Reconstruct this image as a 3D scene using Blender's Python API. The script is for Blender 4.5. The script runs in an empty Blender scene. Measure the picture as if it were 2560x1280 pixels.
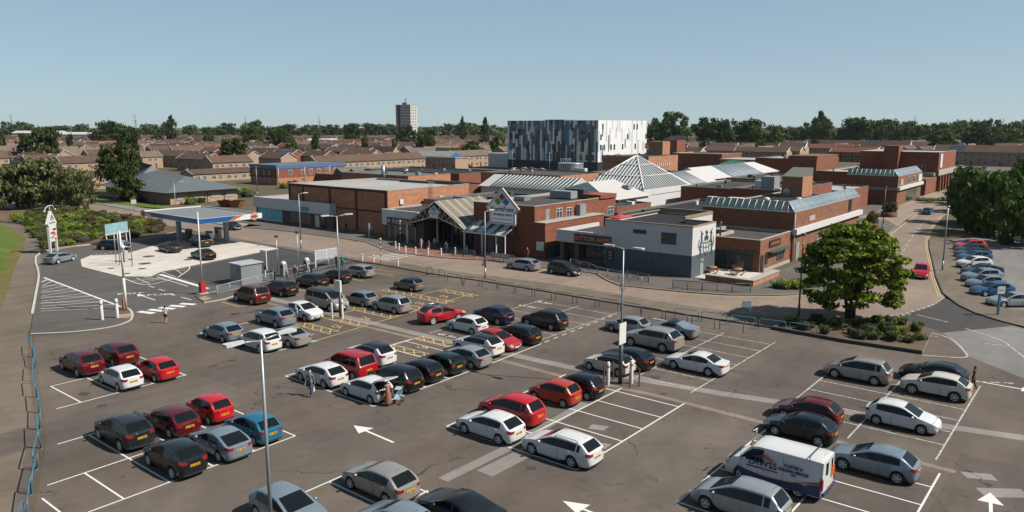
import bpy, bmesh, math, random
from mathutils import Vector, Matrix
random.seed(7)
R = math.radians
# ------------------------------------------------------------------ camera, world, sun, exposure
# World axes follow the street grid: x (u) runs along the shop fronts, y (v) away from them.
SC = bpy.context.scene
COL = SC.collection
CAM_F, CAM_HOR, CAM_H, CAM_ROT = 1900.0, 316.0, 18.0, R(39.0)
TILT = math.atan((640 - CAM_HOR) / CAM_F)
cd = bpy.data.cameras.new('camera'); cam = bpy.data.objects.new('camera', cd); COL.objects.link(cam)
cd.sensor_width = 36.0; cd.lens = 36.0 * CAM_F / 2560.0; cd.clip_start = 0.5; cd.clip_end = 20000
cam.location = (0, 0, CAM_H); cam.rotation_euler = (R(90) - TILT, 0, CAM_ROT)
SC.camera = cam
SUN_EL, SUN_AZ = R(45), R(27)
sd = Vector((math.cos(SUN_EL) * math.cos(SUN_AZ), math.cos(SUN_EL) * math.sin(SUN_AZ), math.sin(SUN_EL)))
sl = bpy.data.lights.new('sun', 'SUN'); sl.energy = 5.0; sl.angle = R(0.5); sl.color = (1.0, 0.93, 0.83)
so = bpy.data.objects.new('sun', sl); COL.objects.link(so)
so.rotation_euler = sd.to_track_quat('Z', 'Y').to_euler(); so.location = (0, 0, 60)
W = bpy.data.worlds.new('World'); SC.world = W; W.use_nodes = True
wn = W.node_tree; wn.nodes.clear()
sky = wn.nodes.new('ShaderNodeTexSky'); sky.sky_type = 'NISHITA'; sky.sun_disc = False
sky.sun_elevation = SUN_EL; sky.sun_rotation = R(90) - SUN_AZ
sky.air_density = 0.6; sky.dust_density = 0.3; sky.ozone_density = 3.0; sky.altitude = 0
# the photograph's sky is a flat, pale teal: soften the sky's contrast and cool it a little
ga = wn.nodes.new('ShaderNodeGamma'); ga.inputs['Gamma'].default_value = 0.37
tn = wn.nodes.new('ShaderNodeMix'); tn.data_type = 'RGBA'; tn.blend_type = 'MULTIPLY'; tn.inputs['Factor'].default_value = 1.0; tn.inputs['B'].default_value = (2.52, 3.00, 3.14, 1)
bg = wn.nodes.new('ShaderNodeBackground'); bg.inputs['Strength'].default_value = 0.0515
wo = wn.nodes.new('ShaderNodeOutputWorld')
wn.links.new(sky.outputs[0], ga.inputs['Color']); wn.links.new(ga.outputs[0], tn.inputs['A']); wn.links.new(tn.outputs['Result'], bg.inputs['Color']); wn.links.new(bg.outputs[0], wo.inputs['Surface'])
VS = SC.view_settings
VS.view_transform = 'Standard'; VS.look = 'None'; VS.exposure = 0.95; VS.gamma = 1.0; VS.use_curve_mapping = False
SC.cycles.max_bounces = 5; SC.cycles.transparent_max_bounces = 8; SC.cycles.use_denoising = True

# ------------------------------------------------------------------ surveying: photo pixel -> point on the plane z
_c, _s = math.cos(TILT), math.sin(TILT)
_ca, _sa = math.cos(-CAM_ROT), math.sin(-CAM_ROT)
def G(px, py, z=0.0):
    x = (px - 1280) / CAM_F; y = -(py - 640) / CAM_F
    d = (x, _c + y * _s, -_s + y * _c); t = (z - CAM_H) / d[2]
    X, Y = d[0] * t, d[1] * t
    return (X * _ca + Y * _sa, -X * _sa + Y * _ca)
def XY(u, v): return (u * _ca - v * _sa, u * _sa + v * _ca)
def PX(u, v, z):
    X, Y = XY(u, v); dz = z - CAM_H; cz = Y * _c - dz * _s; cy = Y * _s + dz * _c
    return (1280 + CAM_F * X / cz, 640 - CAM_F * cy / cz)
def G3(px, py, z=0.0):
    a = G(px, py, z); return (a[0], a[1], z)
# ------------------------------------------------------------------ materials
MATS = {}
ALB = 0.52          # colours below were judged against a fully exposed picture; this brings them to real reflectances
def sc3(c): return tuple(x * ALB for x in c)
def mat(name, col, rough=0.8, var=0.12, scale=2.0, metal=0.0, coat=0.0, spec=0.5, bump=0.0, bscale=30.0, dirt=0.0, coords='pos', emit=None, stretch=None, alpha=None):
    """Principled material: base colour broken up by two noise scales, optional fine bump."""
    if name in MATS: return MATS[name]
    col = sc3(col)
    m = bpy.data.materials.new(name); m.use_nodes = True; nt = m.node_tree; N = nt.nodes; L = nt.links
    b = N['Principled BSDF']
    b.inputs['Roughness'].default_value = rough; b.inputs['Metallic'].default_value = metal
    b.inputs['Specular IOR Level'].default_value = spec
    b.inputs['Coat Weight'].default_value = coat; b.inputs['Coat Roughness'].default_value = 0.05
    b.inputs['Base Color'].default_value = (*col, 1)
    if emit: b.inputs['Emission Color'].default_value = (*col, 1); b.inputs['Emission Strength'].default_value = emit
    if alpha is not None: b.inputs['Alpha'].default_value = alpha
    if var > 0 or bump > 0:
        if coords == 'pos':
            g = N.new('ShaderNodeNewGeometry'); vec = g.outputs['Position']
        else:
            g = N.new('ShaderNodeTexCoord'); vec = g.outputs['Object']
        if stretch:
            mp = N.new('ShaderNodeMapping'); mp.inputs['Scale'].default_value = stretch; L.new(vec, mp.inputs['Vector']); vec = mp.outputs[0]
    if var > 0:
        n1 = N.new('ShaderNodeTexNoise'); n1.inputs['Scale'].default_value = scale; n1.inputs['Detail'].default_value = 6; n1.inputs['Roughness'].default_value = 0.65
        L.new(vec, n1.inputs['Vector'])
        n2 = N.new('ShaderNodeTexNoise'); n2.inputs['Scale'].default_value = scale * 0.13; n2.inputs['Detail'].default_value = 3
        L.new(vec, n2.inputs['Vector'])
        ad = N.new('ShaderNodeMath'); ad.operation = 'ADD'; L.new(n1.outputs[0], ad.inputs[0]); L.new(n2.outputs[0], ad.inputs[1])
        mr = N.new('ShaderNodeMapRange'); mr.inputs['From Min'].default_value = 0.6; mr.inputs['From Max'].default_value = 1.4
        mr.inputs['To Min'].default_value = 1 - var; mr.inputs['To Max'].default_value = 1 + var
        L.new(ad.outputs[0], mr.inputs['Value'])
        mx = N.new('ShaderNodeMix'); mx.data_type = 'RGBA'; mx.blend_type = 'MULTIPLY'; mx.inputs['Factor'].default_value = 1
        mx.inputs['A'].default_value = (*col, 1); L.new(mr.outputs[0], mx.inputs['B'])
        L.new(mx.outputs['Result'], b.inputs['Base Color'])
    if bump > 0:
        n3 = N.new('ShaderNodeTexNoise'); n3.inputs['Scale'].default_value = bscale; n3.inputs['Detail'].default_value = 4; L.new(vec, n3.inputs['Vector'])
        bp = N.new('ShaderNodeBump'); bp.inputs['Strength'].default_value = bump; bp.inputs['Distance'].default_value = 0.02
        L.new(n3.outputs[0], bp.inputs['Height']); L.new(bp.outputs[0], b.inputs['Normal'])
    MATS[name] = m; return m

def brick_mat(name, c1, c2, mortar, var=0.25):
    """Brickwork in world metres on any upright wall."""
    c1, c2, mortar = sc3(c1), sc3(c2), sc3(mortar)
    m = bpy.data.materials.new(name); m.use_nodes = True; nt = m.node_tree; N = nt.nodes; L = nt.links; b = N['Principled BSDF']
    b.inputs['Roughness'].default_value = 0.88; b.inputs['Specular IOR Level'].default_value = 0.25
    g = N.new('ShaderNodeNewGeometry'); sp = N.new('ShaderNodeSeparateXYZ'); L.new(g.outputs['Position'], sp.inputs[0])
    a = N.new('ShaderNodeMath'); a.operation = 'ADD'; L.new(sp.outputs[0], a.inputs[0]); L.new(sp.outputs[1], a.inputs[1])
    cb = N.new('ShaderNodeCombineXYZ'); L.new(a.outputs[0], cb.inputs[0]); L.new(sp.outputs[2], cb.inputs[1])
    br = N.new('ShaderNodeTexBrick'); br.inputs['Scale'].default_value = 1.0
    br.inputs['Brick Width'].default_value = 0.225; br.inputs['Row Height'].default_value = 0.075; br.inputs['Mortar Size'].default_value = 0.006
    br.inputs['Color1'].default_value = (*c1, 1); br.inputs['Color2'].default_value = (*c2, 1); br.inputs['Mortar'].default_value = (*mortar, 1)
    L.new(cb.outputs[0], br.inputs['Vector'])
    n = N.new('ShaderNodeTexNoise'); n.inputs['Scale'].default_value = 0.8; n.inputs['Detail'].default_value = 9; n.inputs['Roughness'].default_value = 0.75
    mp = N.new('ShaderNodeMapping'); mp.inputs['Scale'].default_value = (1, 1, 2.2); L.new(g.outputs['Position'], mp.inputs[0]); L.new(mp.outputs[0], n.inputs['Vector'])
    mr = N.new('ShaderNodeMapRange'); mr.inputs['From Min'].default_value = 0.3; mr.inputs['From Max'].default_value = 0.7
    mr.inputs['To Min'].default_value = 1 - var; mr.inputs['To Max'].default_value = 1 + var; L.new(n.outputs[0], mr.inputs['Value'])
    mx = N.new('ShaderNodeMix'); mx.data_type = 'RGBA'; mx.blend_type = 'MULTIPLY'; mx.inputs['Factor'].default_value = 1
    L.new(br.outputs['Color'], mx.inputs['A']); L.new(mr.outputs[0], mx.inputs['B']); L.new(mx.outputs['Result'], b.inputs['Base Color'])
    MATS[name] = m; return m

def tarmac_mat(name, col, dark=(0.6, 0.6, 0.62), crack=0.5, patch=0.25, stain=0.5, gv=0.10):
    """Worn asphalt: aggregate grain, broad wear clouds, tyre-darkened stains, cracks along the joints."""
    col = sc3(col)
    m = bpy.data.materials.new(name); m.use_nodes = True; nt = m.node_tree; N = nt.nodes; L = nt.links; b = N['Principled BSDF']
    b.inputs['Roughness'].default_value = 0.9; b.inputs['Specular IOR Level'].default_value = 0.25
    g = N.new('ShaderNodeNewGeometry'); P = g.outputs['Position']
    def noise(sc, det=5, rough=0.6, src=P):
        n = N.new('ShaderNodeTexNoise'); n.inputs['Scale'].default_value = sc; n.inputs['Detail'].default_value = det; n.inputs['Roughness'].default_value = rough
        L.new(src, n.inputs['Vector']); return n.outputs[0]
    def rng(src, a, bb, c, d):
        r = N.new('ShaderNodeMapRange'); r.inputs['From Min'].default_value = a; r.inputs['From Max'].default_value = bb
        r.inputs['To Min'].default_value = c; r.inputs['To Max'].default_value = d; L.new(src, r.inputs['Value']); return r.outputs[0]
    def mul(a, bb):
        x = N.new('ShaderNodeMath'); x.operation = 'MULTIPLY'; L.new(a, x.inputs[0]); L.new(bb, x.inputs[1]); return x.outputs[0]
    grain = rng(noise(14, 6, 0.8), 0.3, 0.7, 1 - gv * 1.6, 1 + gv * 1.6)
    cloud = rng(noise(0.09, 5, 0.6), 0.35, 0.65, 1 - patch, 1 + patch)
    mid = rng(noise(0.7, 6, 0.7), 0.3, 0.7, 0.88, 1.12)
    st = rng(noise(0.33, 8, 0.75), 0.58, 0.70, 1.0, 1 - stain * 0.45)
    # streaks along the driving aisles
    mp = N.new('ShaderNodeMapping'); mp.inputs['Scale'].default_value = (1.0, 0.07, 1); L.new(P, mp.inputs[0])
    sk = rng(noise(0.6, 4, 0.6, mp.outputs[0]), 0.35, 0.65, 0.92, 1.07)
    f = mul(mul(mul(grain, cloud), mul(mid, st)), sk)
    # cracks: distorted voronoi edges, only in places
    dn = N.new('ShaderNodeTexNoise'); dn.inputs['Scale'].default_value = 0.8; dn.inputs['Detail'].default_value = 5; L.new(P, dn.inputs['Vector'])
    vm = N.new('ShaderNodeVectorMath'); vm.operation = 'MULTIPLY_ADD'; L.new(dn.outputs['Color'], vm.inputs[0]); vm.inputs[1].default_value = (2.2, 2.2, 0); L.new(P, vm.inputs[2])
    vo = N.new('ShaderNodeTexVoronoi'); vo.feature = 'DISTANCE_TO_EDGE'; vo.inputs['Scale'].default_value = 0.11; L.new(vm.outputs[0], vo.inputs['Vector'])
    cr = rng(vo.outputs['Distance'], 0.0, 0.006, 1.0, 0.0)
    cm = rng(noise(0.15, 3), 0.46, 0.56, 0.0, crack)
    cf = mul(cr, cm)
    inv = N.new('ShaderNodeMath'); inv.operation = 'SUBTRACT'; inv.inputs[0].default_value = 1.0; L.new(cf, inv.inputs[1])
    f = mul(f, inv.outputs[0])
    mx = N.new('ShaderNodeMix'); mx.data_type = 'RGBA'; mx.blend_type = 'MULTIPLY'; mx.inputs['Factor'].default_value = 1
    mx.inputs['A'].default_value = (*col, 1); L.new(f, mx.inputs['B']); L.new(mx.outputs['Result'], b.inputs['Base Color'])
    bp = N.new('ShaderNodeBump'); bp.inputs['Strength'].default_value = 0.25; bp.inputs['Distance'].default_value = 0.01
    L.new(noise(40, 3), bp.inputs['Height']); L.new(bp.outputs[0], b.inputs['Normal'])
    MATS[name] = m; return m

def worn_paint(name, col, wear=0.45, under=(0.15, 0.128, 0.112)):
    """Road paint rubbed through to the asphalt in flecks."""
    col, under = sc3(col), sc3(under)
    m = bpy.data.materials.new(name); m.use_nodes = True; nt = m.node_tree; N = nt.nodes; L = nt.links; b = N['Principled BSDF']
    b.inputs['Roughness'].default_value = 0.75
    g = N.new('ShaderNodeNewGeometry'); n = N.new('ShaderNodeTexNoise'); n.inputs['Scale'].default_value = 3.5; n.inputs['Detail'].default_value = 9; n.inputs['Roughness'].default_value = 0.8
    L.new(g.outputs['Position'], n.inputs['Vector'])
    mr = N.new('ShaderNodeMapRange'); mr.inputs['From Min'].default_value = wear - 0.06; mr.inputs['From Max'].default_value = wear + 0.08; L.new(n.outputs[0], mr.inputs['Value'])
    mx = N.new('ShaderNodeMix'); mx.data_type = 'RGBA'; mx.inputs['A'].default_value = (*under, 1); mx.inputs['B'].default_value = (*col, 1)
    L.new(mr.outputs[0], mx.inputs['Factor']); L.new(mx.outputs['Result'], b.inputs['Base Color'])
    MATS[name] = m; return m

def leaf_mat(name, c1, c2, trans=0.25):
    """Foliage: each leaf face takes its own tone between two greens."""
    c1, c2 = tuple(x*0.62 for x in c1), tuple(x*0.80 for x in c2)
    m = bpy.data.materials.new(name); m.use_nodes = True; nt = m.node_tree; N = nt.nodes; L = nt.links
    N.clear(); o = N.new('ShaderNodeOutputMaterial')
    g = N.new('ShaderNodeNewGeometry'); mx = N.new('ShaderNodeMix'); mx.data_type = 'RGBA'
    mx.inputs['A'].default_value = (*c1, 1); mx.inputs['B'].default_value = (*c2, 1); L.new(g.outputs['Random Per Island'], mx.inputs['Factor'])
    n = N.new('ShaderNodeTexNoise'); n.inputs['Scale'].default_value = 0.5; n.inputs['Detail'].default_value = 3; L.new(g.outputs['Position'], n.inputs['Vector'])
    mr = N.new('ShaderNodeMapRange'); mr.inputs['From Min'].default_value = 0.3; mr.inputs['From Max'].default_value = 0.7; mr.inputs['To Min'].default_value = 0.7; mr.inputs['To Max'].default_value = 1.3; L.new(n.outputs[0], mr.inputs['Value'])
    m2 = N.new('ShaderNodeMix'); m2.data_type = 'RGBA'; m2.blend_type = 'MULTIPLY'; m2.inputs['Factor'].default_value = 1; L.new(mx.outputs['Result'], m2.inputs['A']); L.new(mr.outputs[0], m2.inputs['B'])
    d = N.new('ShaderNodeBsdfDiffuse'); t = N.new('ShaderNodeBsdfTranslucent'); L.new(m2.outputs['Result'], d.inputs[0]); L.new(m2.outputs['Result'], t.inputs[0])
    gl = N.new('ShaderNodeBsdfGlossy'); gl.inputs['Roughness'].default_value = 0.5; gl.inputs['Color'].default_value = (0.5, 0.5, 0.5, 1)
    s1 = N.new('ShaderNodeMixShader'); s1.inputs[0].default_value = trans; L.new(d.outputs[0], s1.inputs[1]); L.new(t.outputs[0], s1.inputs[2])
    s2 = N.new('ShaderNodeMixShader'); s2.inputs[0].default_value = 0.012; L.new(s1.outputs[0], s2.inputs[1]); L.new(gl.outputs[0], s2.inputs[2])
    L.new(s2.outputs[0], o.inputs[0]); MATS[name] = m; return m

def grass_mat(name, c1, c2, sc=0.5):
    c1, c2 = sc3(c1), sc3(c2)
    m = bpy.data.materials.new(name); m.use_nodes = True; nt = m.node_tree; N = nt.nodes; L = nt.links; b = N['Principled BSDF']
    b.inputs['Roughness'].default_value = 0.95; b.inputs['Specular IOR Level'].default_value = 0.1
    g = N.new('ShaderNodeNewGeometry'); n = N.new('ShaderNodeTexNoise'); n.inputs['Scale'].default_value = sc; n.inputs['Detail'].default_value = 10; n.inputs['Roughness'].default_value = 0.75
    L.new(g.outputs['Position'], n.inputs['Vector'])
    mr = N.new('ShaderNodeMapRange'); mr.inputs['From Min'].default_value = 0.35; mr.inputs['From Max'].default_value = 0.65; L.new(n.outputs[0], mr.inputs['Value'])
    mx = N.new('ShaderNodeMix'); mx.data_type = 'RGBA'; mx.inputs['A'].default_value = (*c1, 1); mx.inputs['B'].default_value = (*c2, 1); L.new(mr.outputs[0], mx.inputs['Factor'])
    L.new(mx.outputs['Result'], b.inputs['Base Color']); MATS[name] = m; return m

# ------------------------------------------------------------------ mesh helpers
class MB:
    """Collects shapes; build() links them as ONE mesh object."""
    def __init__(s): s.v = []; s.f = []; s.m = []; s.sm = []
    def add(s, vs, fs, mi=0, smooth=False):
        o = len(s.v); s.v += [tuple(x) for x in vs]; s.f += [tuple(i + o for i in f) for f in fs]; s.m += [mi] * len(fs); s.sm += [smooth] * len(fs); return s
    def box(s, x0, x1, y0, y1, z0, z1, mi=0):
        return s.add([(x0,y0,z0),(x1,y0,z0),(x1,y1,z0),(x0,y1,z0),(x0,y0,z1),(x1,y0,z1),(x1,y1,z1),(x0,y1,z1)],
                     [(0,3,2,1),(4,5,6,7),(0,1,5,4),(1,2,6,5),(2,3,7,6),(3,0,4,7)], mi)
    def prism(s, poly, z0, z1, mi=0, mi_top=None):
        n = len(poly)
        ar = sum(poly[i][0]*poly[(i+1)%n][1]-poly[(i+1)%n][0]*poly[i][1] for i in range(n))
        if ar < 0: poly = poly[::-1]
        vs = [(p[0],p[1],z0) for p in poly] + [(p[0],p[1],z1) for p in poly]
        s.add(vs, [(i,(i+1)%n,(i+1)%n+n,i+n) for i in range(n)], mi)
        o = len(s.v) - 2*n
        s.f.append(tuple(o+n+i for i in range(n))); s.m.append(mi if mi_top is None else mi_top); s.sm.append(False)
        s.f.append(tuple(o+n-1-i for i in range(n))); s.m.append(mi); s.sm.append(False)
        return s
    def poly(s, pts, mi=0): return s.add(pts, [tuple(range(len(pts)))], mi)
    def tube(s, pts, r, n=6, mi=0, cap=True, r1=None, smooth=True):
        P = [Vector(p) for p in pts]; vs = []; k = len(P)
        for i, p in enumerate(P):
            d = (P[min(i+1,k-1)] - P[max(i-1,0)]).normalized()
            up = Vector((0,0,1)) if abs(d.z) < 0.9 else Vector((1,0,0))
            a = d.cross(up).normalized(); b = a.cross(d)
            rr = r if r1 is None else r + (r1 - r) * i / max(1, k-1)
            vs += [p + (a*math.cos(2*math.pi*j/n) + b*math.sin(2*math.pi*j/n))*rr for j in range(n)]
        fs = [(i*n+j, i*n+(j+1)%n, (i+1)*n+(j+1)%n, (i+1)*n+j) for i in range(k-1) for j in range(n)]
        s.add(vs, fs, mi, smooth)
        if cap:
            o = len(s.v)-k*n; s.f += [tuple(o+n-1-j for j in range(n)), tuple(o+(k-1)*n+j for j in range(n))]; s.m += [mi,mi]; s.sm += [False,False]
        return s
    def lathe(s, prof, c=(0,0,0), n=12, mi=0, axis='z', smooth=True):
        vs = []
        for r, h in prof:
            for j in range(n):
                a = 2*math.pi*j/n; x, y = r*math.cos(a), r*math.sin(a)
                vs.append((c[0]+x,c[1]+y,c[2]+h) if axis=='z' else (c[0]+x,c[1]+h,c[2]+y) if axis=='y' else (c[0]+h,c[1]+x,c[2]+y))
        k = len(prof); flip = axis == 'y'
        fs = [(i*n+j, i*n+(j+1)%n, (i+1)*n+(j+1)%n, (i+1)*n+j) for i in range(k-1) for j in range(n)]
        if flip: fs = [f[::-1] for f in fs]
        return s.add(vs, fs, mi, smooth)
    def mesh(s, name, mats):
        me = bpy.data.meshes.new(name); me.from_pydata(s.v, [], s.f)
        for m in (mats if isinstance(mats, (list, tuple)) else [mats]): me.materials.append(m)
        me.polygons.foreach_set('material_index', s.m); me.polygons.foreach_set('use_smooth', s.sm); me.update(); return me
    def build(s, name, mats, parent=None, **kw): return ob(name, s.mesh(name, mats), parent, **kw)

def ob(name, data, parent=None, loc=None, rz=None, label=None, cat=None, group=None, kind=None):
    o = bpy.data.objects.new(name, data); COL.objects.link(o)
    if parent is not None: o.parent = parent
    if loc is not None: o.location = loc
    if rz is not None: o.rotation_euler = (0, 0, rz)
    return tag(o, label, cat, group, kind)
def tag(o, label=None, cat=None, group=None, kind=None):
    if label: o['label'] = label
    if cat: o['category'] = cat
    if group: o['group'] = group
    if kind: o['kind'] = kind
    return o
def thing(name, label, cat, loc=(0,0,0), rz=0, group=None): return ob(name, None, None, loc, rz, label, cat, group)
def copy_tree(o, parent=None):
    c = o.copy(); COL.objects.link(c); c.parent = parent
    for ch in KIDS.get(o.name, []): copy_tree(ch, c)
    return c
KIDS = {}
def index_kids():
    KIDS.clear()
    for o in bpy.data.objects:
        if o.parent is not None: KIDS.setdefault(o.parent.name, []).append(o)
def bake(o):
    """Mesh of an object with its modifiers, worked out in a scratch scene so the big one is not re-evaluated."""
    sc = bpy.data.scenes.new('scratch'); sc.collection.objects.link(o); 
    with bpy.context.temp_override(scene=sc, view_layer=sc.view_layers[0]): dg = bpy.context.evaluated_depsgraph_get()
    me = bpy.data.meshes.new_from_object(o.evaluated_get(dg)); sc.collection.objects.unlink(o); bpy.data.scenes.remove(sc); return me
def text(name, body, size, mats, parent=None, loc=(0,0,0), rot=(0,0,0), ext=0.004, align='CENTER', sx=1.0, bold=0.0, space=1.0):
    c = bpy.data.curves.new(name, 'FONT'); c.body = body; c.size = size; c.extrude = ext; c.align_x = align; c.align_y = 'CENTER'; c.resolution_u = 2
    c.offset = bold; c.space_character = space
    c.materials.append(mats); tmp = bpy.data.objects.new('tmp_text', c)
    me = bake(tmp); me.name = name
    bpy.data.objects.remove(tmp); bpy.data.curves.remove(c); o = bpy.data.objects.new(name, me); COL.objects.link(o)
    if parent is not None: o.parent = parent
    o.location = loc; o.rotation_euler = rot; o.scale = (sx, 1, 1); return o
def ring_sheet(name, pts, z, m, kind='structure', parent=None):
    n = len(pts); ar = sum(pts[i][0]*pts[(i+1)%n][1]-pts[(i+1)%n][0]*pts[i][1] for i in range(n))
    if ar < 0: pts = pts[::-1]
    b = MB(); b.poly([(p[0], p[1], z) for p in pts]); return b.build(name, m, parent, kind=kind)
def smooth_line(pts, n=6):
    """Catmull-Rom through plan points."""
    P = [pts[0]] + list(pts) + [pts[-1]]; out = []
    for i in range(1, len(P)-2):
        for k in range(n):
            t = k/n; a,b,c,d = P[i-1],P[i],P[i+1],P[i+2]
            out.append(tuple(0.5*((2*b[j])+(-a[j]+c[j])*t+(2*a[j]-5*b[j]+4*c[j]-d[j])*t*t+(-a[j]+3*b[j]-3*c[j]+d[j])*t**3) for j in (0,1)))
    out.append(tuple(pts[-1])); return out
def ribbon(b, line, w, z, mi=0, side=0):
    """A flat strip along a plan polyline; side 0 centred, +1 left of it, -1 right."""
    n = len(line); L = []; Rr = []
    for i, p in enumerate(line):
        q0 = line[max(i-1,0)]; q1 = line[min(i+1,n-1)]; dx, dy = q1[0]-q0[0], q1[1]-q0[1]; l = math.hypot(dx,dy) or 1; nx, ny = -dy/l, dx/l
        a, c = (w/2, -w/2) if side == 0 else ((w, 0) if side > 0 else (0, -w))
        L.append((p[0]+nx*a, p[1]+ny*a, z)); Rr.append((p[0]+nx*c, p[1]+ny*c, z))
    b.add(L+Rr, [(n+i, n+i+1, i+1, i) for i in range(n-1)], mi); return b
def kerb_strip(b, line, w, z0, z1, mi=0, side=1):
    """A kerbstone run with a square section along a plan polyline."""
    n = len(line); A = []; B = []
    for i, p in enumerate(line):
        q0 = line[max(i-1,0)]; q1 = line[min(i+1,n-1)]; dx, dy = q1[0]-q0[0], q1[1]-q0[1]; l = math.hypot(dx,dy) or 1
        A.append(p); B.append((p[0]-dy/l*w*side, p[1]+dx/l*w*side))
    vs = [(x,y,z0) for x,y in A]+[(x,y,z1) for x,y in A]+[(x,y,z1) for x,y in B]+[(x,y,z0) for x,y in B]
    fs = []
    for k in range(3):
        for i in range(n-1):
            f = (k*n+i, k*n+i+1, (k+1)*n+i+1, (k+1)*n+i); fs.append(f if side > 0 else f[::-1])
    fs += [(0, n, 2*n, 3*n), (n-1, 4*n-1, 3*n-1, 2*n-1)]
    b.add(vs, fs, mi); return b
# ------------------------------------------------------------------ ground, roads, pavements, markings
TARMAC = tarmac_mat('car_park_tarmac', (0.136, 0.111, 0.093), crack=0.75, patch=0.26, stain=0.8)
TARMAC2 = tarmac_mat('forecourt_tarmac', (0.112, 0.102, 0.096), crack=0.25, patch=0.12, stain=0.2)
NEWTAR = tarmac_mat('new_tarmac', (0.062, 0.060, 0.062), crack=0.0, patch=0.08, stain=0.15)
ROADM = tarmac_mat('road_surface', (0.27, 0.207, 0.166), crack=0.25, patch=0.10, stain=0.35)
PAVE = tarmac_mat('pavement_tarmac', (0.140, 0.122, 0.112), crack=0.2, patch=0.12, stain=0.3)
PAVE2 = tarmac_mat('path_tarmac', (0.172, 0.142, 0.108), crack=0.35, patch=0.18, stain=0.4)
GREYLOT = tarmac_mat('side_lot_tarmac', (0.21, 0.203, 0.198), crack=0.4, patch=0.12, stain=0.3)
CONC = tarmac_mat('forecourt_concrete', (0.63, 0.588, 0.535), crack=0.0, patch=0.06, stain=0.3, gv=0.05)
PATCHC = tarmac_mat('trench_concrete', (0.27, 0.25, 0.235), crack=0.5, patch=0.2, stain=0.4)
PATCHB = tarmac_mat('trench_brown', (0.25, 0.20, 0.16), crack=0.5, patch=0.2, stain=0.4)
REDPAVE = tarmac_mat('red_block_paving', (0.27, 0.135, 0.105), crack=0.0, patch=0.12, stain=0.2)
TANPAVE = tarmac_mat('tan_block_paving', (0.33, 0.25, 0.195), crack=0.0, patch=0.12, stain=0.2)
DIRT = tarmac_mat('bare_soil', (0.15, 0.098, 0.062), crack=0.0, patch=0.3, stain=0.5, gv=0.3)
KERB = mat('kerb_concrete', (0.36, 0.32, 0.28), 0.85, 0.2, 2.0)
KERBD = mat('kerb_dark', (0.07, 0.062, 0.056), 0.9, 0.2, 2.0)
WPAINT = worn_paint('white_road_paint', (0.80, 0.79, 0.76), 0.31)
WPAINT2 = worn_paint('faded_white_road_paint', (0.64, 0.62, 0.59), 0.46)
YPAINT = worn_paint('yellow_road_paint', (0.66, 0.47, 0.19), 0.36)
GRASS = grass_mat('lawn_grass', (0.075, 0.13, 0.022), (0.16, 0.21, 0.04))
GRASSD = grass_mat('dry_grass', (0.12, 0.12, 0.03), (0.20, 0.17, 0.07))
FIELD = grass_mat('town_ground', (0.10, 0.10, 0.055), (0.16, 0.13, 0.09), 0.02)

b = MB(); b.poly([(-9000,-400,-0.05),(9000,-400,-0.05),(9000,12000,-0.05),(-9000,12000,-0.05)]); b.build('ground', FIELD, kind='structure')
ring_sheet('car_park', [(-128,-5),(-40,-8),(40,-8),(48,62),(20,78),(-10,84),(-40,70),(-62,70),(-80,68),(-90,64),(-124,64),(-128,40)], 0.0, TARMAC)

FKpx = [(606,569),(720,579),(847,596),(915,606),(950,621),(997,634),(1125,647),(1200,651),(1267,656),(1345,669),(1455,680),(1490,686),(1517,702),(1545,714),(1615,722),(1717,732),(1820,739),(1950,740),(2032,735),(2110,716),(2165,684),(2200,640),(2222,585),(2262,552),(2302,528)]
FK = [G(*p) for p in FKpx]
WFK = [G(*p) for p in [(-400,468),(-100,490),(60,496),(140,497),(212,505),(357,531),(480,552),(606,569)]]
RK = [G(*p) for p in [(2361,743),(2342,692),(2333,650),(2326,625),(2324,600),(2334,572),(2360,540)]]
NK = [G(*p) for p in [(-400,496),(0,521),(120,526),(215,524),(330,546),(430,566),(470,574),(560,592),(697,616),(790,630),(905,650),(945,655),(1000,659),(1100,676),(1215,690),(1400,714),(1550,739),(1700,764),(1850,785),(1990,797),(2100,798),(2199,794),(2265,785),(2330,765),(2361,743)]]
far_r = [(-36.5,262),(-40,330),(-31,330),(-29.5,262)]
road_poly = WFK[:-1] + FK + far_r + RK[::-1][:-1] + NK[::-1]
ring_sheet('road', road_poly, 0.006, ROADM)

def slab(name, pts, h, top, side=None, z0=-0.02):
    b = MB(); b.prism(pts, z0, h, 1, 0); return b.build(name, [top, side or KERB], kind='structure')
# pavement on the shop side, a real step of 0.12 m
slab('shop_pavement', [(-46,134.2),(-36.3,134.2),(-36.3,159.8),(-41.2,160),(-41.2,190.8),(-46,190.8)], 0.11, PAVE)
slab('pavement', FK + [(-31.5,150),(-36,160),(-36,118),(-33,104),(-33,92),(-60,92),(-131,92),(-133,86)], 0.12, PAVE)
slab('west_pavement', WFK + [(p[0]+1.0, p[1]+3.4) for p in WFK[::-1]], 0.12, PATCHC)
b = MB(); kerb_strip(b, FK, 0.16, 0.0, 0.128, 0, 1); b.build('kerb', KERB, kind='structure')
# red paving in front of the entrance
ring_sheet('entrance_paving', [G(968,617),G(985,626),G(1003,634.5),G(1125,646),G(1210,650.5),(-62,79.2),(-70,80.2),(-88,79.6)], 0.124, REDPAVE)
ring_sheet('crossing_paving', [G(898,648.5),G(945,655.5),G(1000,659.5),G(940,659.5),G(905,656)], 0.126, REDPAVE)
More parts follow.
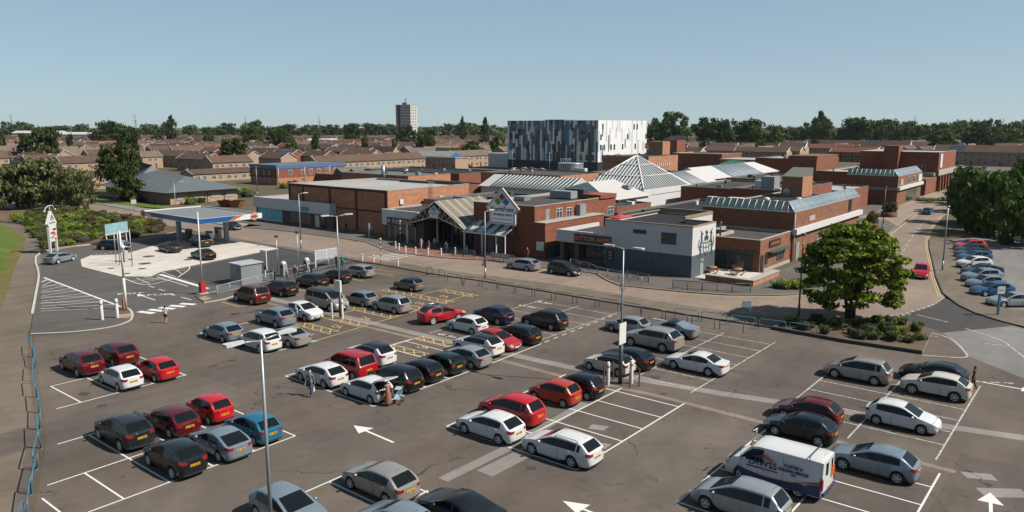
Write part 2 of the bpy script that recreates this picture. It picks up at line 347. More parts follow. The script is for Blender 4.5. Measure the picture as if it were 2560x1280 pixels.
# pavement between road and car park
CPK = [G(*p) for p in [(800,634),(905,657),(942,661),(1085,687),(1200,703),(1322,723),(1510,755),(1680,783),(1850,809),(1935,822)]]
slab('car_park_pavement', [p for p in NK[9:20]] + CPK[::-1], 0.11, PAVE2)
b = MB(); kerb_strip(b, CPK, 0.14, 0.0, 0.118, 0, 1); b.build('car_park_kerb', KERBD, kind='structure')  # the kerb's shadow line is put into its dark colour
# island between forecourt and road
slab('forecourt_island', [G(*p) for p in [(525,596.5),(560,592.5),(697,616.5),(790,630.5),(790,634),(770,634),(700,622),(560,598)]], 0.11, PAVE)
# right side: pavement and side car park
RP = [G(*p) for p in [(2324,600),(2326,625),(2333,650),(2342,692),(2360,735),(2400,765),(2440,784),(2500,803),(2620,834)]]
RPb = [G(*p) for p in [(2620,790),(2510,772),(2450,742),(2415,705),(2395,660),(2385,625),(2380,600)]]
slab('right_pavement', RP + RPb, 0.12, PAVE2)
b = MB(); kerb_strip(b, RP, 0.15, 0.0, 0.126, 0, -1); b.build('right_kerb', KERBD, kind='structure')
ring_sheet('side_car_park', [RPb[-1]] + RPb[::-1][1:] + [(34,62),(60,90),(40,175),(-16,150)], 0.004, GREYLOT)
ring_sheet('side_access', [G(2361,744),G(2400,766),G(2440,785),G(2530,815),G(2358,832),G(2285,806),G(2200,796.5),G(2265,787),G(2330,767)], 0.009, NEWTAR)
ring_sheet('pale_apron', [G(2358,832),G(2530,815),G(2640,840),(14,62),(4,56.5),G(2420,890)], 0.005, GREYLOT)
slab('block_paved_square', [G(2222,585),G(2262,552),G(2302,528),(-34,205),(-36,262),(-41.5,262),(-41.5,222),(-40.5,190),(-41,160),(-36.2,160),(-36,152),(-31.5,150)], 0.10, TANPAVE)
# petrol forecourt
FCpx = [(201,650),(205,668),(240,677),(302,692),(375,692),(402,680),(540,652),(697,621.5),(560,598.5),(525,598),(420,604),(312,636),(225,640)]
slab('forecourt_slab', [G(*p) for p in FCpx], 0.06, CONC, CONC)
ring_sheet('forecourt_lane', [G(*p) for p in [(85,783),(100,690),(103,632),(245,610),(345,600),(470,578),(525,597),(560,599),(697,622),(790,634),(905,657),(800,690),(520,735),(487,740),(505,760),(345,790),(320,812),(180,836)]], 0.004, TARMAC2)
ring_sheet('new_tarmac_lane', [G(*p) for p in [(410,683),(697,624),(790,636),(898,656),(735,688),(560,715),(520,712)]], 0.008, NEWTAR)
# west side: shrub bed, path, grass verge
BED = [G(*p) for p in [(-60,528),(120,528),(215,526),(330,548),(430,568),(455,577),(345,598),(245,608),(104,629),(98,600),(60,560),(-60,548)]]
slab('shrub_bed', BED, 0.10, DIRT, KERB)
WK = [G(*p) for p in [(84,784),(92,740),(100,690),(103,632),(245,610),(345,600),(430,585),(466,577)]]
b = MB(); kerb_strip(b, smooth_line(WK, 4), 0.22, 0.0, 0.12, 0, 1); b.build('forecourt_kerb', mat('white_kerb', (0.55,0.52,0.47),0.85,0.15), kind='structure')
b = MB(); kerb_strip(b, smooth_line([G(*p) for p in [(75,838),(180,833),(270,822),(320,808),(334,795),(330,778),(312,768)]],5), 0.22, 0.0, 0.12, 0, 1); b.build('corner_kerb', MATS['white_kerb'], kind='structure')
slab('corner_pavement', smooth_line([G(*p) for p in [(75,838),(180,833),(270,822),(320,808),(334,795),(330,778),(312,768)]],5) + [G(84,786)], 0.10, TARMAC2)
ring_sheet('tactile_paving', [G(*p) for p in [(290,790),(330,785),(332,793),(318,797),(294,797)]], 0.104, mat('tactile_paving',(0.42,0.27,0.16),0.9,0.15))
ring_sheet('west_path', [G(*p) for p in [(84,786),(74,838),(66,900),(80,1000),(70,1100),(30,1290),(-800,1290),(-800,700),(-60,552),(60,563),(98,602),(103,632),(100,690)]], 0.003, PAVE2)
ring_sheet('grass_verge', [G(*p) for p in [(-400,560),(-100,556),(20,566),(60,590),(56,612),(30,660),(10,730),(-40,830),(-400,1000)]], 0.02, GRASS)
ring_sheet('dry_verge', [G(*p) for p in [(20,566),(64,590),(62,615),(38,665),(15,740),(-30,850),(-60,850),(0,700),(20,640),(50,600)]], 0.026, GRASSD)
# worn dirt line along the blue rails
FL = [G(*p, 1.0) for p in [(74,800),(76,838),(82,890),(89,960),(97,1035),(97,1080),(86,1130),(74,1190),(62,1250),(35,1330)]]
b = MB(); ribbon(b, smooth_line(FL,5), 0.5, 0.008); b.build('dirt_strip', tarmac_mat('gritty_dirt',(0.125,0.092,0.066),crack=0,patch=0.3,stain=0.8,gv=0.3), kind='structure')

# --- strips of older and newer surfacing in aisles and bays
TARMD = tarmac_mat('worn_bay_tarmac', (0.114, 0.094, 0.080), crack=0.8, patch=0.22, stain=0.8)
TARML = tarmac_mat('bleached_tarmac', (0.128, 0.107, 0.091), crack=0.8, patch=0.25, stain=0.6)
for k, (u0, u1, v0, v1, m_) in enumerate(((-26.0,-21.3,34.0,44.0,TARMD),(-46.2,-36.8,31.2,43.4,TARMD),(-10.7,-6.2,36.0,43.2,TARMD),(-62.0,-52.5,38,60,TARMD),(-36.4,-31.0,12,62,TARML),(-52.0,-46.8,27.2,62,TARMD),(-20.8,-15.8,30,62,TARML),(-5.8,2,30,47,TARMD),(-31.0,-26.2,47,60,TARMD),(-15.2,-11.1,45,58,TARMD),(-50.5,-46.8,12,25,TARML),(-45.8,-41.4,17.5,24.6,TARMD))):
    ring_sheet('resurfaced_strip', [(u0,v0),(u1,v0+0.1*(k%3)),(u1-0.1*(k%2),v1),(u0+0.15,v1-0.1)], 0.003+0.0003*k, m_)
for k, p in enumerate(((690,990),(1120,960),(1480,1170),(2110,1245),(640,930),(1850,980),(1290,1000))):
    u, v = G(*p); ring_sheet('drain_cover', [(u-0.3,v-0.3),(u+0.3,v-0.3),(u+0.3,v+0.3),(u-0.3,v+0.3)], 0.0122, mat('iron_cover',(0.09,0.085,0.08),0.7,0.3,8.0))
# --- trench patches across the tarmac
def strip(name, pts, w, z, m): b = MB(); ribbon(b, pts, w, z); return b.build(name, m, kind='structure')
strip('trench_patch', [(-69.5,45.0),(-46.6,45.1),(-31.2,45.8),(-19.9,47.6),(-3.2,51.6),(8,54)], 0.95, 0.008, PATCHC)
strip('trench_patch', [(-69.5,43.6),(-44.4,44.0),(-31.3,43.7),(-23.5,44.4),(-16,44.3),(-5.5,44.0)], 0.5, 0.009, PATCHB)
strip('trench_patch', [(-25.9,26.3),(-25.8,31),(-26.3,40.2)], 0.7, 0.010, PATCHC)
strip('trench_patch', [(-24.7,28.2),(-24.6,32.8)], 1.1, 0.011, PATCHC)
for k, q in enumerate([[(-4.4,42.6),(-2.6,43.9),(-2.1,43.1),(-3.8,41.8)], [(-5.3,44.2),(-4.0,44.9),(-3.6,44.2),(-4.9,43.6)], [(-22.8,35.2),(-21.5,35.6),(-21.4,34.5),(-22.6,34.1)], [(-24.0,37.4),(-23.0,37.8),(-22.9,37.0),(-23.8,36.7)]]):
    ring_sheet('tarmac_patch', q, 0.010 + k*0.0004, PATCHC)

# --- painted lines.  Each painted run is one sheet above the tarmac.
Z1 = 0.014
def bays(name, u0, u1, v0, v1, first, step=2.36, left=True, right=True, mid=True, m=None, ends=True, w=0.10, leftm=True):
    b = MB(); uc = (u0+u1)/2
    if left: ribbon(b, [(u0,v0),(u0,v1)], w, Z1)
    if right: ribbon(b, [(u1,v0),(u1,v1)], w, Z1+0.0003)
    if mid: ribbon(b, [(uc,v0),(uc,v1)], w, Z1+0.0006)
    if ends: ribbon(b, [(u0,v0),(u1,v0)], w, Z1+0.001)
    v = first; k = 0
    while v < v1:
        ribbon(b, [(u0,v),(uc,v)] if leftm else [(uc,v),(u1,v)], w, Z1+0.0013+0.00001*k)
        if leftm: ribbon(b, [(uc+0.06,v),(u1,v)], w, Z1+0.0013+0.00001*k)
        v += step; k += 1
    return b.build(name, m or WPAINT, kind='structure')
bays('bay_lines', -46.4, -36.7, 31.0, 43.6, 33.4)
b = MB(); ribbon(b, [(-36.7,43.6),(-36.9,49.5)], 0.10, Z1)
for k in range(9): ribbon(b, [(-36.95-0.05*k,50.0+k*1.35),(-36.98-0.05*k,50.7+k*1.35)], 0.10, Z1)
b.build('bay_lines', WPAINT, kind='structure')
bays('bay_lines', -46.6, -37.6, 46.0, 62.8, 47.7, m=WPAINT2, ends=False)
bays('bay_lines', -30.7, -21.2, 31.6, 44.2, 34.0)
bays('bay_lines', -31.0, -21.8, 46.4, 62.5, 47.2, m=WPAINT2, ends=False)
bays('bay_lines', -15.4, -6.1, 31.8, 43.3, 34.2)
bays('bay_lines', -15.8, -6.6, 45.0, 60.5, 47.5, m=WPAINT2, ends=False)
b = MB()
for q in ([(-36.6,11.0),(-36.6,24.9)],[(-41.1,13.2),(-41.2,24.9)],[(-46.2,15.6),(-46.3,24.9)],[(-46.3,24.9),(-36.6,24.9)],[(-41.1,15.0),(-36.6,15.0)],[(-46.2,17.3),(-36.6,17.3)],[(-46.2,19.7),(-36.6,19.7)],[(-46.2,22.2),(-36.6,22.2)],[(-39.8,12.5),(-36.6,12.5)]): ribbon(b, q, 0.10, Z1+0.0002*len(b.f))
b.build('bay_lines', WPAINT, kind='structure'); b = MB()
for q in ([(-52.3,17.8),(-52.3,26.6)],[(-57.3,19.3),(-57.3,26.6)],[(-57.3,19.3),(-52.3,19.3)],[(-61.8,21.7),(-52.3,21.7)],[(-62.0,24.1),(-52.3,24.1)],[(-62.2,26.5),(-52.3,26.5)]): ribbon(b, q, 0.10, Z1+0.0002*len(b.f))
b.build('bay_lines', WPAINT, kind='structure')
bays('bay_lines', -62.3, -52.3, 33.2, 38.2, 35.6)
bays('bay_lines', -30.3, -21.0, 13.0, 25.0, 15.4)
bays('bay_lines', -15.2, -6.2, 14.0, 25.0, 16.4)
b = MB()
for k in range(12): ribbon(b, [(-7.5+k*0.0, 60.2),(-7.5,60.3)], 0.1, Z1)
b = MB()
def hatch(u0, u1, v0, v1):
    ribbon(b, [(u0,v0),(u1,v0)], 0.10, Z1); ribbon(b, [(u0,v1),(u1,v1)], 0.10, Z1); n = max(3, int((u1-u0)/1.15)); d = (u1-u0)/n
    for i in range(n):
        ribbon(b, [(u0+i*d,v0),(u0+(i+1)*d,v1)], 0.09, Z1+0.0004); ribbon(b, [(u0+i*d,v1),(u0+(i+1)*d,v0)], 0.09, Z1+0.0008)
for (v0, v1) in ((40.2,41.3),(43.4,44.6),(47.3,48.5),(51.2,52.3),(55.0,56.2),(59.0,60.0)):
    hatch(-58.2, -53.2, v0, v1)
for (v0, v1) in ((47.3,48.5),(51.2,52.3),(55.2,56.3)): hatch(-63.4, -58.6, v0, v1)
for (v0, v1) in ((40.5,41.5),(43.9,44.9)): hatch(-46.3, -41.6, v0, v1)
ribbon(b, [(-52.4,38.0),(-53.4,50),(-54.4,60.4)], 0.11, Z1+0.0012); ribbon(b, [(-46.3,38.2),(-46.3,44.8)], 0.11, Z1+0.0012)
ribbon(b, [(-58.4,38.2),(-58.4,60.2)], 0.10, Z1+0.0016); ribbon(b, [(-63.6,41),(-63.6,59)], 0.10, Z1+0.0016)
for v in (40.9,44.6,49.6,53.4,57.2): ribbon(b, [(-71.8,v),(-68.6,v)], 0.10, Z1)
ribbon(b, [(-68.6,40.9),(-68.6,44.6)], 0.1, Z1+0.0012)
for k in range(5): ribbon(b, [(-74.5+k*1.2,61.5),(-73.0+k*1.2,63.9)], 0.1, Z1)
ribbon(b, [(-75,61.4),(-68,61.4)], 0.1, Z1+0.0006)
# wheelchair symbols, drawn as strokes
def chair(u, v, s=1.0):
    a = [(math.cos(R(t))*0.42*s, math.sin(R(t))*0.42*s) for t in range(-160, 70, 20)]
    ribbon(b, [(u+x, v-0.1+y) for x, y in a], 0.09, Z1+0.001)
    ribbon(b, [(u-0.75*s,v+0.12),(u-0.1*s,v+0.12),(u,v-0.15),(u+0.55*s,v-0.15),(u+0.75*s,v-0.5)], 0.1, Z1+0.0014)
for (u, v) in ((-54.6,39.1),(-54.8,42.4),(-55,45.9),(-55.3,49.8),(-55.6,53.6),(-55.9,57.5),(-60.8,49.9),(-60.9,53.7),(-44,42.7)): chair(u, v)
b.build('yellow_bay_lines', YPAINT, kind='structure')
# parent-and-child figures and small white marks
b = MB()
for (u, v) in ((-45.3,46.3),(-46.6,59.3),(-46.3,61.7)):
    for du, r_ in ((0,0.26),(0.9,0.2)):
        ribbon(b, [(u+du-0.5,v),(u+du+0.25,v)], 0.34*r_/0.26, Z1); ribbon(b, [(u+du+0.35,v),(u+du+0.65,v)], 0.3, Z1)
        ribbon(b, [(u+du-0.2,v-0.42),(u+du-0.1,v+0.42)], 0.1, Z1+0.0006)
b.build('family_bay_symbols', WPAINT2, kind='structure')
# arrows
def arrow(u, v, ang, l=3.8, hw=0.55, sw=0.16):
    b = MB(); c, s = math.cos(R(ang)), math.sin(R(ang))
    T = lambda x, y: (u+x*c-y*s, v+x*s+y*c, Z1)
    b.poly([T(l/2,0),T(l/2-1.25,hw),T(l/2-1.25,-hw)]); b.poly([T(l/2-1.25,sw/2),T(-l/2,sw/2),T(-l/2,-sw/2),T(l/2-1.25,-sw/2)])
    return b.build('painted_arrow', WPAINT, kind='structure')
arrow(-33.3, 28.0, 177); arrow(-17.9, 28.3, 178); arrow(-3.55, 41.2, 98, 2.6)
arrow(-31.5, 66.0-3.0, 0, 4.5, 0.5); arrow(-5.0, 61.5, 0, 4.0, 0.5)
au, av = G(365,743); arrow(au, av, 178, 4.4, 0.45, 0.14)
# kerbside writing on the exit lane
text('painted_word', 'EXIT', 0.95, WPAINT, None, (*G(326,734), Z1), (0,0,R(51)), 0.0015, sx=1.4)['kind'] = 'structure'
text('painted_word', 'FUEL', 0.95, WPAINT, None, (*G(404,736.5), Z1), (0,0,R(51)), 0.0015, sx=1.5)['kind'] = 'structure'
# lane bars at the car-park mouth and hatching beside the forecourt
b = MB()
for k in range(5):
    t = k/4.0; a0 = G(347+t*104, 779-t*20); a1 = G(385+t*103, 783.5-t*22); ribbon(b, [a0, a1], 0.62, Z1)
for p, q in (((453,743),(479,750)),((423,735),(437,739)),((397,723),(411,727)),((372,715),(386,719))): ribbon(b, [G(*p), G(*q)], 0.13, Z1)
A0, A1, A2 = G(110,694), G(305,768), G(101,778)
ribbon(b, [A0, A1], 0.24, Z1); ribbon(b, [A2, A1], 0.08, Z1)
for k in range(11):
    t = (k+0.6)/11.5; p = (A0[0]+(A1[0]-A0[0])*t, A0[1]+(A1[1]-A0[1])*t); q = G(104-t*3+ (3 if k%2 else 0), 703+t*75)
    ribbon(b, [q, p], 0.11, Z1+0.0006)
    if k % 2: q2 = G(104-t*3, 690+t*80); ribbon(b, [q2, p], 0.09, Z1+0.001)
for a in ([(410,675),(440,668),(466,664),(474,668),(470,676),(445,693)], [(312,697),(345,709),(372,712),(400,706),(430,698)]):
    ribbon(b, smooth_line([G(*p) for p in a], 4), 0.13, Z1+0.001)
for p, q in (((415,672),(468,678)),((420,670),(470,672)),((430,668),(455,685)),((405,680),(440,692)),((340,695),(375,710)),((360,694),(420,700)),((330,702),(400,696)),((350,708),(412,695))): ribbon(b, [G(*p), G(*q)], 0.09, Z1+0.0014)
ribbon(b, [G(400,686),G(520,722)], 0.5, Z1-0.001); ribbon(b, [G(392,692),G(470,716)], 0.12, Z1+0.0018)
for k in range(6): ribbon(b, [G(225+k*12, 640-k*1.6), G(232+k*12, 639-k*1.6)], 0.18, 0.066)
b.build('lane_markings', WPAINT, kind='structure')
# road markings: zebra, give-way, centre dashes, yellow kerb lines
b = MB(); ZR = 0.016
for k in range(5):
    v = 68.9 + k*1.15; ribbon(b, [(-81.6+0.1*k,v),(-77.2,v)], 0.55, ZR)
for k in range(12):
    t = k/11; a = (NK[20][0]+(NK[24][0]-NK[20][0])*t, 0)
GW = smooth_line([G(2100,798),G(2199,793),G(2265,783),G(2330,763),G(2362,742)], 10)
acc = 0
for i in range(len(GW)-1):
    if i % 2 == 0: ribbon(b, [GW[i], GW[i+1]], 0.22, ZR)
    if i % 2 == 0 and i < 22: ribbon(b, [(GW[i][0]+0.25,GW[i][1]-0.5), (GW[i+1][0]+0.25,GW[i+1][1]-0.5)], 0.2, ZR)
ribbon(b, [G(2292,787),G(2371,806)], 0.14, ZR+0.002); ribbon(b, smooth_line([G(2413,821),G(2500,850),G(2530,870),G(2575,905)],5), 0.14, ZR)
ribbon(b, smooth_line([G(2330,832),G(2378,848),G(2412,880),G(2408,894),G(2305,888)],6), 0.16, ZR)
CL = smooth_line([G(2262,717),G(2254,640),G(2300,565),G(2340,528),(-33.5,205),(-35,262)], 14)
for i in range(0, len(CL)-1, 2): ribbon(b, [CL[i], CL[i+1]], 0.12, ZR)
for k in range(26):
    u = -128+k*5.0
    if -84 < u < -74: continue
    v = 67.6 + (0.6 if u < -100 else 1.4 if u < -60 else 2.4 + (u+60)*0.06)
    ribbon(b, [(u,v),(u+1.6,v+0.02)], 0.11, ZR)
for k in range(7): ribbon(b, [G(2305+k*34, 966+k*1.5-18+ (0)), G(2330+k*34, 968+k*1.5-18)], 0.18, ZR) if k > 1 else None
b.build('road_markings', WPAINT2, kind='structure')
b = MB()
for off in (0.35, 0.6):
    ln = [(p[0]-off*0.9, p[1]-off*0.3) for p in RK]; ribbon(b, ln, 0.08, ZR)
    ln = [(p[0]+off*0.15, p[1]-off) for p in FK[14:19]]; ribbon(b, ln, 0.08, ZR)
    ln = [(p[0]+off*0.9, p[1]) for p in FK[19:]]; ribbon(b, ln, 0.08, ZR)
b.build('yellow_kerb_lines', YPAINT, kind='structure')
# manhole lids and oil stains
b = MB()
for (p, s) in (((372,642),1.1),((362,660),1.1),((470,650),0.8),((320,650),0.9),((278,672),0.6),((355,673),0.7),((317,685),0.6)):
    u, v = G(*p); b.lathe([(0.0,0.0),(s*0.75,0.0)], (u,v,0.066), 10)
b.build('manhole_lids', mat('iron_lid',(0.06,0.06,0.06),0.7,0.1), kind='structure')
b = MB(); rs = random.Random(3)
def blot(u, v, s):
    n = 11; b.poly([(u+s*math.cos(2*math.pi*i/n)*rs.uniform(0.5,1.3), v+s*math.sin(2*math.pi*i/n)*rs.uniform(0.4,1.1), 0.0125) for i in range(n)])
for (p, s) in (((1640,943),0.45),((2090,1015),0.4),((1660,985),0.25),((1330,1170),0.3),((255,1015),0.35),((300,1070),0.2),((210,985),0.5),((700,985),0.35),((1240,1010),0.2),((640,1010),0.2)):
    blot(*G(*p), s)
for k in range(45): blot(rs.uniform(-60,-4), rs.uniform(14,62), rs.uniform(0.05,0.15))
b.build('oil_stains', mat('oil_stain',(0.062,0.055,0.05),0.6,0.2), kind='structure')
# ------------------------------------------------------------------ buildings
BRICK = brick_mat('red_brown_brick', (0.31,0.098,0.050), (0.23,0.072,0.040), (0.22,0.12,0.085), 0.34)
BRICKO = brick_mat('orange_brick', (0.54,0.24,0.135), (0.43,0.18,0.10), (0.40,0.25,0.165), 0.32)
BRICKM = brick_mat('mid_brown_brick', (0.30,0.125,0.070), (0.22,0.092,0.054), (0.23,0.135,0.09), 0.36)
BRICKT = brick_mat('tan_house_brick', (0.50,0.345,0.235), (0.43,0.29,0.20), (0.40,0.31,0.24), 0.18)
BRICKD = brick_mat('dark_house_brick', (0.20,0.13,0.10), (0.16,0.105,0.085), (0.18,0.14,0.12), 0.2)
FELT = mat('dark_roof_felt', (0.030,0.031,0.036), 0.95, 0.35, 0.8, bump=0.2, spec=0.15)
FELTM = mat('grey_roof_felt', (0.078,0.076,0.076), 0.95, 0.4, 0.5, bump=0.2, spec=0.15)
FELTL = mat('pale_roof_felt', (0.40,0.39,0.385), 0.9, 0.15, 0.5)
FELTG = mat('greenish_roof_felt', (0.125,0.135,0.12), 0.9, 0.2, 0.6)
COPING = mat('stone_coping', (0.42,0.38,0.34), 0.85, 0.15)
WHITEP = mat('white_panel', (0.70,0.70,0.71), 0.6, 0.08, 1.2)
WHITEM = mat('white_roof_sheet', (0.62,0.60,0.58), 0.5, 0.08, 0.8)
GREYP = mat('pale_grey_panel', (0.46,0.48,0.51), 0.55, 0.1, 1.0)
GREYC = mat('grey_cladding', (0.30,0.32,0.34), 0.5, 0.1)
PUBW = mat('pub_pale_paint', (0.64,0.645,0.64), 0.7, 0.1, 1.5, bump=0.3, bscale=12)
PUBD = mat('pub_dark_paint', (0.075,0.105,0.125), 0.6, 0.15, 1.5, bump=0.3, bscale=12)
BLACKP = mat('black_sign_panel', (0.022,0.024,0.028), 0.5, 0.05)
NAVYP = mat('navy_sign_panel', (0.020,0.035,0.070), 0.45, 0.05)
TEALP = mat('turquoise_shop_front', (0.06,0.62,0.76), 0.35, 0.35, 2.0)
SHOPG = mat('shop_glass', (0.035,0.042,0.046), 0.08, 0.0, spec=0.8)
SHOPI = mat('shop_display', (0.16,0.13,0.10), 0.5, 0.8, 2.5)
WING = mat('window_glass', (0.05,0.065,0.075), 0.07, 0.0, spec=0.8)
SKYG = mat('roof_glass', (0.20,0.26,0.285), 0.14, 0.45, 0.9, spec=0.7, coat=0.2)
SKYG_SHADE = mat('roof_glass_shade_side', (0.07,0.115,0.12), 0.14, 0.4, 0.9, spec=0.6, coat=0.1)  # shade and reflection of the car-park-side panes put into the glass colour
UPVC = mat('white_window_frame', (0.78,0.78,0.77), 0.4, 0.03)
STEEL = mat('painted_grey_steel', (0.40,0.43,0.46), 0.45, 0.06)
STEELD = mat('dark_steel', (0.06,0.07,0.08), 0.5, 0.08)
GALV = mat('galvanised_steel', (0.36,0.40,0.43), 0.42, 0.12, 3.0, metal=0.4)
def root(name, label, cat, loc, group=None):
    t = thing(name, label, cat, loc, 0, group); t['_inv'] = 1; return t
def part(t, name, b, m, parent=None, label=None):
    p = parent or t; o = b.build(name, m); o.parent = p; o.matrix_parent_inverse = Matrix.Translation(-Vector(t.location)) if p is t else Matrix.Identity(4)
    if label: o['label'] = label
    return o
def bx(t, name, x0, x1, y0, y1, z0, z1, m, parent=None, label=None):
    return part(t, name, MB().box(x0,x1,y0,y1,z0,z1), m, parent, label)
def put_text(t, body, size, m, loc, rot, parent=None, **k):
    o = text('lettering', body, size, m, None, loc, rot, **k); p = parent or t; o.parent = p
    o.matrix_parent_inverse = Matrix.Translation(-Vector(t.location)) if p is t else Matrix.Identity(4); return o
FV = (R(90), 0, 0)            # lettering that faces -v (the car park)
FU = (R(90), 0, R(90))        # lettering that faces +u
def walls_roof(t, poly, h, wall, roof, par=0.25, cop=COPING, pw=0.30):
    """Walls, a flat roof set below a parapet, and a coping along the parapet."""
    n = len(poly); ar = sum(poly[i][0]*poly[(i+1)%n][1]-poly[(i+1)%n][0]*poly[i][1] for i in range(n))
    if ar < 0: poly = poly[::-1]
    c = (sum(p[0] for p in poly)/n, sum(p[1] for p in poly)/n)
    b = MB(); vs = [(p[0],p[1],-0.1) for p in poly]+[(p[0],p[1],h) for p in poly]
    b.add(vs, [(i,(i+1)%n,n+(i+1)%n,n+i) for i in range(n)]); part(t, 'wall', b, wall)
    def inset(d):
        out = []
        for i in range(n):
            p0, p1, p2 = Vector(poly[i-1]), Vector(poly[i]), Vector(poly[(i+1)%n])
            e1 = (p1-p0).normalized(); e2 = (p2-p1).normalized(); n1 = Vector((-e1.y,e1.x)); n2 = Vector((-e2.y,e2.x))
            k = 1+n1.dot(n2); out.append(p1 + (n1+n2)*(d/max(0.2,k)))
        return out
    inn = inset(pw); out_ = inset(-0.04)
    b = MB(); b.poly([(p.x,p.y,h-par) for p in inn]); part(t, 'roof', b, roof)
    b = MB(); vs = [(p.x,p.y,h-0.004) for p in out_]+[(p.x,p.y,h+0.07) for p in out_]+[(p.x,p.y,h+0.07) for p in inn]+[(p.x,p.y,h-par-0.02) for p in inn]
    b.add(vs, [(k*n+i, k*n+(i+1)%n, (k+1)*n+(i+1)%n, (k+1)*n+i) for k in range(3) for i in range(n)]); part(t, 'coping', b, cop)
def window(t, face, a, c, z0, z1, pos, frame=UPVC, glass=WING, parent=None, mull=1, transom=True, d=0.06, name='window'):
    """A framed window standing proud of a wall: face 'v' looks to -v at v=pos, face 'u' looks to +u at u=pos; a..c along the wall."""
    f = MB(); fw = 0.07
    def bar(s0, s1, zz0, zz1, dd):
        if face == 'v': f.box(s0, s1, pos-dd, pos+0.02, zz0, zz1)
        else: f.box(pos-0.02, pos+dd, s0, s1, zz0, zz1)
    bar(a, c, z0, z0+fw, d); bar(a, c, z1-fw, z1, d); bar(a, a+fw, z0, z1, d-0.004); bar(c-fw, c, z0, z1, d-0.004)
    for k in range(mull):
        m = a+(c-a)*(k+1)/(mull+1); bar(m-fw/2, m+fw/2, z0, z1, d-0.008)
    if transom: bar(a, c, z0+(z1-z0)*0.68, z0+(z1-z0)*0.68+fw*0.8, d-0.012)
    o = part(t, name, f, frame, parent)
    g = MB()
    if face == 'v': g.box(a+0.02, c-0.02, pos-d*0.4, pos+0.01, z0+0.02, z1-0.02)
    else: g.box(pos-0.01, pos+d*0.4, a+0.02, c-0.02, z0+0.02, z1-0.02)
    q = g.build('pane', glass); q.parent = o; return o

# --- long brick store with the pale roof
t = root('brick_store', 'long windowless brown brick store with a pale flat roof', 'shop', (-108.6,84.6,0))
walls_roof(t, [(-122.3,84.6),(-95,84.6),(-95,104.6),(-120.5,104.6)], 7.5, BRICKO, FELTL, 0.3)
DARKBR = mat('dark_brick_pier', (0.075,0.034,0.026), 0.9, 0.2)
for u in (-122.2,-118.0,-110.2,-103.0,-95.45): bx(t, 'pier', u-0.22, u+0.22, 84.49, 84.7, -0.05, 7.42, DARKBR)
bx(t, 'band_course', -110, -95.2, 84.52, 84.7, 3.75, 4.0, DARKBR); bx(t, 'band_course', -122, -95.2, 84.53, 84.7, 7.1, 7.42, DARKBR)
bx(t, 'meter_box', -95.05, -94.75, 87.2, 87.9, 5.1, 5.9, UPVC); bx(t, 'meter_box', -95.05, -94.7, 96.6, 97.4, 4.9, 5.8, UPVC)
l = MB()
for y in (94.2,94.8): l.tube([(-94.8,y,4.5),(-94.8,y,8.5)], 0.04, 5)
for k in range(12): l.tube([(-94.8,94.2,4.6+k*0.32),(-94.8,94.8,4.6+k*0.32)], 0.02, 4)
part(t, 'ladder', l, STEELD)
bx(t, 'roof_upstand', -112, -104, 103.0, 103.6, 7.2, 7.65, STEELD); bx(t, 'roof_upstand', -103, -95.5, 103.8, 104.3, 7.2, 7.8, STEELD)
# --- low shops with the white fascia
t = root('fascia_shop_row', 'low shop row with a white fascia and turquoise window front', 'shop', (-120.4,83.4,0))
walls_roof(t, [(-132.2,83.7),(-108.6,83.7),(-108.6,84.3),(-122.6,84.4),(-122.6,94),(-132.2,94)], 4.4, BRICKD, FELTL, 0.2)
for u0, u1 in ((-132.3,-124.6),(-124.58,-116.5),(-116.48,-108.5)): bx(t, 'fascia', u0, u1, 83.2, 83.66, 2.55, 4.58, WHITEP)
bx(t, 'fascia_return', -108.6, -108.45, 83.2, 84.5, 2.55, 4.58, WHITEP)
k = 0
for u0, u1 in ((-131.3,-128.6),(-128.5,-127.2),(-127.1,-125.0),(-124.9,-123.4)):
    g = bx(t, 'shop_window', u0, u1, 83.56, 83.68, 0.5, 2.45, TEALP)
    for x in (u0, u1-0.08): bx(t, 'window_frame', x, x+0.08, 83.5, 83.6, 0.1, 2.5, UPVC, None)
bx(t, 'stall_riser', -131.3, -123.4, 83.55, 83.69, 0.05, 0.48, UPVC)
bx(t, 'shop_sign', -116.8, -114.7, 83.12, 83.22, 2.85, 3.6, mat('green_shop_sign',(0.04,0.30,0.27),0.4,0.5,3.0))
for u0, u1 in ((-120.7,-118.0),(-117.9,-116.3),(-116.2,-114.6)): bx(t, 'shop_window', u0, u1, 83.58, 83.68, 0.35, 2.4, SHOPI)
bx(t, 'shop_door', -113.4, -112.2, 83.55, 83.68, 0.05, 2.4, UPVC); bx(t, 'shop_door', -111.9, -110.6, 83.57, 83.68, 0.05, 2.4, SHOPG)
bx(t, 'canopy_strip', -122.3, -109.0, 82.9, 83.6, 2.42, 2.54, STEELD)
# --- corner shop with navy sign left of the entrance
t = root('navy_sign_shop', 'small shop with pale fascia and navy sign left of the mall entrance', 'shop', (-89.6,82.3,0))
walls_roof(t, [(-93.7,82.6),(-84.5,82.6),(-84.5,92.2),(-94.7,92.2),(-94.7,84.4),(-93.7,84.4)], 4.7, BRICKD, FELTM, 0.2)
for u0, u1, z0, z1 in ((-93.8,-92.6,2.3,4.82),(-92.58,-85.4,3.6,4.82)): bx(t, 'fascia', u0, u1, 82.2, 82.58, z0, z1, WHITEP)
s = bx(t, 'shop_sign', -92.5, -86.2, 82.1, 82.5, 2.45, 3.56, NAVYP)
SIGNW = mat('sign_white', (0.80,0.80,0.80), 0.5, 0)
put_text(t, 'FULTONS', 0.95, SIGNW, (-89.0,82.07,3.0), FV, bold=0.012, space=1.06)
sh = MB(); sh.prism([(0,0),(0.35,0),(0.35,0.35),(0.17,0.55),(0,0.35)], 0, 0.02)
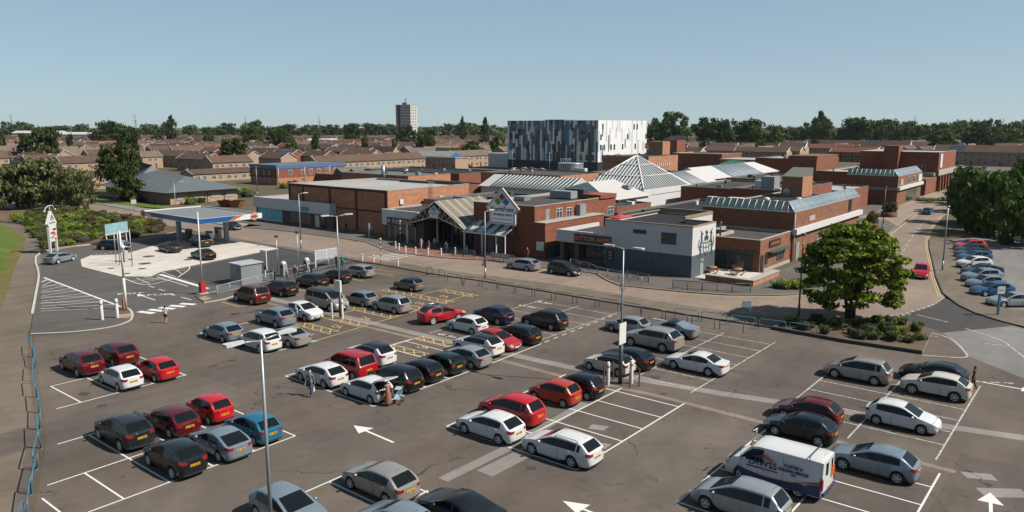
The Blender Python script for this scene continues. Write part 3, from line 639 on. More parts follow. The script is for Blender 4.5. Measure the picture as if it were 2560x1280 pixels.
for v_ in range(len(sh.v)): x, y, z = sh.v[v_]; sh.v[v_] = (-92.2+x, 82.09-z, 3.3-y)
part(t, 'sign_shield', sh, SIGNW)
for u0, u1, m in ((-92.3,-90.9,SHOPI),(-90.8,-88.4,SHOPG),(-88.3,-86.3,SHOPI)): bx(t, 'shop_window', u0, u1, 82.45, 82.58, 0.2, 2.4, m)
for u0 in (-92.4,-90.87,-88.37,-86.3): bx(t, 'window_frame', u0, u0+0.09, 82.38, 82.5, 0.05, 2.45, UPVC)
# --- entrance canopy: steel trusses, corrugated roof, glazed front
t = root('entrance_canopy', 'gabled entrance canopy with white steel truss and ribbed tan roof', 'canopy', (-79.8,80.2,0))
U0, U1, UC, ZE, ZA, V0, V1 = -85.8, -73.8, -79.8, 3.25, 6.95, 80.2, 91.0
ROOFT = mat('ribbed_tan_roof', (0.21,0.178,0.138), 0.75, 0.25, 1.0); ROOFT2 = mat('ribbed_pale_roof', (0.33,0.30,0.245), 0.7, 0.2, 1.0)
nst = 18
for sgn, ue in ((-1,U0-0.3),(1,U1+0.3)):
    for k in range(nst):
        a, c = V0-0.1+(V1-V0+0.1)*k/nst, V0-0.1+(V1-V0+0.1)*(k+1)/nst-0.06
        b = MB(); b.add([(ue,a,ZE-0.15),(ue,c,ZE-0.15),(UC,c,ZA+0.05),(UC,a,ZA+0.05),(ue,a,ZE-0.07),(ue,c,ZE-0.07),(UC,c,ZA+0.13),(UC,a,ZA+0.13)],
                        [(0,1,2,3),(7,6,5,4),(0,4,5,1),(1,5,6,2),(2,6,7,3),(3,7,4,0)] if sgn > 0 else [(3,2,1,0),(4,5,6,7),(1,5,4,0),(2,6,5,1),(3,7,6,2),(0,4,7,3)])
        part(t, 'roof_sheet', b, ROOFT2 if k % 3 == 1 else ROOFT)
b = MB(); b.add([(U0,V0+0.05,ZE-0.2),(UC,V0+0.05,ZA-0.02),(UC,V1,ZA-0.02),(U0,V1,ZE-0.2)],[(0,1,2,3)]); b.add([(U1,V0+0.05,ZE-0.2),(U1,V1,ZE-0.2),(UC,V1,ZA-0.02),(UC,V0+0.05,ZA-0.02)],[(0,1,2,3)]); part(t, 'soffit', b, STEELD)
def truss(v):
    b = MB()
    b.tube([(U0-0.3,v,ZE-0.15),(UC,v,ZA)],0.09,6); b.tube([(U1+0.3,v,ZE-0.15),(UC,v,ZA)],0.09,6)
    b.tube([(U0,v,ZE-0.1),(UC,v,4.85)],0.08,6); b.tube([(U1,v,ZE-0.1),(UC,v,4.85)],0.08,6)
    for s_ in (-1,1):
        ue = U0 if s_ < 0 else U1
        for k in range(1,6):
            f0, f1 = k/6, (k+0.5)/6 if k % 2 else (k-0.5)/6
            top = (ue+(UC-ue)*k/6, v, ZE-0.15+(ZA-ZE+0.15)*k/6)
            for kk in (k-0.5, k+0.5): b.tube([top, (ue+(UC-ue)*kk/6, v, ZE-0.1+(4.85-ZE+0.1)*kk/6)],0.045,5)
    return b
part(t, 'truss', truss(80.25), UPVC); part(t, 'truss', truss(83.6), STEEL)
for (u,v) in ((U0,80.25),(U1,80.25),(-82.6,83.6),(-76.9,83.6),(U0,85.5),(U1,83.6)):
    bx(t, 'post', u-0.09, u+0.09, v-0.09, v+0.09, 0.02, ZE+(0 if u in (U0,U1) else 1.3), UPVC)
for k in range(6):
    u0 = U0+0.3+k*1.92; bx(t, 'glazed_panel', u0, u0+1.86, 86.0, 86.06, 0.1, 3.1, SHOPG); bx(t, 'mullion', u0-0.06, u0, 85.95, 86.05, 0.0, 5.2, STEEL)
bx(t, 'transom', U0, U1, 85.93, 86.04, 3.1, 3.3, STEEL); bx(t, 'upper_panel', U0+2, U1-2, 86.02, 86.08, 3.3, 4.9, SHOPI)
def diamond_sign(t, uc, v, z0, w, h, name='sign', face='v'):
    """A house-shaped plate: point up, notched shoulders, straight foot, with a navy keyline."""
    def P(pts, dv): return [(uc+x*w, v+dv, z0+y*h) for x, y in pts]
    shape = [(-0.385,0),(0.385,0),(0.385,0.31),(0.5,0.44),(0.0,1.0),(-0.5,0.44),(-0.385,0.31)]
    def plate(sc, d0, d1, m, nm):
        b = MB(); c = (0,0.40); s = [((x-c[0])*sc+c[0], (y-c[1])*sc+c[1]) for x, y in shape]; n = len(s)
        b.add(P(s,d0)+P(s,d1), [tuple(range(n)), tuple(2*n-1-i for i in range(n))]+[((i+1)%n,i,n+i,n+(i+1)%n) for i in range(n)]); return part(t, nm, b, m)
    plate(1.0, 0.0, 0.18, UPVC, 'sign_plate'); plate(0.90, -0.012, 0.02, NAVYP, 'keyline'); plate(0.865, -0.02, 0.02, mat('sign_face_white',(1.15,1.17,1.2),0.5,0.03), 'sign_face')
    for col, x, y in (((0.40,0.015,0.045),0,0.755),((0.14,0.42,0.015),-0.122,0.625),((0.015,0.21,0.46),0.112,0.62)):
        b = MB(); pts = [(x,y-0.115),(x+0.105,y),(x,y+0.115),(x-0.105,y)]
        b.add(P(pts,-0.05)+P(pts,0.0), [(0,1,2,3),(0,4,5,1),(1,5,6,2),(2,6,7,3),(3,7,4,0)]); part(t, 'diamond', b, mat('diamond_%s' % ('red' if x == 0 else 'green' if x < 0 else 'blue'), col, 0.5, 0))
    TX = mat('sign_navy_text', (0.02,0.03,0.07), 0.6, 0)
    k_ = w/6.15
    put_text(t, 'NorthPoint', 0.93*k_, TX, (uc, v-0.03, z0+h*0.415), FV, ext=0.005, bold=0.022*k_, sx=0.98)
    put_text(t, 'shopping centre', 0.54*k_, TX, (uc+0.02*w, v-0.03, z0+h*0.275), FV, ext=0.005, bold=0.013*k_, sx=0.98)
    b = MB(); b.box(uc-0.30*w, uc+0.30*w, v-0.03, v-0.01, z0+h*0.135, z0+h*0.15); part(t, 'address_line', b, TX)
diamond_sign(t, -79.8, 80.05, 4.55, 2.5, 1.95)
# --- red brick block right of the entrance, with the big sign
t = root('red_brick_block', 'red brick two-storey block behind the large diamond sign', 'shop', (-68,82.6,0))
walls_roof(t, [(-74.1,82.6),(-62.9,82.6),(-62.9,103.8),(-74.1,103.8)], 7.15, BRICK, FELTM, 0.3)
bx(t, 'low_parapet', -62.9, -61.1, 82.64, 97.5, -0.05, 4.95, BRICK); bx(t, 'parapet_coping', -63.0, -61.0, 82.55, 97.6, 4.95, 5.05, COPING)
bx(t, 'stair_head', -67.8, -62.7, 99.0, 103.7, 7.0, 7.6, BRICK)
bx(t, 'roof_fire_door', -62.92, -62.86, 85.1, 86.0, 5.05, 6.6, GREYC)
window(t, 'u', 87.7, 89.1, 5.0, 6.5, -62.9); window(t, 'u', 90.2, 91.6, 4.9, 6.4, -62.9); window(t, 'u', 101.4, 103.0, 3.9, 5.6, -62.9)
bx(t, 'cool_unit', -62.9, -62.1, 92.6, 94.2, 5.1, 6.7, GREYC)
bx(t, 'roof_unit', -70.5, -66.5, 96.5, 98.3, 7.0, 8.1, GREYC); bx(t, 'roof_unit', -72.5, -70.5, 90, 91.6, 6.9, 7.5, GALV); bx(t, 'roof_unit', -69.5, -66.0, 99.3, 101, 7.2, 8.3, STEELD)
bx(t, 'notice', -62.5, -61.3, 82.5, 82.62, 1.2, 2.4, UPVC)
p = MB(); p.tube([(-66.8,82.5,6.6),(-66.8,82.5,2.9)],0.03,5); part(t, 'down_pipe', p, UPVC)
bx(t, 'lower_paint', -61.12, -61.04, 83.0, 97.3, 0.0, 1.9, PUBD)
# glass lean-to canopy under the sign
t = root('glass_porch', 'lean-to glass canopy on white posts below the large diamond sign', 'canopy', (-69.7,80.5,0))
for k in range(9):
    u0 = -73.6+k*0.88; b = MB(); b.add([(u0,79.7,3.15),(u0+0.8,79.7,3.15),(u0+0.8,82.5,4.55),(u0,82.5,4.55),(u0,79.7,3.19),(u0+0.8,79.7,3.19),(u0+0.8,82.5,4.59),(u0,82.5,4.59)],[(3,2,1,0),(4,5,6,7),(0,1,5,4),(1,2,6,5),(2,3,7,6),(3,0,4,7)])
    part(t, 'glass_panel', b, WHITEM if k % 2 else SKYG_SHADE)
    r_ = MB(); r_.tube([(u0+0.84,79.65,3.2),(u0+0.84,82.5,4.62)],0.04,5); part(t, 'rafter', r_, UPVC)
bx(t, 'gutter', -73.7, -65.7, 79.58, 79.7, 3.05, 3.2, UPVC)
for u in (-73.4,-70.0,-67.4,-65.8): bx(t, 'post', u-0.07, u+0.07, 79.66, 79.8, 0.1, 3.1, UPVC)
bx(t, 'shop_front', -72.9, -68.2, 82.36, 82.56, 0.2, 2.6, SHOPI); bx(t, 'shop_sign', -72.9, -68.2, 82.25, 82.5, 2.62, 3.4, mat('ochre_sign',(0.42,0.28,0.11),0.5,0.3))
for u in (-72.95,-71.4,-69.8,-68.25): bx(t, 'window_frame', u-0.05, u+0.05, 82.2, 82.4, 0.1, 2.6, STEELD)
t = root('diamond_sign', 'large house-shaped white sign with three coloured diamonds above the porch', 'sign', (-67.6,81.6,0))
diamond_sign(t, -67.6, 81.3, 4.45, 6.15, 5.15)
for u in (-69.3,-65.9):
    b = MB(); b.tube([(u,81.6,0.0),(u,81.6,7.0)],0.09,6); part(t, 'post', b, STEELD)
# --- pub
t = root('pub', 'flat-roofed pub painted pale grey above dark slate with orange lettering', 'pub', (-48,82.8,0))
BROWNB = mat('parapet_timber', (0.30,0.21,0.14), 0.85, 0.2)
poly = [(-51.7,82.8),(-39.5,82.8),(-39.5,89.3),(-43.7,89.3),(-43.7,97.5),(-51.7,97.5)]
n = len(poly)
for nm, z0, z1, m in (('lower_wall',-0.05,2.75,PUBD),('upper_wall',2.75,6.2,PUBW)):
    b = MB(); b.add([(p[0],p[1],z0) for p in poly]+[(p[0],p[1],z1) for p in poly], [(i,(i+1)%n,n+(i+1)%n,n+i) for i in range(n)]); part(t, nm, b, m)
b = MB(); b.poly([(p[0],p[1],5.75) for p in poly]); part(t, 'roof', b, FELT)
b = MB()
for i in range(n):
    p, q = Vector(poly[i]), Vector(poly[(i+1)%n]); e = (q-p).normalized(); nn = Vector((-e.y,e.x)); h = 6.32 if i not in (3,4) else 6.6
    a, c = p-e*0.03, q+e*0.03; b.add([(a.x-nn.x*0.04,a.y-nn.y*0.04,6.2),(c.x-nn.x*0.04,c.y-nn.y*0.04,6.2),(c.x+nn.x*0.28,c.y+nn.y*0.28,6.2),(a.x+nn.x*0.28,a.y+nn.y*0.28,6.2),
        (a.x-nn.x*0.04,a.y-nn.y*0.04,h+0.001*i),(c.x-nn.x*0.04,c.y-nn.y*0.04,h+0.001*i),(c.x+nn.x*0.28,c.y+nn.y*0.28,h+0.001*i),(a.x+nn.x*0.28,a.y+nn.y*0.28,h+0.001*i)],[(4,5,6,7),(0,1,5,4),(1,2,6,5),(2,3,7,6),(3,0,4,7)])
part(t, 'parapet', b, BROWNB)
bx(t, 'bar_wing', -59.3, -51.72, 84.2, 93.0, -0.05, 3.0, BRICKD); bx(t, 'bar_roof', -59.1, -51.75, 83.2, 92.8, 3.75, 3.8, FELTM)
bx(t, 'fascia', -59.35, -51.72, 82.78, 83.15, 2.75, 4.35, PUBW); bx(t, 'fascia_return', -59.35, -59.0, 83.15, 93.0, 2.75, 4.3, PUBW); bx(t, 'soffit', -59.2, -51.75, 83.0, 84.3, 2.72, 2.8, PUBD)
s = bx(t, 'name_board', -56.3, -50.7, 82.55, 82.77, 2.95, 4.05, BLACKP)
ORANGE = mat('orange_lettering', (0.95,0.30,0.13), 0.5, 0)
put_text(t, 'SUTTON ARMS', 0.80, ORANGE, (-53.5,82.53,3.5), FV, bold=0.012, space=1.08)
for u0, u1 in ((-58.3,-56.9),): bx(t, 'door', u0, u1, 84.1, 84.19, 0.0, 2.2, BLACKP)
for u0, u1 in ((-55.9,-54.0),(-53.9,-52.1)): window(t, 'v', u0, u1, 0.6, 2.3, 84.2, STEELD, SHOPG)
for u in (-59.0,-56.6): bx(t, 'brick_pier', u, u+0.6, 83.2, 84.2, 0.0, 2.75, BRICKD)
bx(t, 'wall_sign', -51.3, -50.2, 82.68, 82.79, 0.9, 2.5, BLACKP)
for k in range(3): bx(t, 'wall_sign_mark', -51.0, -50.5, 82.66, 82.69, 1.15+k*0.42, 1.4+k*0.42, mat('sign_dim_mark',(0.25,0.28,0.3),0.6,0))
window(t, 'v', -47.5, -45.7, 4.85, 5.35, 82.8, STEELD, WING, transom=False); window(t, 'v', -43.6, -41.6, 3.9, 5.3, 82.8, STEELD, WING)
for u in (-46.0,-44.9): bx(t, 'vent', u, u+0.25, 82.74, 82.82, 1.6, 1.85, BLACKP)
bx(t, 'side_door', -39.52, -39.45, 85.1, 86.0, 0.0, 2.1, GREYC)
bx(t, 'flood_light', -43.9, -43.7, 82.6, 82.8, 2.9, 3.05, UPVC)
# heraldic wall painting on the sunny end, in ink strokes: crest, shield and two rearing supporters
MUR = mat('mural_ink', (0.07,0.10,0.14), 0.7, 0.1)
b = MB()
def stroke(pts, w): 
    for i in range(len(pts)-1):
        (y0,z0),(y1,z1) = pts[i],pts[i+1]; d = Vector((y1-y0,z1-z0)); l = d.length or 1; nx, nz = -d.y/l*w/2, d.x/l*w/2
        b.add([(-39.44,y0+nx,z0+nz),(-39.44,y1+nx,z1+nz),(-39.44,y1-nx,z1-nz),(-39.44,y0-nx,z0-nz)],[(3,2,1,0)])
yc = 86.6
stroke([(yc-0.75,4.0),(yc-0.8,3.1),(yc,2.35),(yc+0.8,3.1),(yc+0.75,4.0),(yc-0.75,4.0)],0.13)
stroke([(yc,4.0),(yc,2.4)],0.1); stroke([(yc-0.75,3.4),(yc+0.75,3.4)],0.1)
stroke([(yc-0.35,4.2),(yc-0.45,4.75),(yc,4.6),(yc+0.45,4.75),(yc+0.35,4.2)],0.22); stroke([(yc,4.3),(yc,5.5)],0.3); stroke([(yc-0.25,5.4),(yc+0.3,5.1)],0.25)
for s_ in (-1,1):
    stroke([(yc+s_*1.9,2.3),(yc+s_*1.5,3.0),(yc+s_*1.7,3.7),(yc+s_*1.25,4.4),(yc+s_*1.45,5.1)],0.34); stroke([(yc+s_*1.45,5.1),(yc+s_*1.0,5.2)],0.26)
    stroke([(yc+s_*1.5,3.9),(yc+s_*0.8,4.2)],0.14); stroke([(yc+s_*1.6,3.6),(yc+s_*0.9,3.6)],0.14); stroke([(yc+s_*1.6,2.9),(yc+s_*1.0,2.4)],0.16)
    stroke([(yc+s_*1.7,3.2),(yc+s_*2.2,3.8),(yc+s_*1.95,4.6)],0.12); stroke([(yc+s_*1.3,5.2),(yc+s_*1.6,5.6)],0.14)
stroke([(yc-1.5,1.9),(yc-0.6,1.6),(yc+0.6,1.6),(yc+1.5,1.9)],0.22)
part(t, 'wall_painting', b, MUR)
t2 = root('red_parasol_cover', 'folded red cover lying on the pub roof', 'cover', (-50.9,85.2,6.3))
b = MB(); b.add([(-51.9,84.0,6.36),(-50.0,83.6,6.36),(-49.6,86.3,6.42),(-51.6,86.7,6.5),(-50.9,85.2,6.78)],[(0,1,4),(1,2,4),(2,3,4),(3,0,4),(3,2,1,0)]); part(t2, 'fabric', b, mat('red_fabric',(0.55,0.03,0.06),0.7,0.15))
# --- low brick annex right of the pub
t = root('brick_annex', 'low brick annex with dark sign between pub and glazed store', 'pub', (-37.8,91.3,0))
walls_roof(t, [(-41,91.3),(-34.5,91.3),(-34.5,102.3),(-43.6,102.3),(-43.6,97.6),(-41,97.6)], 4.1, BRICKM, FELTM, 0.3)
bx(t, 'recess', -40.7, -35.4, 91.2, 91.32, 0.1, 2.35, BLACKP); window(t, 'v', -40.4, -38.4, 0.3, 2.2, 91.2, STEELD, SHOPG); window(t, 'v', -38.2, -36.4, 0.3, 2.2, 91.2, STEELD, SHOPG)
bx(t, 'fascia', -41.05, -34.4, 91.15, 91.31, 2.4, 2.6, STEELD)
s = bx(t, 'name_board', -34.5, -34.38, 94.2, 98.0, 2.9, 3.75, BLACKP); put_text(t, 'SUTTON ARMS', 0.42, ORANGE, (-34.37,96.1,3.3), FU)
bx(t, 'awning', -34.5, -33.8, 93.8, 100.4, 2.25, 2.4, mat('green_awning',(0.03,0.09,0.085),0.6,0.1)); window(t, 'u', 97.2, 99.6, 0.8, 2.1, -34.5, STEELD, SHOPG)
bx(t, 'notice_board', -34.5, -34.42, 93.1, 93.8, 0.9, 2.4, BLACKP); bx(t, 'door', -34.52, -34.43, 91.6, 92.5, 0.0, 2.2, BLACKP)
b = MB(); b.tube([(-40.3,92.5,4.0),(-40.3,92.5,5.6)],0.1,6); b.lathe([(0.18,0),(0.18,0.3),(0.0,0.4)],(-40.3,92.5,5.55),8); part(t, 'flue', b, STEELD)
bx(t, 'plinth', -34.5, -34.4, 92.6, 102.0, -0.05, 0.35, COPING)
# --- terrace wall and brick planter in front of the annex
t = root('terrace_wall', 'low brick wall round the pub terrace', 'wall', (-37,84,0))
bx(t, 'wall', -37.6, -31.8, 82.6, 83.4, -0.02, 0.75, BRICKO); bx(t, 'wall', -32.6, -31.8, 83.42, 90.8, -0.02, 0.72, BRICKO)
bx(t, 'coping', -37.7, -31.7, 82.5, 83.5, 0.75, 0.83, COPING); bx(t, 'coping', -32.7, -31.7, 83.52, 90.9, 0.72, 0.80, COPING)
ring_sheet('terrace_paving', [(-39.4,83.5),(-32.6,83.5),(-32.6,91.1),(-39.4,91.1)], 0.13, CONC)
# --- glazed-edge stores along the right-hand road
def glazed_store(name, label, u0, u1, v0, v1, h, hb, roofm, gl=1.3, hg=1.3, n1=14, n2=26, doors=()):
    t = root(name, label, 'shop', (u1, v0, 0))
    walls_roof(t, [(u0,v0),(u1,v0),(u1,v1),(u0,v1)], h, BRICKM, roofm, 0.05)
    bx(t, 'concrete_band', u1-0.05, u1+0.55, v0-0.3, v1+0.2, hb, hb+0.75, WHITEP, None); bx(t, 'concrete_band', u0, u1-0.06, v0-0.22, v0+0.05, hb, hb+0.55, GREYC)
    for k in range(n1):                                                   # sloping panes facing -v
        a = u0+(u1-u0)*k/n1; c = u0+(u1-u0)*(k+1)/n1-0.12; a2 = a
        lim = lambda x: min(x, u1-gl*0.0)
        b = MB(); b.add([(a,v0+0.1,h+0.06),(c,v0+0.1,h+0.06),(min(c,u1-gl),v0+gl,h+hg),(min(a,u1-gl-0.02),v0+gl,h+hg)],[(0,1,2,3)]); part(t, 'pane', b, SKYG_SHADE)
        r_ = MB(); r_.tube([(c+0.06,v0+0.08,h+0.08),(min(c+0.06,u1-gl),v0+gl,h+hg+0.02)],0.05,4); part(t, 'glazing_bar', r_, UPVC)
    for k in range(n2):                                                   # sloping panes facing +u
        a = v0+(v1-v0)*k/n2; c = v0+(v1-v0)*(k+1)/n2-0.10
        b = MB(); b.add([(u1-0.1,a,h+0.06),(u1-0.1,c,h+0.06),(u1-gl,max(c,v0+gl),h+hg),(u1-gl,max(a,v0+gl-0.02),h+hg)],[(0,1,2,3)]); part(t, 'pane', b, SKYG)
        r_ = MB(); r_.tube([(u1-0.08,c+0.05,h+0.08),(u1-gl,max(c+0.05,v0+gl),h+hg+0.02)],0.04,4); part(t, 'glazing_bar', r_, UPVC)
    b = MB(); b.tube([(u1-0.05,v0+0.05,h+0.08),(u1-gl,v0+gl,h+hg+0.03)],0.09,5); part(t, 'hip_bar', b, UPVC)
    bx(t, 'inner_kerb', u0, u1-gl+0.02, v0+gl, v0+gl+0.2, h-0.2, h+hg+0.03, GREYC); bx(t, 'inner_kerb', u1-gl-0.2, u1-gl, v0+gl+0.21, v1, h-0.2, h+hg+0.02, GREYC)
    return t
t = glazed_store('glazed_store', 'brown brick store with sloping glass roof edge and white band beside the maple', -47.5, -34.3, 102.5, 134.0, 6.6, 3.65, FELT)
bx(t, 'louvre', -34.3, -34.22, 108.5, 111.0, 4.9, 5.6, COPING); bx(t, 'slot_window', -34.32, -34.2, 127.5, 129.0, 4.45, 6.5, WING)
for y in (103.6,112.2,124.8): bx(t, 'shop_door', -34.32, -34.2, y, y+1.3, 0.0, 2.4, GREYC)
for (u,v) in ((-41,114),(-44,118),(-40,121),(-42,110)):
    b = MB(); b.lathe([(0.5,6.5),(0.55,6.8),(0.3,7.0),(0.0,7.02)],(u,v,0),10); part(t, 'roof_cowl', b, WHITEP)
b = MB(); b.tube([(-34.1,102.3,6.5),(-34.1,102.3,0.1)],0.07,6); part(t, 'down_pipe', b, STEEL)
bx(t, 'tank_room', -44.6, -41.2, 126, 131, 6.5, 9.9, BRICKO); b = MB(); b.add([(-44.6,126,9.9),(-41.2,126,9.9),(-41.2,131,11.2),(-44.6,131,11.2),(-41.2,131,9.9),(-44.6,131,9.9)],[(0,1,2,3),(1,4,2),(3,5,0),(4,5,3,2)]); part(t, 'tank_room_roof', b, FELTG)
b = MB(); b.lathe([(0.0,0.0),(0.55,0.1),(0.6,0.16)],(0,0,0),10,axis='y')
for i_ in range(len(b.v)): x, y, z = b.v[i_]; b.v[i_] = (-43.5+x, 125.2+y, 7.4+z)
part(t, 'satellite_dish', b, GREYP)
t = glazed_store('glazed_store', 'second brown brick store with glass roof edge further along the road', -52.3, -41.0, 191.0, 216.0, 6.7, 3.55, FELTM, 1.5, 1.4, 11, 12)
for k, y in enumerate((201,206,210.5)): window(t, 'u', y, y+2.4, 4.6, 6.2, -41.0, UPVC, WING)
for y in (200,203,206,209): bx(t, 'shop_window', -41.05, -40.93, y, y+2.6, 0.1, 2.9, SHOPG)
bx(t, 'shop_sign', -41.0, -40.8, 211.5, 215.5, 4.5, 6.2, UPVC); bx(t, 'shop_sign', -41.0, -40.85, 193, 195.5, 4.6, 5.9, GREYP)
t = root('brick_arcade_block', 'tall red brick block with arcade of piers at the end of the road', 'shop', (-41.5,239,0))
walls_roof(t, [(-62,239),(-41.5,239),(-41.5,264.5),(-62,264.5)], 10.9, BRICK, FELTL, 0.3)
bx(t, 'tank_room', -55.2, -51.3, 236.6, 241.5, 0, 12.6, BRICK); bx(t, 'concrete_band', -41.5, -41.2, 239.2, 264.5, 4.5, 6.0, COPING)
bx(t, 'arcade_shadow_wall', -41.52, -41.44, 239.4, 264.3, 0.1, 4.4, BLACKP)  # black sheet painted in for the shade behind the piers
for k in range(7): bx(t, 'pier', -41.5, -40.7, 239.3+k*4.1, 240.3+k*4.1, 0.0, 4.45, BRICK)
bx(t, 'hanging_banner', -41.48, -41.3, 240.5, 243.5, 6.6, 10.4, UPVC); window(t, 'v', -46.5, -44.6, 6.0, 7.4, 239, UPVC, WING)
bx(t, 'link_wall', -52, -41.6, 225, 238.9, 0, 4.2, BRICK); bx(t, 'side_canopy', -60, -42, 236.8, 238.9, 4.4, 5.3, GREYC)
# --- flat-roofed mall units between
LEAD = mat('lead_coping',(0.15,0.145,0.14),0.8,0.2)
def unit(label, u0, u1, v0, v1, h, wall=None, roof=None, name='flat_roofed_unit', extra=None):
    t = root(name, label, 'shop', ((u0+u1)/2, v0, 0), 'flat-roofed mall units'); walls_roof(t, [(u0,v0),(u1,v0),(u1,v1),(u0,v1)], h, wall or BRICK, roof or FELT, 0.25, LEAD)
    rv = random.Random(int(u0*7+v0))
    for _ in range(rv.randint(4,7)):
        x, y = rv.uniform(u0+1,u1-1.5), rv.uniform(v0+1,v1-1.5)
        if rv.random() < 0.5: bx(t, 'roof_vent', x, x+rv.uniform(0.4,1.3), y, y+rv.uniform(0.4,1.1), h-0.3, h+rv.uniform(0.15,0.7), rv.choice((GALV,GREYC,STEELD,UPVC)))
        else: b = MB(); r_ = rv.uniform(0.12,0.3); b.lathe([(r_,h-0.3),(r_,h+0.4),(r_*1.5,h+0.42),(0.0,h+0.6)],(x,y,0),8); part(t, 'roof_cowl', b, rv.choice((GALV,STEELD)))
    return t
t = unit('wide dark felt roof between pub and white hipped roof', -62.6, -47.7, 98.2, 133.5, 4.5)
for (u,v,w,d,h) in ((-58,128,2.2,1.4,1.1),(-54.5,127.5,2.6,1.5,1.3),(-60,131,1.5,1.2,0.9)):
    bx(t, 'plant_unit', u, u+w, v, v+d, 4.4, 4.4+h, UPVC)
for k in range(2): b = MB(); b.tube([(-53+k*3,131.5,4.3),(-53+k*3,131.5,5.6),(-50.2+k*3,131.5,5.6),(-50.2+k*3,131.5,4.3)],0.04,5); part(t, 'guard_rail', b, GALV)
unit('grey felt roof between the red brick block and the white hipped roof', -73.9, -63.0, 104.2, 115.5, 5.2, BRICK, FELTM)
t = unit('orange brick unit between pale-roofed store and striped white roof', -94.6, -74.4, 92.5, 111.5, 5.6, BRICKO, FELTM)
window(t, 'u', 104.5, 106, 3.9, 5.0, -74.4); window(t, 'u', 107.3, 108.6, 3.9, 5.0, -74.4)
bx(t, 'roof_unit', -84, -80, 97, 99, 5.5, 6.3, STEELD); bx(t, 'roof_unit', -90, -87, 95, 96.5, 5.5, 6.2, GALV)
unit('low brick unit right of the pyramid with dark roof', -70.5, -59.2, 141.5, 166, 6.0, BRICK, FELTM)
t = unit('dark brick unit behind the low one right of the pyramid', -58.6, -48.2, 139, 166, 6.4, BRICK, FELTM)
bx(t, 'plant_cabinet', -54, -51.5, 141.5, 144.5, 6.2, 8.7, GREYC); bx(t, 'plant_cabinet', -57, -55, 146, 148, 6.2, 7.6, UPVC)
unit('brick unit beside the far white roof', -74, -62, 172, 197, 6.0, BRICK, FELTM)
unit('pale-roofed unit in front of the brick arcade block', -60, -46, 168, 186, 4.6, BRICK, FELTL)
t = unit('tall brick unit with sloping parapet behind the roof stair box', -88, -70, 225, 246, 8.7, BRICK, FELTL); bx(t, 'upper_block', -78.5, -70.2, 226, 245.5, 8.6, 9.6, BRICK)
unit('pale-roofed low unit beyond the tall brick unit', -69, -56, 222, 262, 5.6, BRICK, FELTL)
unit('brick unit left of the striped white roof', -140, -113, 118, 131, 5.2, BRICK, FELTM)
t = unit('flat brick unit with steel flue behind the pale-roofed store', -157, -132.4, 124.5, 139, 6.4, BRICKO, FELTG)
b = MB(); b.tube([(-140.5,124.0,5),(-140.5,124.0,8.8)],0.45,10); part(t, 'flue', b, GALV)
unit('long dark-roofed brick unit in front of the brick terrace', -182, -142.5, 153, 172, 5.2, BRICK, FELT)
unit('brick unit left of the panelled block', -139, -112, 158, 178, 5.6, BRICKO, FELTM)
unit('brick unit between panelled block and pyramid', -118, -96, 176, 200, 5.4, BRICK, FELTM)
t = root('brick_hall', 'brick hall with raised lettering and sloping glass left of the pyramid apex', 'hall', (-107,186,0))
walls_roof(t, [(-128,203),(-112,203),(-112,222),(-128,222)], 9.0, BRICKO, FELTM, 0.2)
for k in range(7): b = MB(); b.add([(-128+k*2.2,202.9,7.2),(-126.1+k*2.2,202.9,7.2),(-126.1+k*2.2,204.6,9.3),(-128+k*2.2,204.6,9.3)],[(0,1,2,3)]); part(t, 'pane', b, SKYG_SHADE)
for k in range(7): bx(t, 'raised_letter', -112.0, -111.85, 208+k*1.3, 208.8+k*1.3, 5.8, 6.9, GREYP)
bx(t, 'tank_room', -122.5, -117.5, 222, 227, 0, 13.2, BRICKO)
t = root('steel_tank', 'round galvanised water tank in front of the panelled block', 'tank', (-138,200,0))
b = MB(); b.lathe([(4.0,0.0),(4.0,6.4)],(-138,200,0),24); part(t, 'shell', b, GALV); b = MB(); b.lathe([(4.05,6.4),(4.05,6.65),(3.9,6.65),(3.8,6.45),(0.0,6.6)],(-138,200,0),24); part(t, 'lid', b, GALV)
bx(t, 'cabinet', -135.5, -131, 197.5, 199, 0, 5.2, UPVC)
b = MB()
for k in range(5): b.tube([(-140+k*0.9,197.4,6.6),(-140+k*0.9,197.4,8.0)],0.06,4)
b.tube([(-140,197.4,8.0),(-136.4,197.4,8.0)],0.06,4); part(t, 'guard_rail', b, UPVC)
t = root('green_roof_kiosk', 'low pavilion with green ribbed hipped roof', 'pavilion', (-98,236,0))
bx(t, 'wall', -104, -93, 231, 241, 0, 4.2, BRICK)
GREENR = mat('green_sheet_roof', (0.03,0.17,0.10), 0.45, 0.15)
b = MB(); b.add([(-106,229,4.2),(-91,229,4.2),(-91,243,4.2),(-106,243,4.2),(-100.5,236,7.2),(-96.5,236,7.2)],[(0,1,5,4),(1,2,5),(2,3,4,5),(3,0,4)]); part(t, 'roof', b, GREENR)
for k in range(8): b = MB(); b.tube([(-105+k*1.9,229.05,4.25),(-101+k*0.7,236,7.25)],0.06,4); part(t, 'standing_seam', b, GREENR)

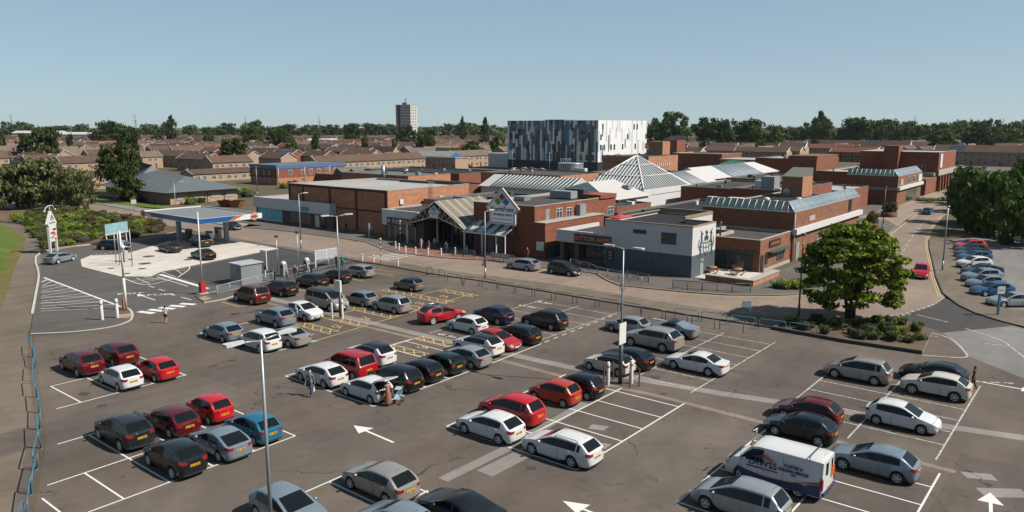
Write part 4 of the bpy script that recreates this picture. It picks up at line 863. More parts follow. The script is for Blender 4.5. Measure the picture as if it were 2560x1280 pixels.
# --- white mall roofs and the glass pyramid
def gable_roof(name, label, u0, u1, v0, v1, ze, zr, along, n, glaze, m=WHITEM, hip0=0.0, hip1=0.0):
    t = root(name, label, 'roof', ((u0+u1)/2, (v0+v1)/2, 0), 'white mall roofs')
    bx(t, 'wall', u0+0.4, u1-0.4, v0+0.4, v1-0.4, 0, ze-0.02, WHITEP)
    for k in range(n):
        if along == 'v':
            a, c = v0+(v1-v0)*k/n, v0+(v1-v0)*(k+1)/n; uc = (u0+u1)/2; ra, rc = max(a, v0+hip0), max(c, v0+hip0); ra, rc = min(ra, v1-hip1), min(rc, v1-hip1)
            qs = (((u1,a,ze),(u1,c,ze),(uc,rc,zr),(uc,ra,zr)), ((u0,c,ze),(u0,a,ze),(uc,ra,zr),(uc,rc,zr)))
        else:
            a, c = u0+(u1-u0)*k/n, u0+(u1-u0)*(k+1)/n; vc = (v0+v1)/2; ra, rc = min(max(a,u0+hip0),u1-hip1), min(max(c,u0+hip0),u1-hip1)
            qs = (((a,v0,ze),(c,v0,ze),(rc,vc,zr),(ra,vc,zr)), ((c,v1,ze),(a,v1,ze),(ra,vc,zr),(rc,vc,zr)))
        for j, q in enumerate(qs):
            g = glaze(j, k, n); b = MB(); Q = [Vector(p) for p in q]; nrm = (Q[1]-Q[0]).cross(Q[3]-Q[0]).normalized(); e = (Q[1]-Q[0]).normalized()*0.05 if g else Vector((0,0,0))
            Q = [Q[0]+e,Q[1]-e,Q[2]-e,Q[3]+e]; up = [p+nrm*0.05 for p in Q]; b.add(Q+up, [(4,5,6,7),(0,1,5,4),(1,2,6,5),(2,3,7,6),(3,0,4,7)]); part(t, 'pane' if g else 'roof_sheet', b, (g if g is not True else SKYG) if g else m)
            if g: r_ = MB(); r_.tube([Q[1]+e+nrm*0.1,Q[2]+e+nrm*0.1],0.09,4); part(t, 'glazing_bar', r_, UPVC)
    if along == 'v':
        uc = (u0+u1)/2
        for v_, hp, fl in ((v0,hip0,1),(v1,hip1,-1)):
            b = MB(); f = [(u0,v_,ze),(u1,v_,ze),(uc,v_+hp*fl,zr)]; b.add(f, [(0,1,2) if fl > 0 else (2,1,0)]); part(t, 'hip_end' if hp else 'gable_end', b, m if not hp else SKYG_SHADE if fl > 0 else m)
    else:
        vc = (v0+v1)/2
        for u_, hp, fl in ((u0,hip0,1),(u1,hip1,-1)):
            b = MB(); b.add([(u_,v1,ze),(u_,v0,ze),(u_+hp*fl,vc,zr)], [(0,1,2) if fl > 0 else (2,1,0)]); part(t, 'gable_end', b, m)
    return t
t = gable_roof('mall_roof', 'white hipped mall roof with glazed end in front of the pyramid', -88, -71.2, 115.5, 130.5, 4.9, 7.6, 'v', 10, lambda j,k,n: False, hip0=5.5)
bx(t, 'roof_hatch', -75.6, -74.2, 127.0, 128.5, 6.2, 6.9, GREYC)
gable_roof('mall_roof', 'white roof with dark glazing stripes left of the pyramid', -112, -88.2, 126.5, 137.5, 5.0, 7.3, 'u', 24, lambda j,k,n: (j == 0 and k > 2) and SKYG_SHADE)
gable_roof('mall_roof', 'white roof with glazed strip behind the pyramid on the right', -86, -74.5, 151.5, 168, 5.4, 7.8, 'v', 14, lambda j,k,n: j == 0 and 2 < k < 9)
gable_roof('mall_roof', 'farther white roof with glazed strip leading to the green pavilion', -88, -76.5, 168.3, 214, 5.6, 8.2, 'v', 18, lambda j,k,n: j == 0 and 4 < k < 13, hip1=5)
t = root('glass_pyramid', 'large white-framed glass pyramid over the mall', 'roof', (-80,140,0))
pc, pe, pz, pa = (-80.0,140.0), (7.0,9.3), 5.9, 12.0
bx(t, 'ring_wall', pc[0]-pe[0], pc[0]+pe[0], pc[1]-pe[1], pc[1]+pe[1], 0.0, pz-0.45, WHITEP)
bx(t, 'eaves_fascia', pc[0]-pe[0]-0.12, pc[0]+pe[0]+0.12, pc[1]-pe[1]-0.12, pc[1]+pe[1]+0.12, pz-1.2, pz, WHITEP)
AP = Vector((pc[0],pc[1],pa)); CN = [Vector((pc[0]+sx_*pe[0],pc[1]+sy_*pe[1],pz)) for sx_, sy_ in ((-1,-1),(1,-1),(1,1),(-1,1))]
for f in range(4):
    A_, B_ = CN[f], CN[(f+1)%4]; n = 18 if f % 2 == 0 else 20
    nrm = (B_-A_).cross(AP-A_).normalized(); mid = (A_+B_)/2; up = AP-mid
    def on(s_, h_):  # along the base, then up the slope, cut by the two hips
        p = A_+(B_-A_)*s_; lim = 1-abs(2*s_-1); return p+up*min(h_, lim)
    for k in range(n):
        s0, s1 = k/n, (k+1)/n
        for lo, hi in ((0.0,0.36),(0.36,0.70),(0.70,1.0)):
            q = [on(s0,lo),on(s1,lo),on(s1,hi),on(s0,hi)]
            if (q[0]-q[3]).length < 0.02 and (q[1]-q[2]).length < 0.02: continue
            b = MB(); b.add([p+nrm*0.02 for p in q],[(0,1,2,3)]); part(t, 'pane', b, SKYG)
        if 0 < k:
            e = on(s0,1.0); b = MB(); b.tube([on(s0,0)+nrm*0.12,e+nrm*0.12],0.10,4,cap=False); part(t, 'glazing_bar', b, UPVC)
    for h_ in (0.36,0.70):
        s_ = h_/2; b = MB(); b.tube([on(s_,h_)+nrm*0.14,on(1-s_,h_)+nrm*0.14],0.09,4); part(t, 'cross_bar', b, UPVC)
    b = MB(); b.tube([A_+Vector((0,0,0.1)),AP+Vector((0,0,0.1))],0.17,6); part(t, 'hip_bar', b, UPVC)

# --- panelled office block
t = root('panelled_office', 'office block clad in staggered white, grey and blue upright panels', 'office', (-165.7,259,0))
bx(t, 'core', -212.2, -165.9, 259.2, 298.3, 0, 20.3, mat('office_core',(0.03,0.035,0.04),0.5,0)); bx(t, 'roof', -212.0, -166.0, 259.4, 298.0, 20.3, 20.36, FELTM)
bx(t, 'base_storey', -212.1, -165.8, 259.1, 298.4, 0, 3.8, BLACKP)
PC = {'w': mat('panel_white',(0.92,0.93,0.94),0.4,0.05), 'l': mat('panel_light_grey',(0.60,0.63,0.66),0.4,0.05), 'm': mat('panel_mid_grey',(0.14,0.165,0.19),0.4,0.05), 'd': mat('panel_dark_grey',(0.022,0.032,0.042),0.4,0.05), 'b': mat('panel_blue',(0.045,0.22,0.40),0.4,0.05), 't': mat('panel_teal',(0.03,0.14,0.20),0.4,0.05), 'x': WING}
unitm = {}
for k_, m_ in PC.items(): unitm[k_] = MB().box(-0.5,0.5,-0.5,0.5,-0.5,0.5).mesh('panel', m_)
rp = random.Random(11); npan = 0; rest = MB()
def panel(kind, cx, cy, cz, sx_, sy_, sz_, nm='panel'):
    global npan
    if npan >= 290 and nm == 'panel':
        rest.box(cx-sx_/2,cx+sx_/2,cy-sy_/2,cy+sy_/2,cz-sz_/2,cz+sz_/2, list(PC).index(kind)); return
    if nm == 'panel': npan += 1
    o = ob(nm, unitm[kind], t); o.location = (cx+165.7, cy-259, cz); o.scale = (sx_, sy_, sz_)
def face(n, place, white):
    for i in range(n):
        z = 3.8; ks = []
        cuts = [3.8]
        while cuts[-1] < 20.4:
            cuts.append(cuts[-1]+rp.choice((3.6,4.1,5.4,6.6,8.2)))
        cuts[-1] = 20.45
        if len(cuts) > 2 and cuts[-1]-cuts[-2] < 1.2: cuts.pop(-2)
        for a, c in zip(cuts, cuts[1:]):
            kk = rp.choices('wlmdbt', (80,13,2,1,4,0) if white else (25,22,17,22,10,4))[0]
            place(i, kk, a+0.03, c-0.03, 0.08+0.05*rp.random())
def place_v(i, kk, z0, z1, d): panel(kk, -212.3+0.93*(i+0.5), 259.2-d/2, (z0+z1)/2, 0.90, d, z1-z0)
def place_u(i, kk, z0, z1, d): panel(kk, -165.9+d/2, 259.2+0.93*(i+0.5), (z0+z1)/2, d, 0.90, z1-z0)
face(50, place_v, False); face(42, place_u, True)
for fl in range(4):
    for i in range(0, 33):
        if rp.random() < 0.24: panel('x', -212.3+1.4*(i+0.5), 259.02, 5.6+fl*4.1, 1.3, 0.12, 2.2, 'window')
    for i in range(1, 30, 1):
        if rp.random() < 0.22: panel('x', -165.72, 259.2+1.3*(i+0.5), 5.6+fl*4.1, 0.12, 1.0, 2.2, 'window')
if rest.v: o = rest.build('panels', list(PC.values())); o.parent = t; o.matrix_parent_inverse = Matrix.Translation(-Vector(t.location)); o['kind'] = 'stuff'
bx(t, 'roof_plant', -200, -190, 270, 280, 20.3, 20.9, GREYC)

# --- blue-banded two-storey block
t = root('blue_banded_block', 'two-storey brick block with bright blue roof band', 'office', (-205,137.6,0))
walls_roof(t, [(-219.5,137.6),(-205,137.6),(-205,164),(-219.5,164)], 6.1, BRICKO, FELTG, 0.05, mat('blue_fascia',(0.06,0.16,0.38),0.5,0.1))
bx(t, 'fascia', -219.6, -204.85, 137.4, 164.1, 5.0, 6.0, MATS['blue_fascia'])
bx(t, 'dark_course', -219.55, -204.95, 137.5, 164.05, 2.2, 4.98, BRICK)
for k, y in enumerate((141.8,146.4,149.6,152.8,156.0,159.2)):
    window(t, 'u', y, y+1.3, 3.1, 4.6, -204.95); window(t, 'u', y, y+1.3, 0.9, 2.0, -205.0) if k % 2 else None
for k, x in enumerate((-218,-215.5,-212.5,-209.5)): window(t, 'v', x, x+1.1, 3.0, 4.5, 137.5); window(t, 'v', x, x+1.1, 0.8, 2.1, 137.6)
for y in (138.0,147.8,157.6):
    b = MB(); b.tube([(-204.8,y,5.2),(-204.8,y,0)],0.08,5); part(t, 'down_pipe', b, UPVC)
t2 = root('green_roof_lean_to', 'small block with angled green-grey roofs beside the blue-banded one', 'shed', (-196,150,0))
bx(t2, 'wall', -204.7, -180, 152, 164, 0, 3.0, BRICK)
for x in (-196,-189):
    b = MB(); b.add([(x,151.9,3.0),(x+6,151.9,3.0),(x+6,164,3.0),(x,164,3.0),(x+2,151.9,5.2),(x+2,164,5.2)],[(0,1,4),(1,2,5,4),(3,5,2),(0,4,5,3)]); part(t2, 'roof', b, FELTG)
# --- clinic with the grey pitched roof
t = root('grey_roof_clinic', 'single-storey brick clinic under a big grey pitched roof', 'clinic', (-178,95,0))
SLATE = mat('grey_sheet_roof', (0.125,0.145,0.16), 0.6, 0.12, 0.8)
bx(t, 'wall', -206, -172.6, 87.0, 104.2, 0, 3.0, BRICKT)
b = MB(); b.add([(-208,85.3,2.9),(-171.2,85.3,2.9),(-171.2,105.2,2.9),(-196,105.2,2.9),(-208,97,2.9),(-196,96,6.8),(-182,96,5.9),(-206,89,5.2)],[(0,1,6,5),(1,2,6),(2,3,5,6),(3,4,5),(4,0,5)]); part(t, 'roof', b, SLATE)
for k in range(9):
    f_ = k/9; b = MB(); b.tube([(-206+f_*34.4,85.35,2.95),(-196+f_*14,96,6.85-0.9*f_)],0.05,4); part(t, 'standing_seam', b, SLATE)
b = MB(); b.add([(-226,100,3.0),(-206,94,3.0),(-204,104,3.0),(-222,110,3.0),(-215,100,8.5),(-209,101,7.5)],[(0,1,5,4),(1,2,5),(2,3,4,5),(3,0,4)]); part(t, 'rear_roof', b, SLATE); bx(t, 'rear_wall', -221, -206, 98, 107, 0, 3.0, BRICKT)
for y in (88.5,92.5,97,101): bx(t, 'shuttered_window', -172.6, -172.5, y, y+2.6, 1.0, 2.2, COPING)
for y in (91.7,96.2,100.6): b = MB(); b.tube([(-172.5,y,2.9),(-172.5,y,0)],0.06,5); part(t, 'down_pipe', b, STEELD)
# --- petrol station canopy
t = root('petrol_canopy', 'petrol station canopy with blue, white and orange edge on two columns', 'canopy', (-113,61.5,0))
cu0, cu1, cv0, cv1 = -122.0, -104.2, 56.6, 66.8
bx(t, 'deck', cu0+0.1, cu1-0.1, cv0+0.1, cv1-0.1, 4.0, 4.55, mat('canopy_deck',(0.15,0.17,0.19),0.8,0.15,0.6)); bx(t, 'soffit', cu0+0.12, cu1-0.12, cv0+0.12, cv1-0.12, 3.92, 3.99, UPVC)
b = MB()
for k in range(14): b.box(cu0+0.3+k*1.25, cu0+0.36+k*1.25, cv0+0.2, cv1-0.2, 4.55, 4.6)
part(t, 'roof_ribs', b, GREYC)
BLUEF = mat('canopy_blue', (0.012,0.09,0.32), 0.35, 0); ORF = mat('canopy_orange', (0.70,0.13,0.03), 0.35, 0)
def fband(nm, pts, axis, pos, m):
    b = MB(); b.add([(p[0],pos,p[1]) if axis == 'v' else (pos,p[0],p[1]) for p in pts], [tuple(range(len(pts)))]); return part(t, nm, b, m)
bx(t, 'fascia', cu0, cu1, cv0-0.06, cv0+0.1, 3.98, 4.75, UPVC); bx(t, 'fascia', cu1-0.1, cu1+0.06, cv0-0.06, cv1+0.06, 3.98, 4.75, UPVC); bx(t, 'fascia', cu0, cu1, cv1-0.1, cv1+0.06, 3.98, 4.75, UPVC); bx(t, 'fascia', cu0-0.06, cu0+0.1, cv0-0.06, cv1+0.06, 3.98, 4.75, UPVC)
fband('blue_flash', [(-119.6,4.72),(-117.2,4.01),(cu1+0.05,4.01),(cu1+0.05,4.72)], 'v', cv0-0.07, BLUEF); fband('orange_flash', [(-120.4,4.72),(-118.2,4.01),(-117.25,4.01),(-119.65,4.72)], 'v', cv0-0.072, ORF)
fband('blue_flash', [(cv0-0.05,4.01),(cv0+4.6,4.01),(cv0+6.0,4.72),(cv0-0.05,4.72)], 'u', cu1+0.07, BLUEF); fband('orange_flash', [(cv0+4.65,4.01),(cv0+5.4,4.01),(cv0+7.2,4.72),(cv0+6.05,4.72)], 'u', cu1+0.072, ORF)
for ax, ps in (('v',(-121.2,cv0-0.1)),('u',(cv1-1.3,cu1+0.1))):
    for r_, m_, dd in ((0.62,ORF,0),(0.48,UPVC,0.02),(0.40,ORF,0.03)):
        b = MB(); n_ = 18; pts = [(math.cos(2*math.pi*i/n_)*r_, math.sin(2*math.pi*i/n_)*r_) for i in range(n_)]
        b.add([(ps[0]+x, ps[1]-dd, 4.35+z) if ax == 'v' else (ps[1]+dd, ps[0]+x, 4.35+z) for x, z in pts], [tuple(range(n_))]); part(t, 'roundel', b, m_)
    bx(t, 'roundel_band', *((ps[0]-0.5,ps[0]+0.5,ps[1]-0.045,ps[1]-0.035) if ax == 'v' else (ps[1]+0.035,ps[1]+0.045,ps[0]-0.5,ps[0]+0.5)), 4.25, 4.45, BLUEF)
for u, v in ((-116.2,59.6),(-110.2,64.2)): bx(t, 'column', u-0.3, u+0.3, v-0.3, v+0.3, 0.05, 3.95, GREYP)
for k, (u, v, w_) in enumerate(((-113.8,59.9,'left'),(-108.9,60.6,'right'),(-112.3,64.0,'rear'))):
    p = root('fuel_pump', {'left':'fuel pump at the left column under the petrol canopy','right':'white fuel pump at the right end under the petrol canopy','rear':'fuel pump behind the others under the petrol canopy'}[w_], 'fuel pump', (u,v,0.06), 'fuel pumps')
    bx(p, 'cabinet', u-0.55, u+0.55, v-0.3, v+0.3, 0.06, 1.9, STEELD if k == 0 else UPVC); bx(p, 'display', u-0.4, u+0.4, v-0.34, v-0.3, 1.2, 1.7, BLACKP); bx(p, 'base', u-0.8, u+0.8, v-0.5, v+0.5, 0.06, 0.2, KERB); bx(p, 'head', u-0.6, u+0.6, v-0.33, v+0.33, 1.9, 2.15, BLUEF)
    hs_ = MB(); hs_.tube([(u+0.5,v-0.32,1.5),(u+0.75,v-0.4,0.9),(u+0.6,v-0.35,0.5),(u+0.5,v-0.32,1.0)],0.03,5); part(p, 'hose', hs_, TYRE if 'TYRE' in globals() else BLACKP)
# --- far landmarks
def far_at(px, D): X = (px-1280)/CAM_F*D; return (X*_ca+D*_sa, -X*_sa+D*_ca)
u, v = far_at(1021, 820)
t = root('tower_block', 'tall white tower block with mast standing above the houses', 'tower', (u,v,0))
def rot_box(w, d, z0, z1, dx=0, dy=0):
    b = MB(); b.box(-w/2+dx,w/2+dx,-d/2+dy,d/2+dy,z0,z1); return b
def rpart(nm, b, m):
    o = b.build(nm, m); o.parent = t; return o
t.rotation_euler = (0,0,R(-20)+CAM_ROT)
TWR = mat('tower_white',(0.60,0.58,0.56),0.7,0.05); TWD = mat('tower_grey',(0.30,0.31,0.32),0.7,0.05)
rpart('wall', rot_box(17,15,0,40), TWR); rpart('stair_core', rot_box(3.2,0.6,0,39.5,-5.2,-7.6), BRICKD); rpart('grey_side', rot_box(0.5,15.2,0,40.2,-8.6,0), TWD); rpart('roof_frame', rot_box(17.4,15.4,40,40.5), TWD); rpart('roof_house', rot_box(5,5,40.5,43,-1,0), TWD)
b = MB(); b.tube([(-1,0,43),(-1,0,48)],0.25,4); b.tube([(-2.5,0,46),(0.5,0,46)],0.2,4); rpart('mast', b, STEELD)
wm = MB().box(-0.75,0.75,-0.06,0.06,-0.8,0.8).mesh('window', WING)
for i in range(4):
    for k in range(13): o = ob('window', wm, t, (-1.5+i*2.9,-7.53,2.2+k*2.95))
for i in range(3):
    for k in range(13): o = ob('window', wm, t, (8.53,-4.5+i*4.2,2.2+k*2.95), R(90))
for (px, D, w, h, lab) in ((103,900,55,13,'low white warehouse at the far left horizon'),(190,820,46,12,'long white warehouse roof beside the far left one'),(805,640,22,8,'small white shed left of the tower block')):
    u, v = far_at(px, D); t = thing('warehouse', lab, 'warehouse', (u,v,0), CAM_ROT)
    b = MB(); b.box(-w/2,w/2,0,20,0,h*0.8); o = b.build('wall', WHITEP, t); b = MB(); b.add([(-w/2-0.5,-0.5,h*0.8),(w/2+0.5,-0.5,h*0.8),(w/2+0.5,20.5,h*0.8),(-w/2-0.5,20.5,h*0.8),(-w/2-0.5,10,h),(w/2+0.5,10,h)],[(0,1,5,4),(1,2,5),(2,3,4,5),(3,0,4)]); b.build('roof', WHITEM, t)
t = root('blue_gabled_hall', 'small hall with pale green roof and blue gable beside the panelled block', 'hall', (-240,245,0))
bx(t, 'wall', -252, -232, 240, 252, 0, 3.6, BRICKD); b = MB(); b.add([(-253,239,3.5),(-231,239,3.5),(-231,253,3.5),(-253,253,3.5),(-253,246,7.2),(-231,246,7.2)],[(0,1,5,4),(1,2,5),(2,3,4,5),(3,0,4)]); part(t, 'roof', b, mat('pale_green_roof',(0.28,0.33,0.31),0.7,0.15)); b = MB(); b.add([(-230.9,239.3,3.5),(-230.9,252.7,3.5),(-230.9,246,7.0)],[(0,1,2)]); part(t, 'gable', b, MATS['blue_fascia'])
t = root('grey_school_block', 'long low grey glazed block left of the panelled office', 'school', (-255,285,0)); bx(t, 'wall', -275, -215, 280, 300, 0, 4.5, GREYC); bx(t, 'roof', -276, -214, 279, 301, 4.5, 4.9, FELTG)
for k in range(16): window(t, 'v', -274+k*3.6, -271+k*3.6, 1.4, 3.6, 280, UPVC, WING)
t = root('white_box_store', 'plain white rendered store left of the panelled office', 'store', (-222,275,0)); walls_roof(t, [(-226,262),(-214,262),(-214,276),(-226,276)], 6.0, WHITEP, FELTL)
t = root('brick_church', 'brick church hall with square slit tower right of the panelled office', 'church', (-140,300,0))
walls_roof(t, [(-150,292),(-128,292),(-128,312),(-150,312)], 7.0, BRICK, FELTG); bx(t, 'tower', -158, -151, 298, 306, 0, 12.2, BRICK); b = MB(); b.add([(-158,298,12.2),(-151,298,12.2),(-151,306,14.0),(-158,306,14.0),(-151,306,12.2),(-158,306,12.2)],[(0,1,2,3),(1,4,2),(5,0,3)]); part(t, 'tower_roof', b, FELT)
bx(t, 'low_wing', -128, -105, 290, 308, 0, 5.0, BRICKO); bx(t, 'low_wing_roof', -128.2, -104.8, 289.8, 308.2, 5.0, 5.25, FELTL)
# ------------------------------------------------------------------ housing estate behind: brick terraces with brown tiled roofs
def tile_mat(name, c, c2):
    c, c2 = sc3(c), sc3(c2)
    m = bpy.data.materials.new(name); m.use_nodes = True; nt = m.node_tree; N = nt.nodes; L = nt.links; b = N['Principled BSDF']; b.inputs['Roughness'].default_value = 0.9; b.inputs['Specular IOR Level'].default_value = 0.2
    tc = N.new('ShaderNodeTexCoord'); n = N.new('ShaderNodeTexNoise'); n.inputs['Scale'].default_value = 0.35; n.inputs['Detail'].default_value = 8; n.inputs['Roughness'].default_value = 0.75; L.new(tc.outputs['Object'], n.inputs['Vector'])
    oi = N.new('ShaderNodeObjectInfo'); ad = N.new('ShaderNodeMath'); ad.operation = 'MULTIPLY_ADD'; L.new(oi.outputs['Random'], ad.inputs[0]); ad.inputs[1].default_value = 0.3; L.new(n.outputs[0], ad.inputs[2])
    mr = N.new('ShaderNodeMapRange'); mr.inputs['From Min'].default_value = 0.4; mr.inputs['From Max'].default_value = 0.9; L.new(ad.outputs[0], mr.inputs['Value'])
    mx = N.new('ShaderNodeMix'); mx.data_type = 'RGBA'; mx.inputs['A'].default_value = (*c, 1); mx.inputs['B'].default_value = (*c2, 1); L.new(mr.outputs[0], mx.inputs['Factor']); L.new(mx.outputs['Result'], b.inputs['Base Color'])
    w = N.new('ShaderNodeTexWave'); w.inputs['Scale'].default_value = 3.0; w.bands_direction = 'Z'; L.new(tc.outputs['Object'], w.inputs['Vector']); bp = N.new('ShaderNodeBump'); bp.inputs['Strength'].default_value = 0.4; bp.inputs['Distance'].default_value = 0.03; L.new(w.outputs[0], bp.inputs['Height']); L.new(bp.outputs[0], b.inputs['Normal'])
    MATS[name] = m; return m
TILEB = tile_mat('brown_roof_tiles', (0.075,0.047,0.036), (0.155,0.100,0.075)); TILER = tile_mat('red_roof_tiles', (0.17,0.065,0.045), (0.25,0.10,0.065)); TILEG = tile_mat('weathered_roof_tiles', (0.11,0.088,0.072), (0.22,0.17,0.135))
SOLAR = mat('solar_panel', (0.05,0.075,0.11), 0.15, 0.1, 2.0, spec=0.9)
HW = {}
def hw_meshes():
    f = MB()
    for a in ((-0.75,0.75,-0.6,-0.53),(-0.75,0.75,0.53,0.6),(-0.75,-0.68,-0.53,0.53),(0.68,0.75,-0.53,0.53),(-0.03,0.03,-0.53,0.53)): f.box(a[0],a[1],-0.07,0.02,a[2],a[3])
    f.box(-0.68,0.68,-0.07,0.02,0.10,0.16)
    HW['frame'] = f.mesh('window', UPVC); HW['pane'] = MB().box(-0.7,0.7,-0.03,0.01,-0.55,0.55).mesh('pane', WING)
    HW['door'] = MB().box(-0.45,0.45,-0.05,0.02,0,2.0).mesh('door', mat('house_door',(0.12,0.05,0.04),0.5,0.3)); HW['solar'] = MB().box(-0.48,0.48,-0.8,0.8,0,0.05).mesh('solar_panel', SOLAR)
hw_meshes()
NTER = [0]
def terrace(u, v, length, along, label, h=5.0, hr=7.2, w=8.0, roof=None, wall=None, detail=2, solar=None, group='terraces of the housing estate', name='terraced_houses'):
    """A row of houses centred at (u, v); local x along the ridge, front towards local -y."""
    rz = 0.0 if along == 'u' else R(90)
    t = thing(name, label, 'house row', (u, v, 0), rz, group); L2 = length/2; roof = roof or TILEB; wall = wall or BRICKT; NTER[0] += 1
    b = MB(); b.add([(-L2,-w/2,-0.1),(L2,-w/2,-0.1),(L2,w/2,-0.1),(-L2,w/2,-0.1),(-L2,-w/2,h),(L2,-w/2,h),(L2,w/2,h),(-L2,w/2,h),(-L2,0,hr-0.1),(L2,0,hr-0.1)],[(0,1,5,4),(1,2,6,9,5),(2,3,7,6),(3,0,4,8,7)]); b.build('wall', wall, t)
    o_ = 0.35; b = MB(); sl_ = (hr-h)/(w/2)
    for s_ in (-1,1):
        y0 = s_*(w/2+o_); z0 = h-o_*sl_; q = [(-L2-0.25,y0,z0),(L2+0.25,y0,z0),(L2+0.25,0,hr),(-L2-0.25,0,hr)]; q2 = [(x,y,z+0.12) for x,y,z in q]
        if s_ > 0: q, q2 = q[::-1], q2[::-1]
        b.add(q+q2, [(4,5,6,7),(3,2,1,0),(0,1,5,4),(1,2,6,5),(2,3,7,6),(3,0,4,7)])
    rf = b.build('roof', roof, t)
    if detail >= 1:
        for x in (-L2-0.27, L2+0.27):                                       # white barge boards
            b = MB()
            for s_ in (-1,1): b.tube([(x,s_*(w/2+o_),h-o_*sl_+0.06),(x,0,hr+0.06)],0.11,4,smooth=False)
            b.build('barge_board', UPVC, t)
    nb = max(1, int(length/5.4)); d = length/nb
    if detail >= 2:
        for k in range(nb):
            x = -L2+d*(k+0.5)
            for s_ in (-1,1):
                for (dx, z, sx_) in ((-1.25,h-1.25,0.75),(1.1,h-1.25,1.05),(1.1,h-3.75,1.15)):
                    if z < 0.6: continue
                    o = ob('window', HW['frame'], t, (x+dx*s_, s_*(w/2), z), 0 if s_ < 0 else R(180)); o.scale = (sx_,1,1); ob('pane', HW['pane'], o)
                if h > 4: ob('door', HW['door'], t, (x-1.3*s_, s_*(w/2), 0.0), 0 if s_ < 0 else R(180))
    elif detail == 1:
        b = MB()
        for k in range(nb):
            x = -L2+d*(k+0.5)
            for s_ in (-1,1):
                for dx in (-1.2,1.2):
                    for z in (h-1.25,h-3.75): b.box(x+dx-0.7,x+dx+0.7,s_*(w/2)-0.06,s_*(w/2)+0.06,z-0.6,z+0.6,0); b.box(x+dx-0.58,x+dx+0.58,s_*(w/2)-0.075,s_*(w/2)+0.075,z-0.48,z+0.48,1)
        o = b.build('windows', [UPVC, WING], t); o['kind'] = 'stuff'
    if detail >= 1:
        for k in range(0, nb, 2):
            x = -L2+d*k+0.3; b = MB(); b.box(x-0.2,x+0.2,-0.2,0.2,hr-0.2,hr+0.5); b.lathe([(0.12,0.5),(0.12,0.75)],(x,0,hr),6); b.build('chimney', wall, rf)
    if solar is not None:
        x0, n, side = solar; a = math.atan(sl_)
        for i in range(n):
            for j in range(2 if n > 4 else 1):
                yy = side*(w/4+(-0.85 if j == 0 else 0.85)); o = ob('solar_panel', HW['solar'], t, (x0+i*1.02, yy, hr-abs(yy)*sl_+0.16)); o.rotation_euler = (-side*a, 0, 0)
    return t
def ter_px(p0, p1, along, label, z=7.2, **k):
    """Ridge ends seen at two photo pixels; the row keeps to the street grid through the first."""
    a, c = G(p0[0],p0[1],z), G(p1[0],p1[1],z)
    k.setdefault('hr', z); k.setdefault('h', z-2.2)
    if along == 'u':
        v = (a[1]+c[1])/2; 
        def at(px):
            d = ((px-1280)/CAM_F, 1.0); X, Y = d; du, dv = X*_ca+Y*_sa, -X*_sa+Y*_ca; return du/dv*v
        u0, u1 = sorted((at(p0[0]), at(p1[0]))); return terrace((u0+u1)/2, v, u1-u0, 'u', label, **k)
    u = (a[0]+c[0])/2
    def at(px):
        X = (px-1280)/CAM_F; du, dv = X*_ca+_sa, -X*_sa+_ca; return dv/du*u
    v0, v1 = sorted((at(p0[0]), at(p1[0]))); return terrace(u, (v0+v1)/2, v1-v0, 'v', label, **k)
ter_px((522,391),(622,386.5),'v','tan brick terrace with sunny windows left of the blue-banded block')
ter_px((400,377),(520,377),'u','dark-fronted terrace with sunny gable left of the blue-banded block')
ter_px((782,389),(1048,382.5),'v','long sunny tan brick terrace behind the long brick store')
ter_px((640,368),(800,375),'u','brown-roofed terrace whose gable shows above the blue-banded block')
ter_px((742,359),(838,364.5),'u','terrace with sunny square gable behind the long tan terrace, left one',wall=BRICKT)
ter_px((855,359),(904,364.5),'u','short terrace with solar panels and sunny gable behind the long tan terrace',solar=(-3,6,-1))
ter_px((1056,360.5),(1161,358.5),'v','sunny terrace with shaded end wall right of the radio mast')
ter_px((955,362),(1000,360.5),'v','sunny terrace just left of the dark round tree')
ter_px((1003,362),(1040,363),'u','dark terrace with sunny gable left of the blue gabled hall')
ter_px((470,423),(622,419),'v','row of sunny bungalows behind the grey-roofed clinic',z=3.9,h=2.6,detail=2)
ter_px((150,391),(252,389),'v','sunny terrace right of the large dark tree on the left')
ter_px((66,388),(150,386.5),'v','terrace behind the big olive tree on the left')
ter_px((-60,379),(60,375.5),'v','terrace at the far left edge behind the trees')
ter_px((352,379),(402,377),'v','short terrace with pale roof right of the dark pair of trees',roof=TILEG)
ter_px((190,428),(270,431),'u','low brown-roofed house behind the olive tree',z=4.5,h=2.6)
ter_px((2012,351),(2268,351),'u','long shaded terrace with many windows beyond the green',z=8.9,h=6.2,solar=(8,5,-1))
ter_px((1945,356),(2010,357),'u','short terrace with sunny gable left of the long shaded one',z=8.7,h=6.0)
ter_px((2330,367),(2700,362),'u','long shaded terrace with solar panels at the right edge',z=9.3,h=6.4,solar=(-22,6,-1))
ter_px((1762,365),(1846,367),'u','dark-fronted terrace with sunny gable behind the brick church')
ter_px((1628,343),(1770,343),'u','long brown roof with gable behind the brick church')
ter_px((1850,357),(1885,361),'v','sunny terrace right of the brick church',)
ter_px((1790,346),(1880,345),'u','long terrace roof below the big trees on the right')
ter_px((2240,353),(2300,352),'v','sunny end terrace in front of the big round bush-like tree')
ter_px((2120,345),(2230,345),'u','grey-brown terrace roof in front of the right-hand wood',roof=TILEG)
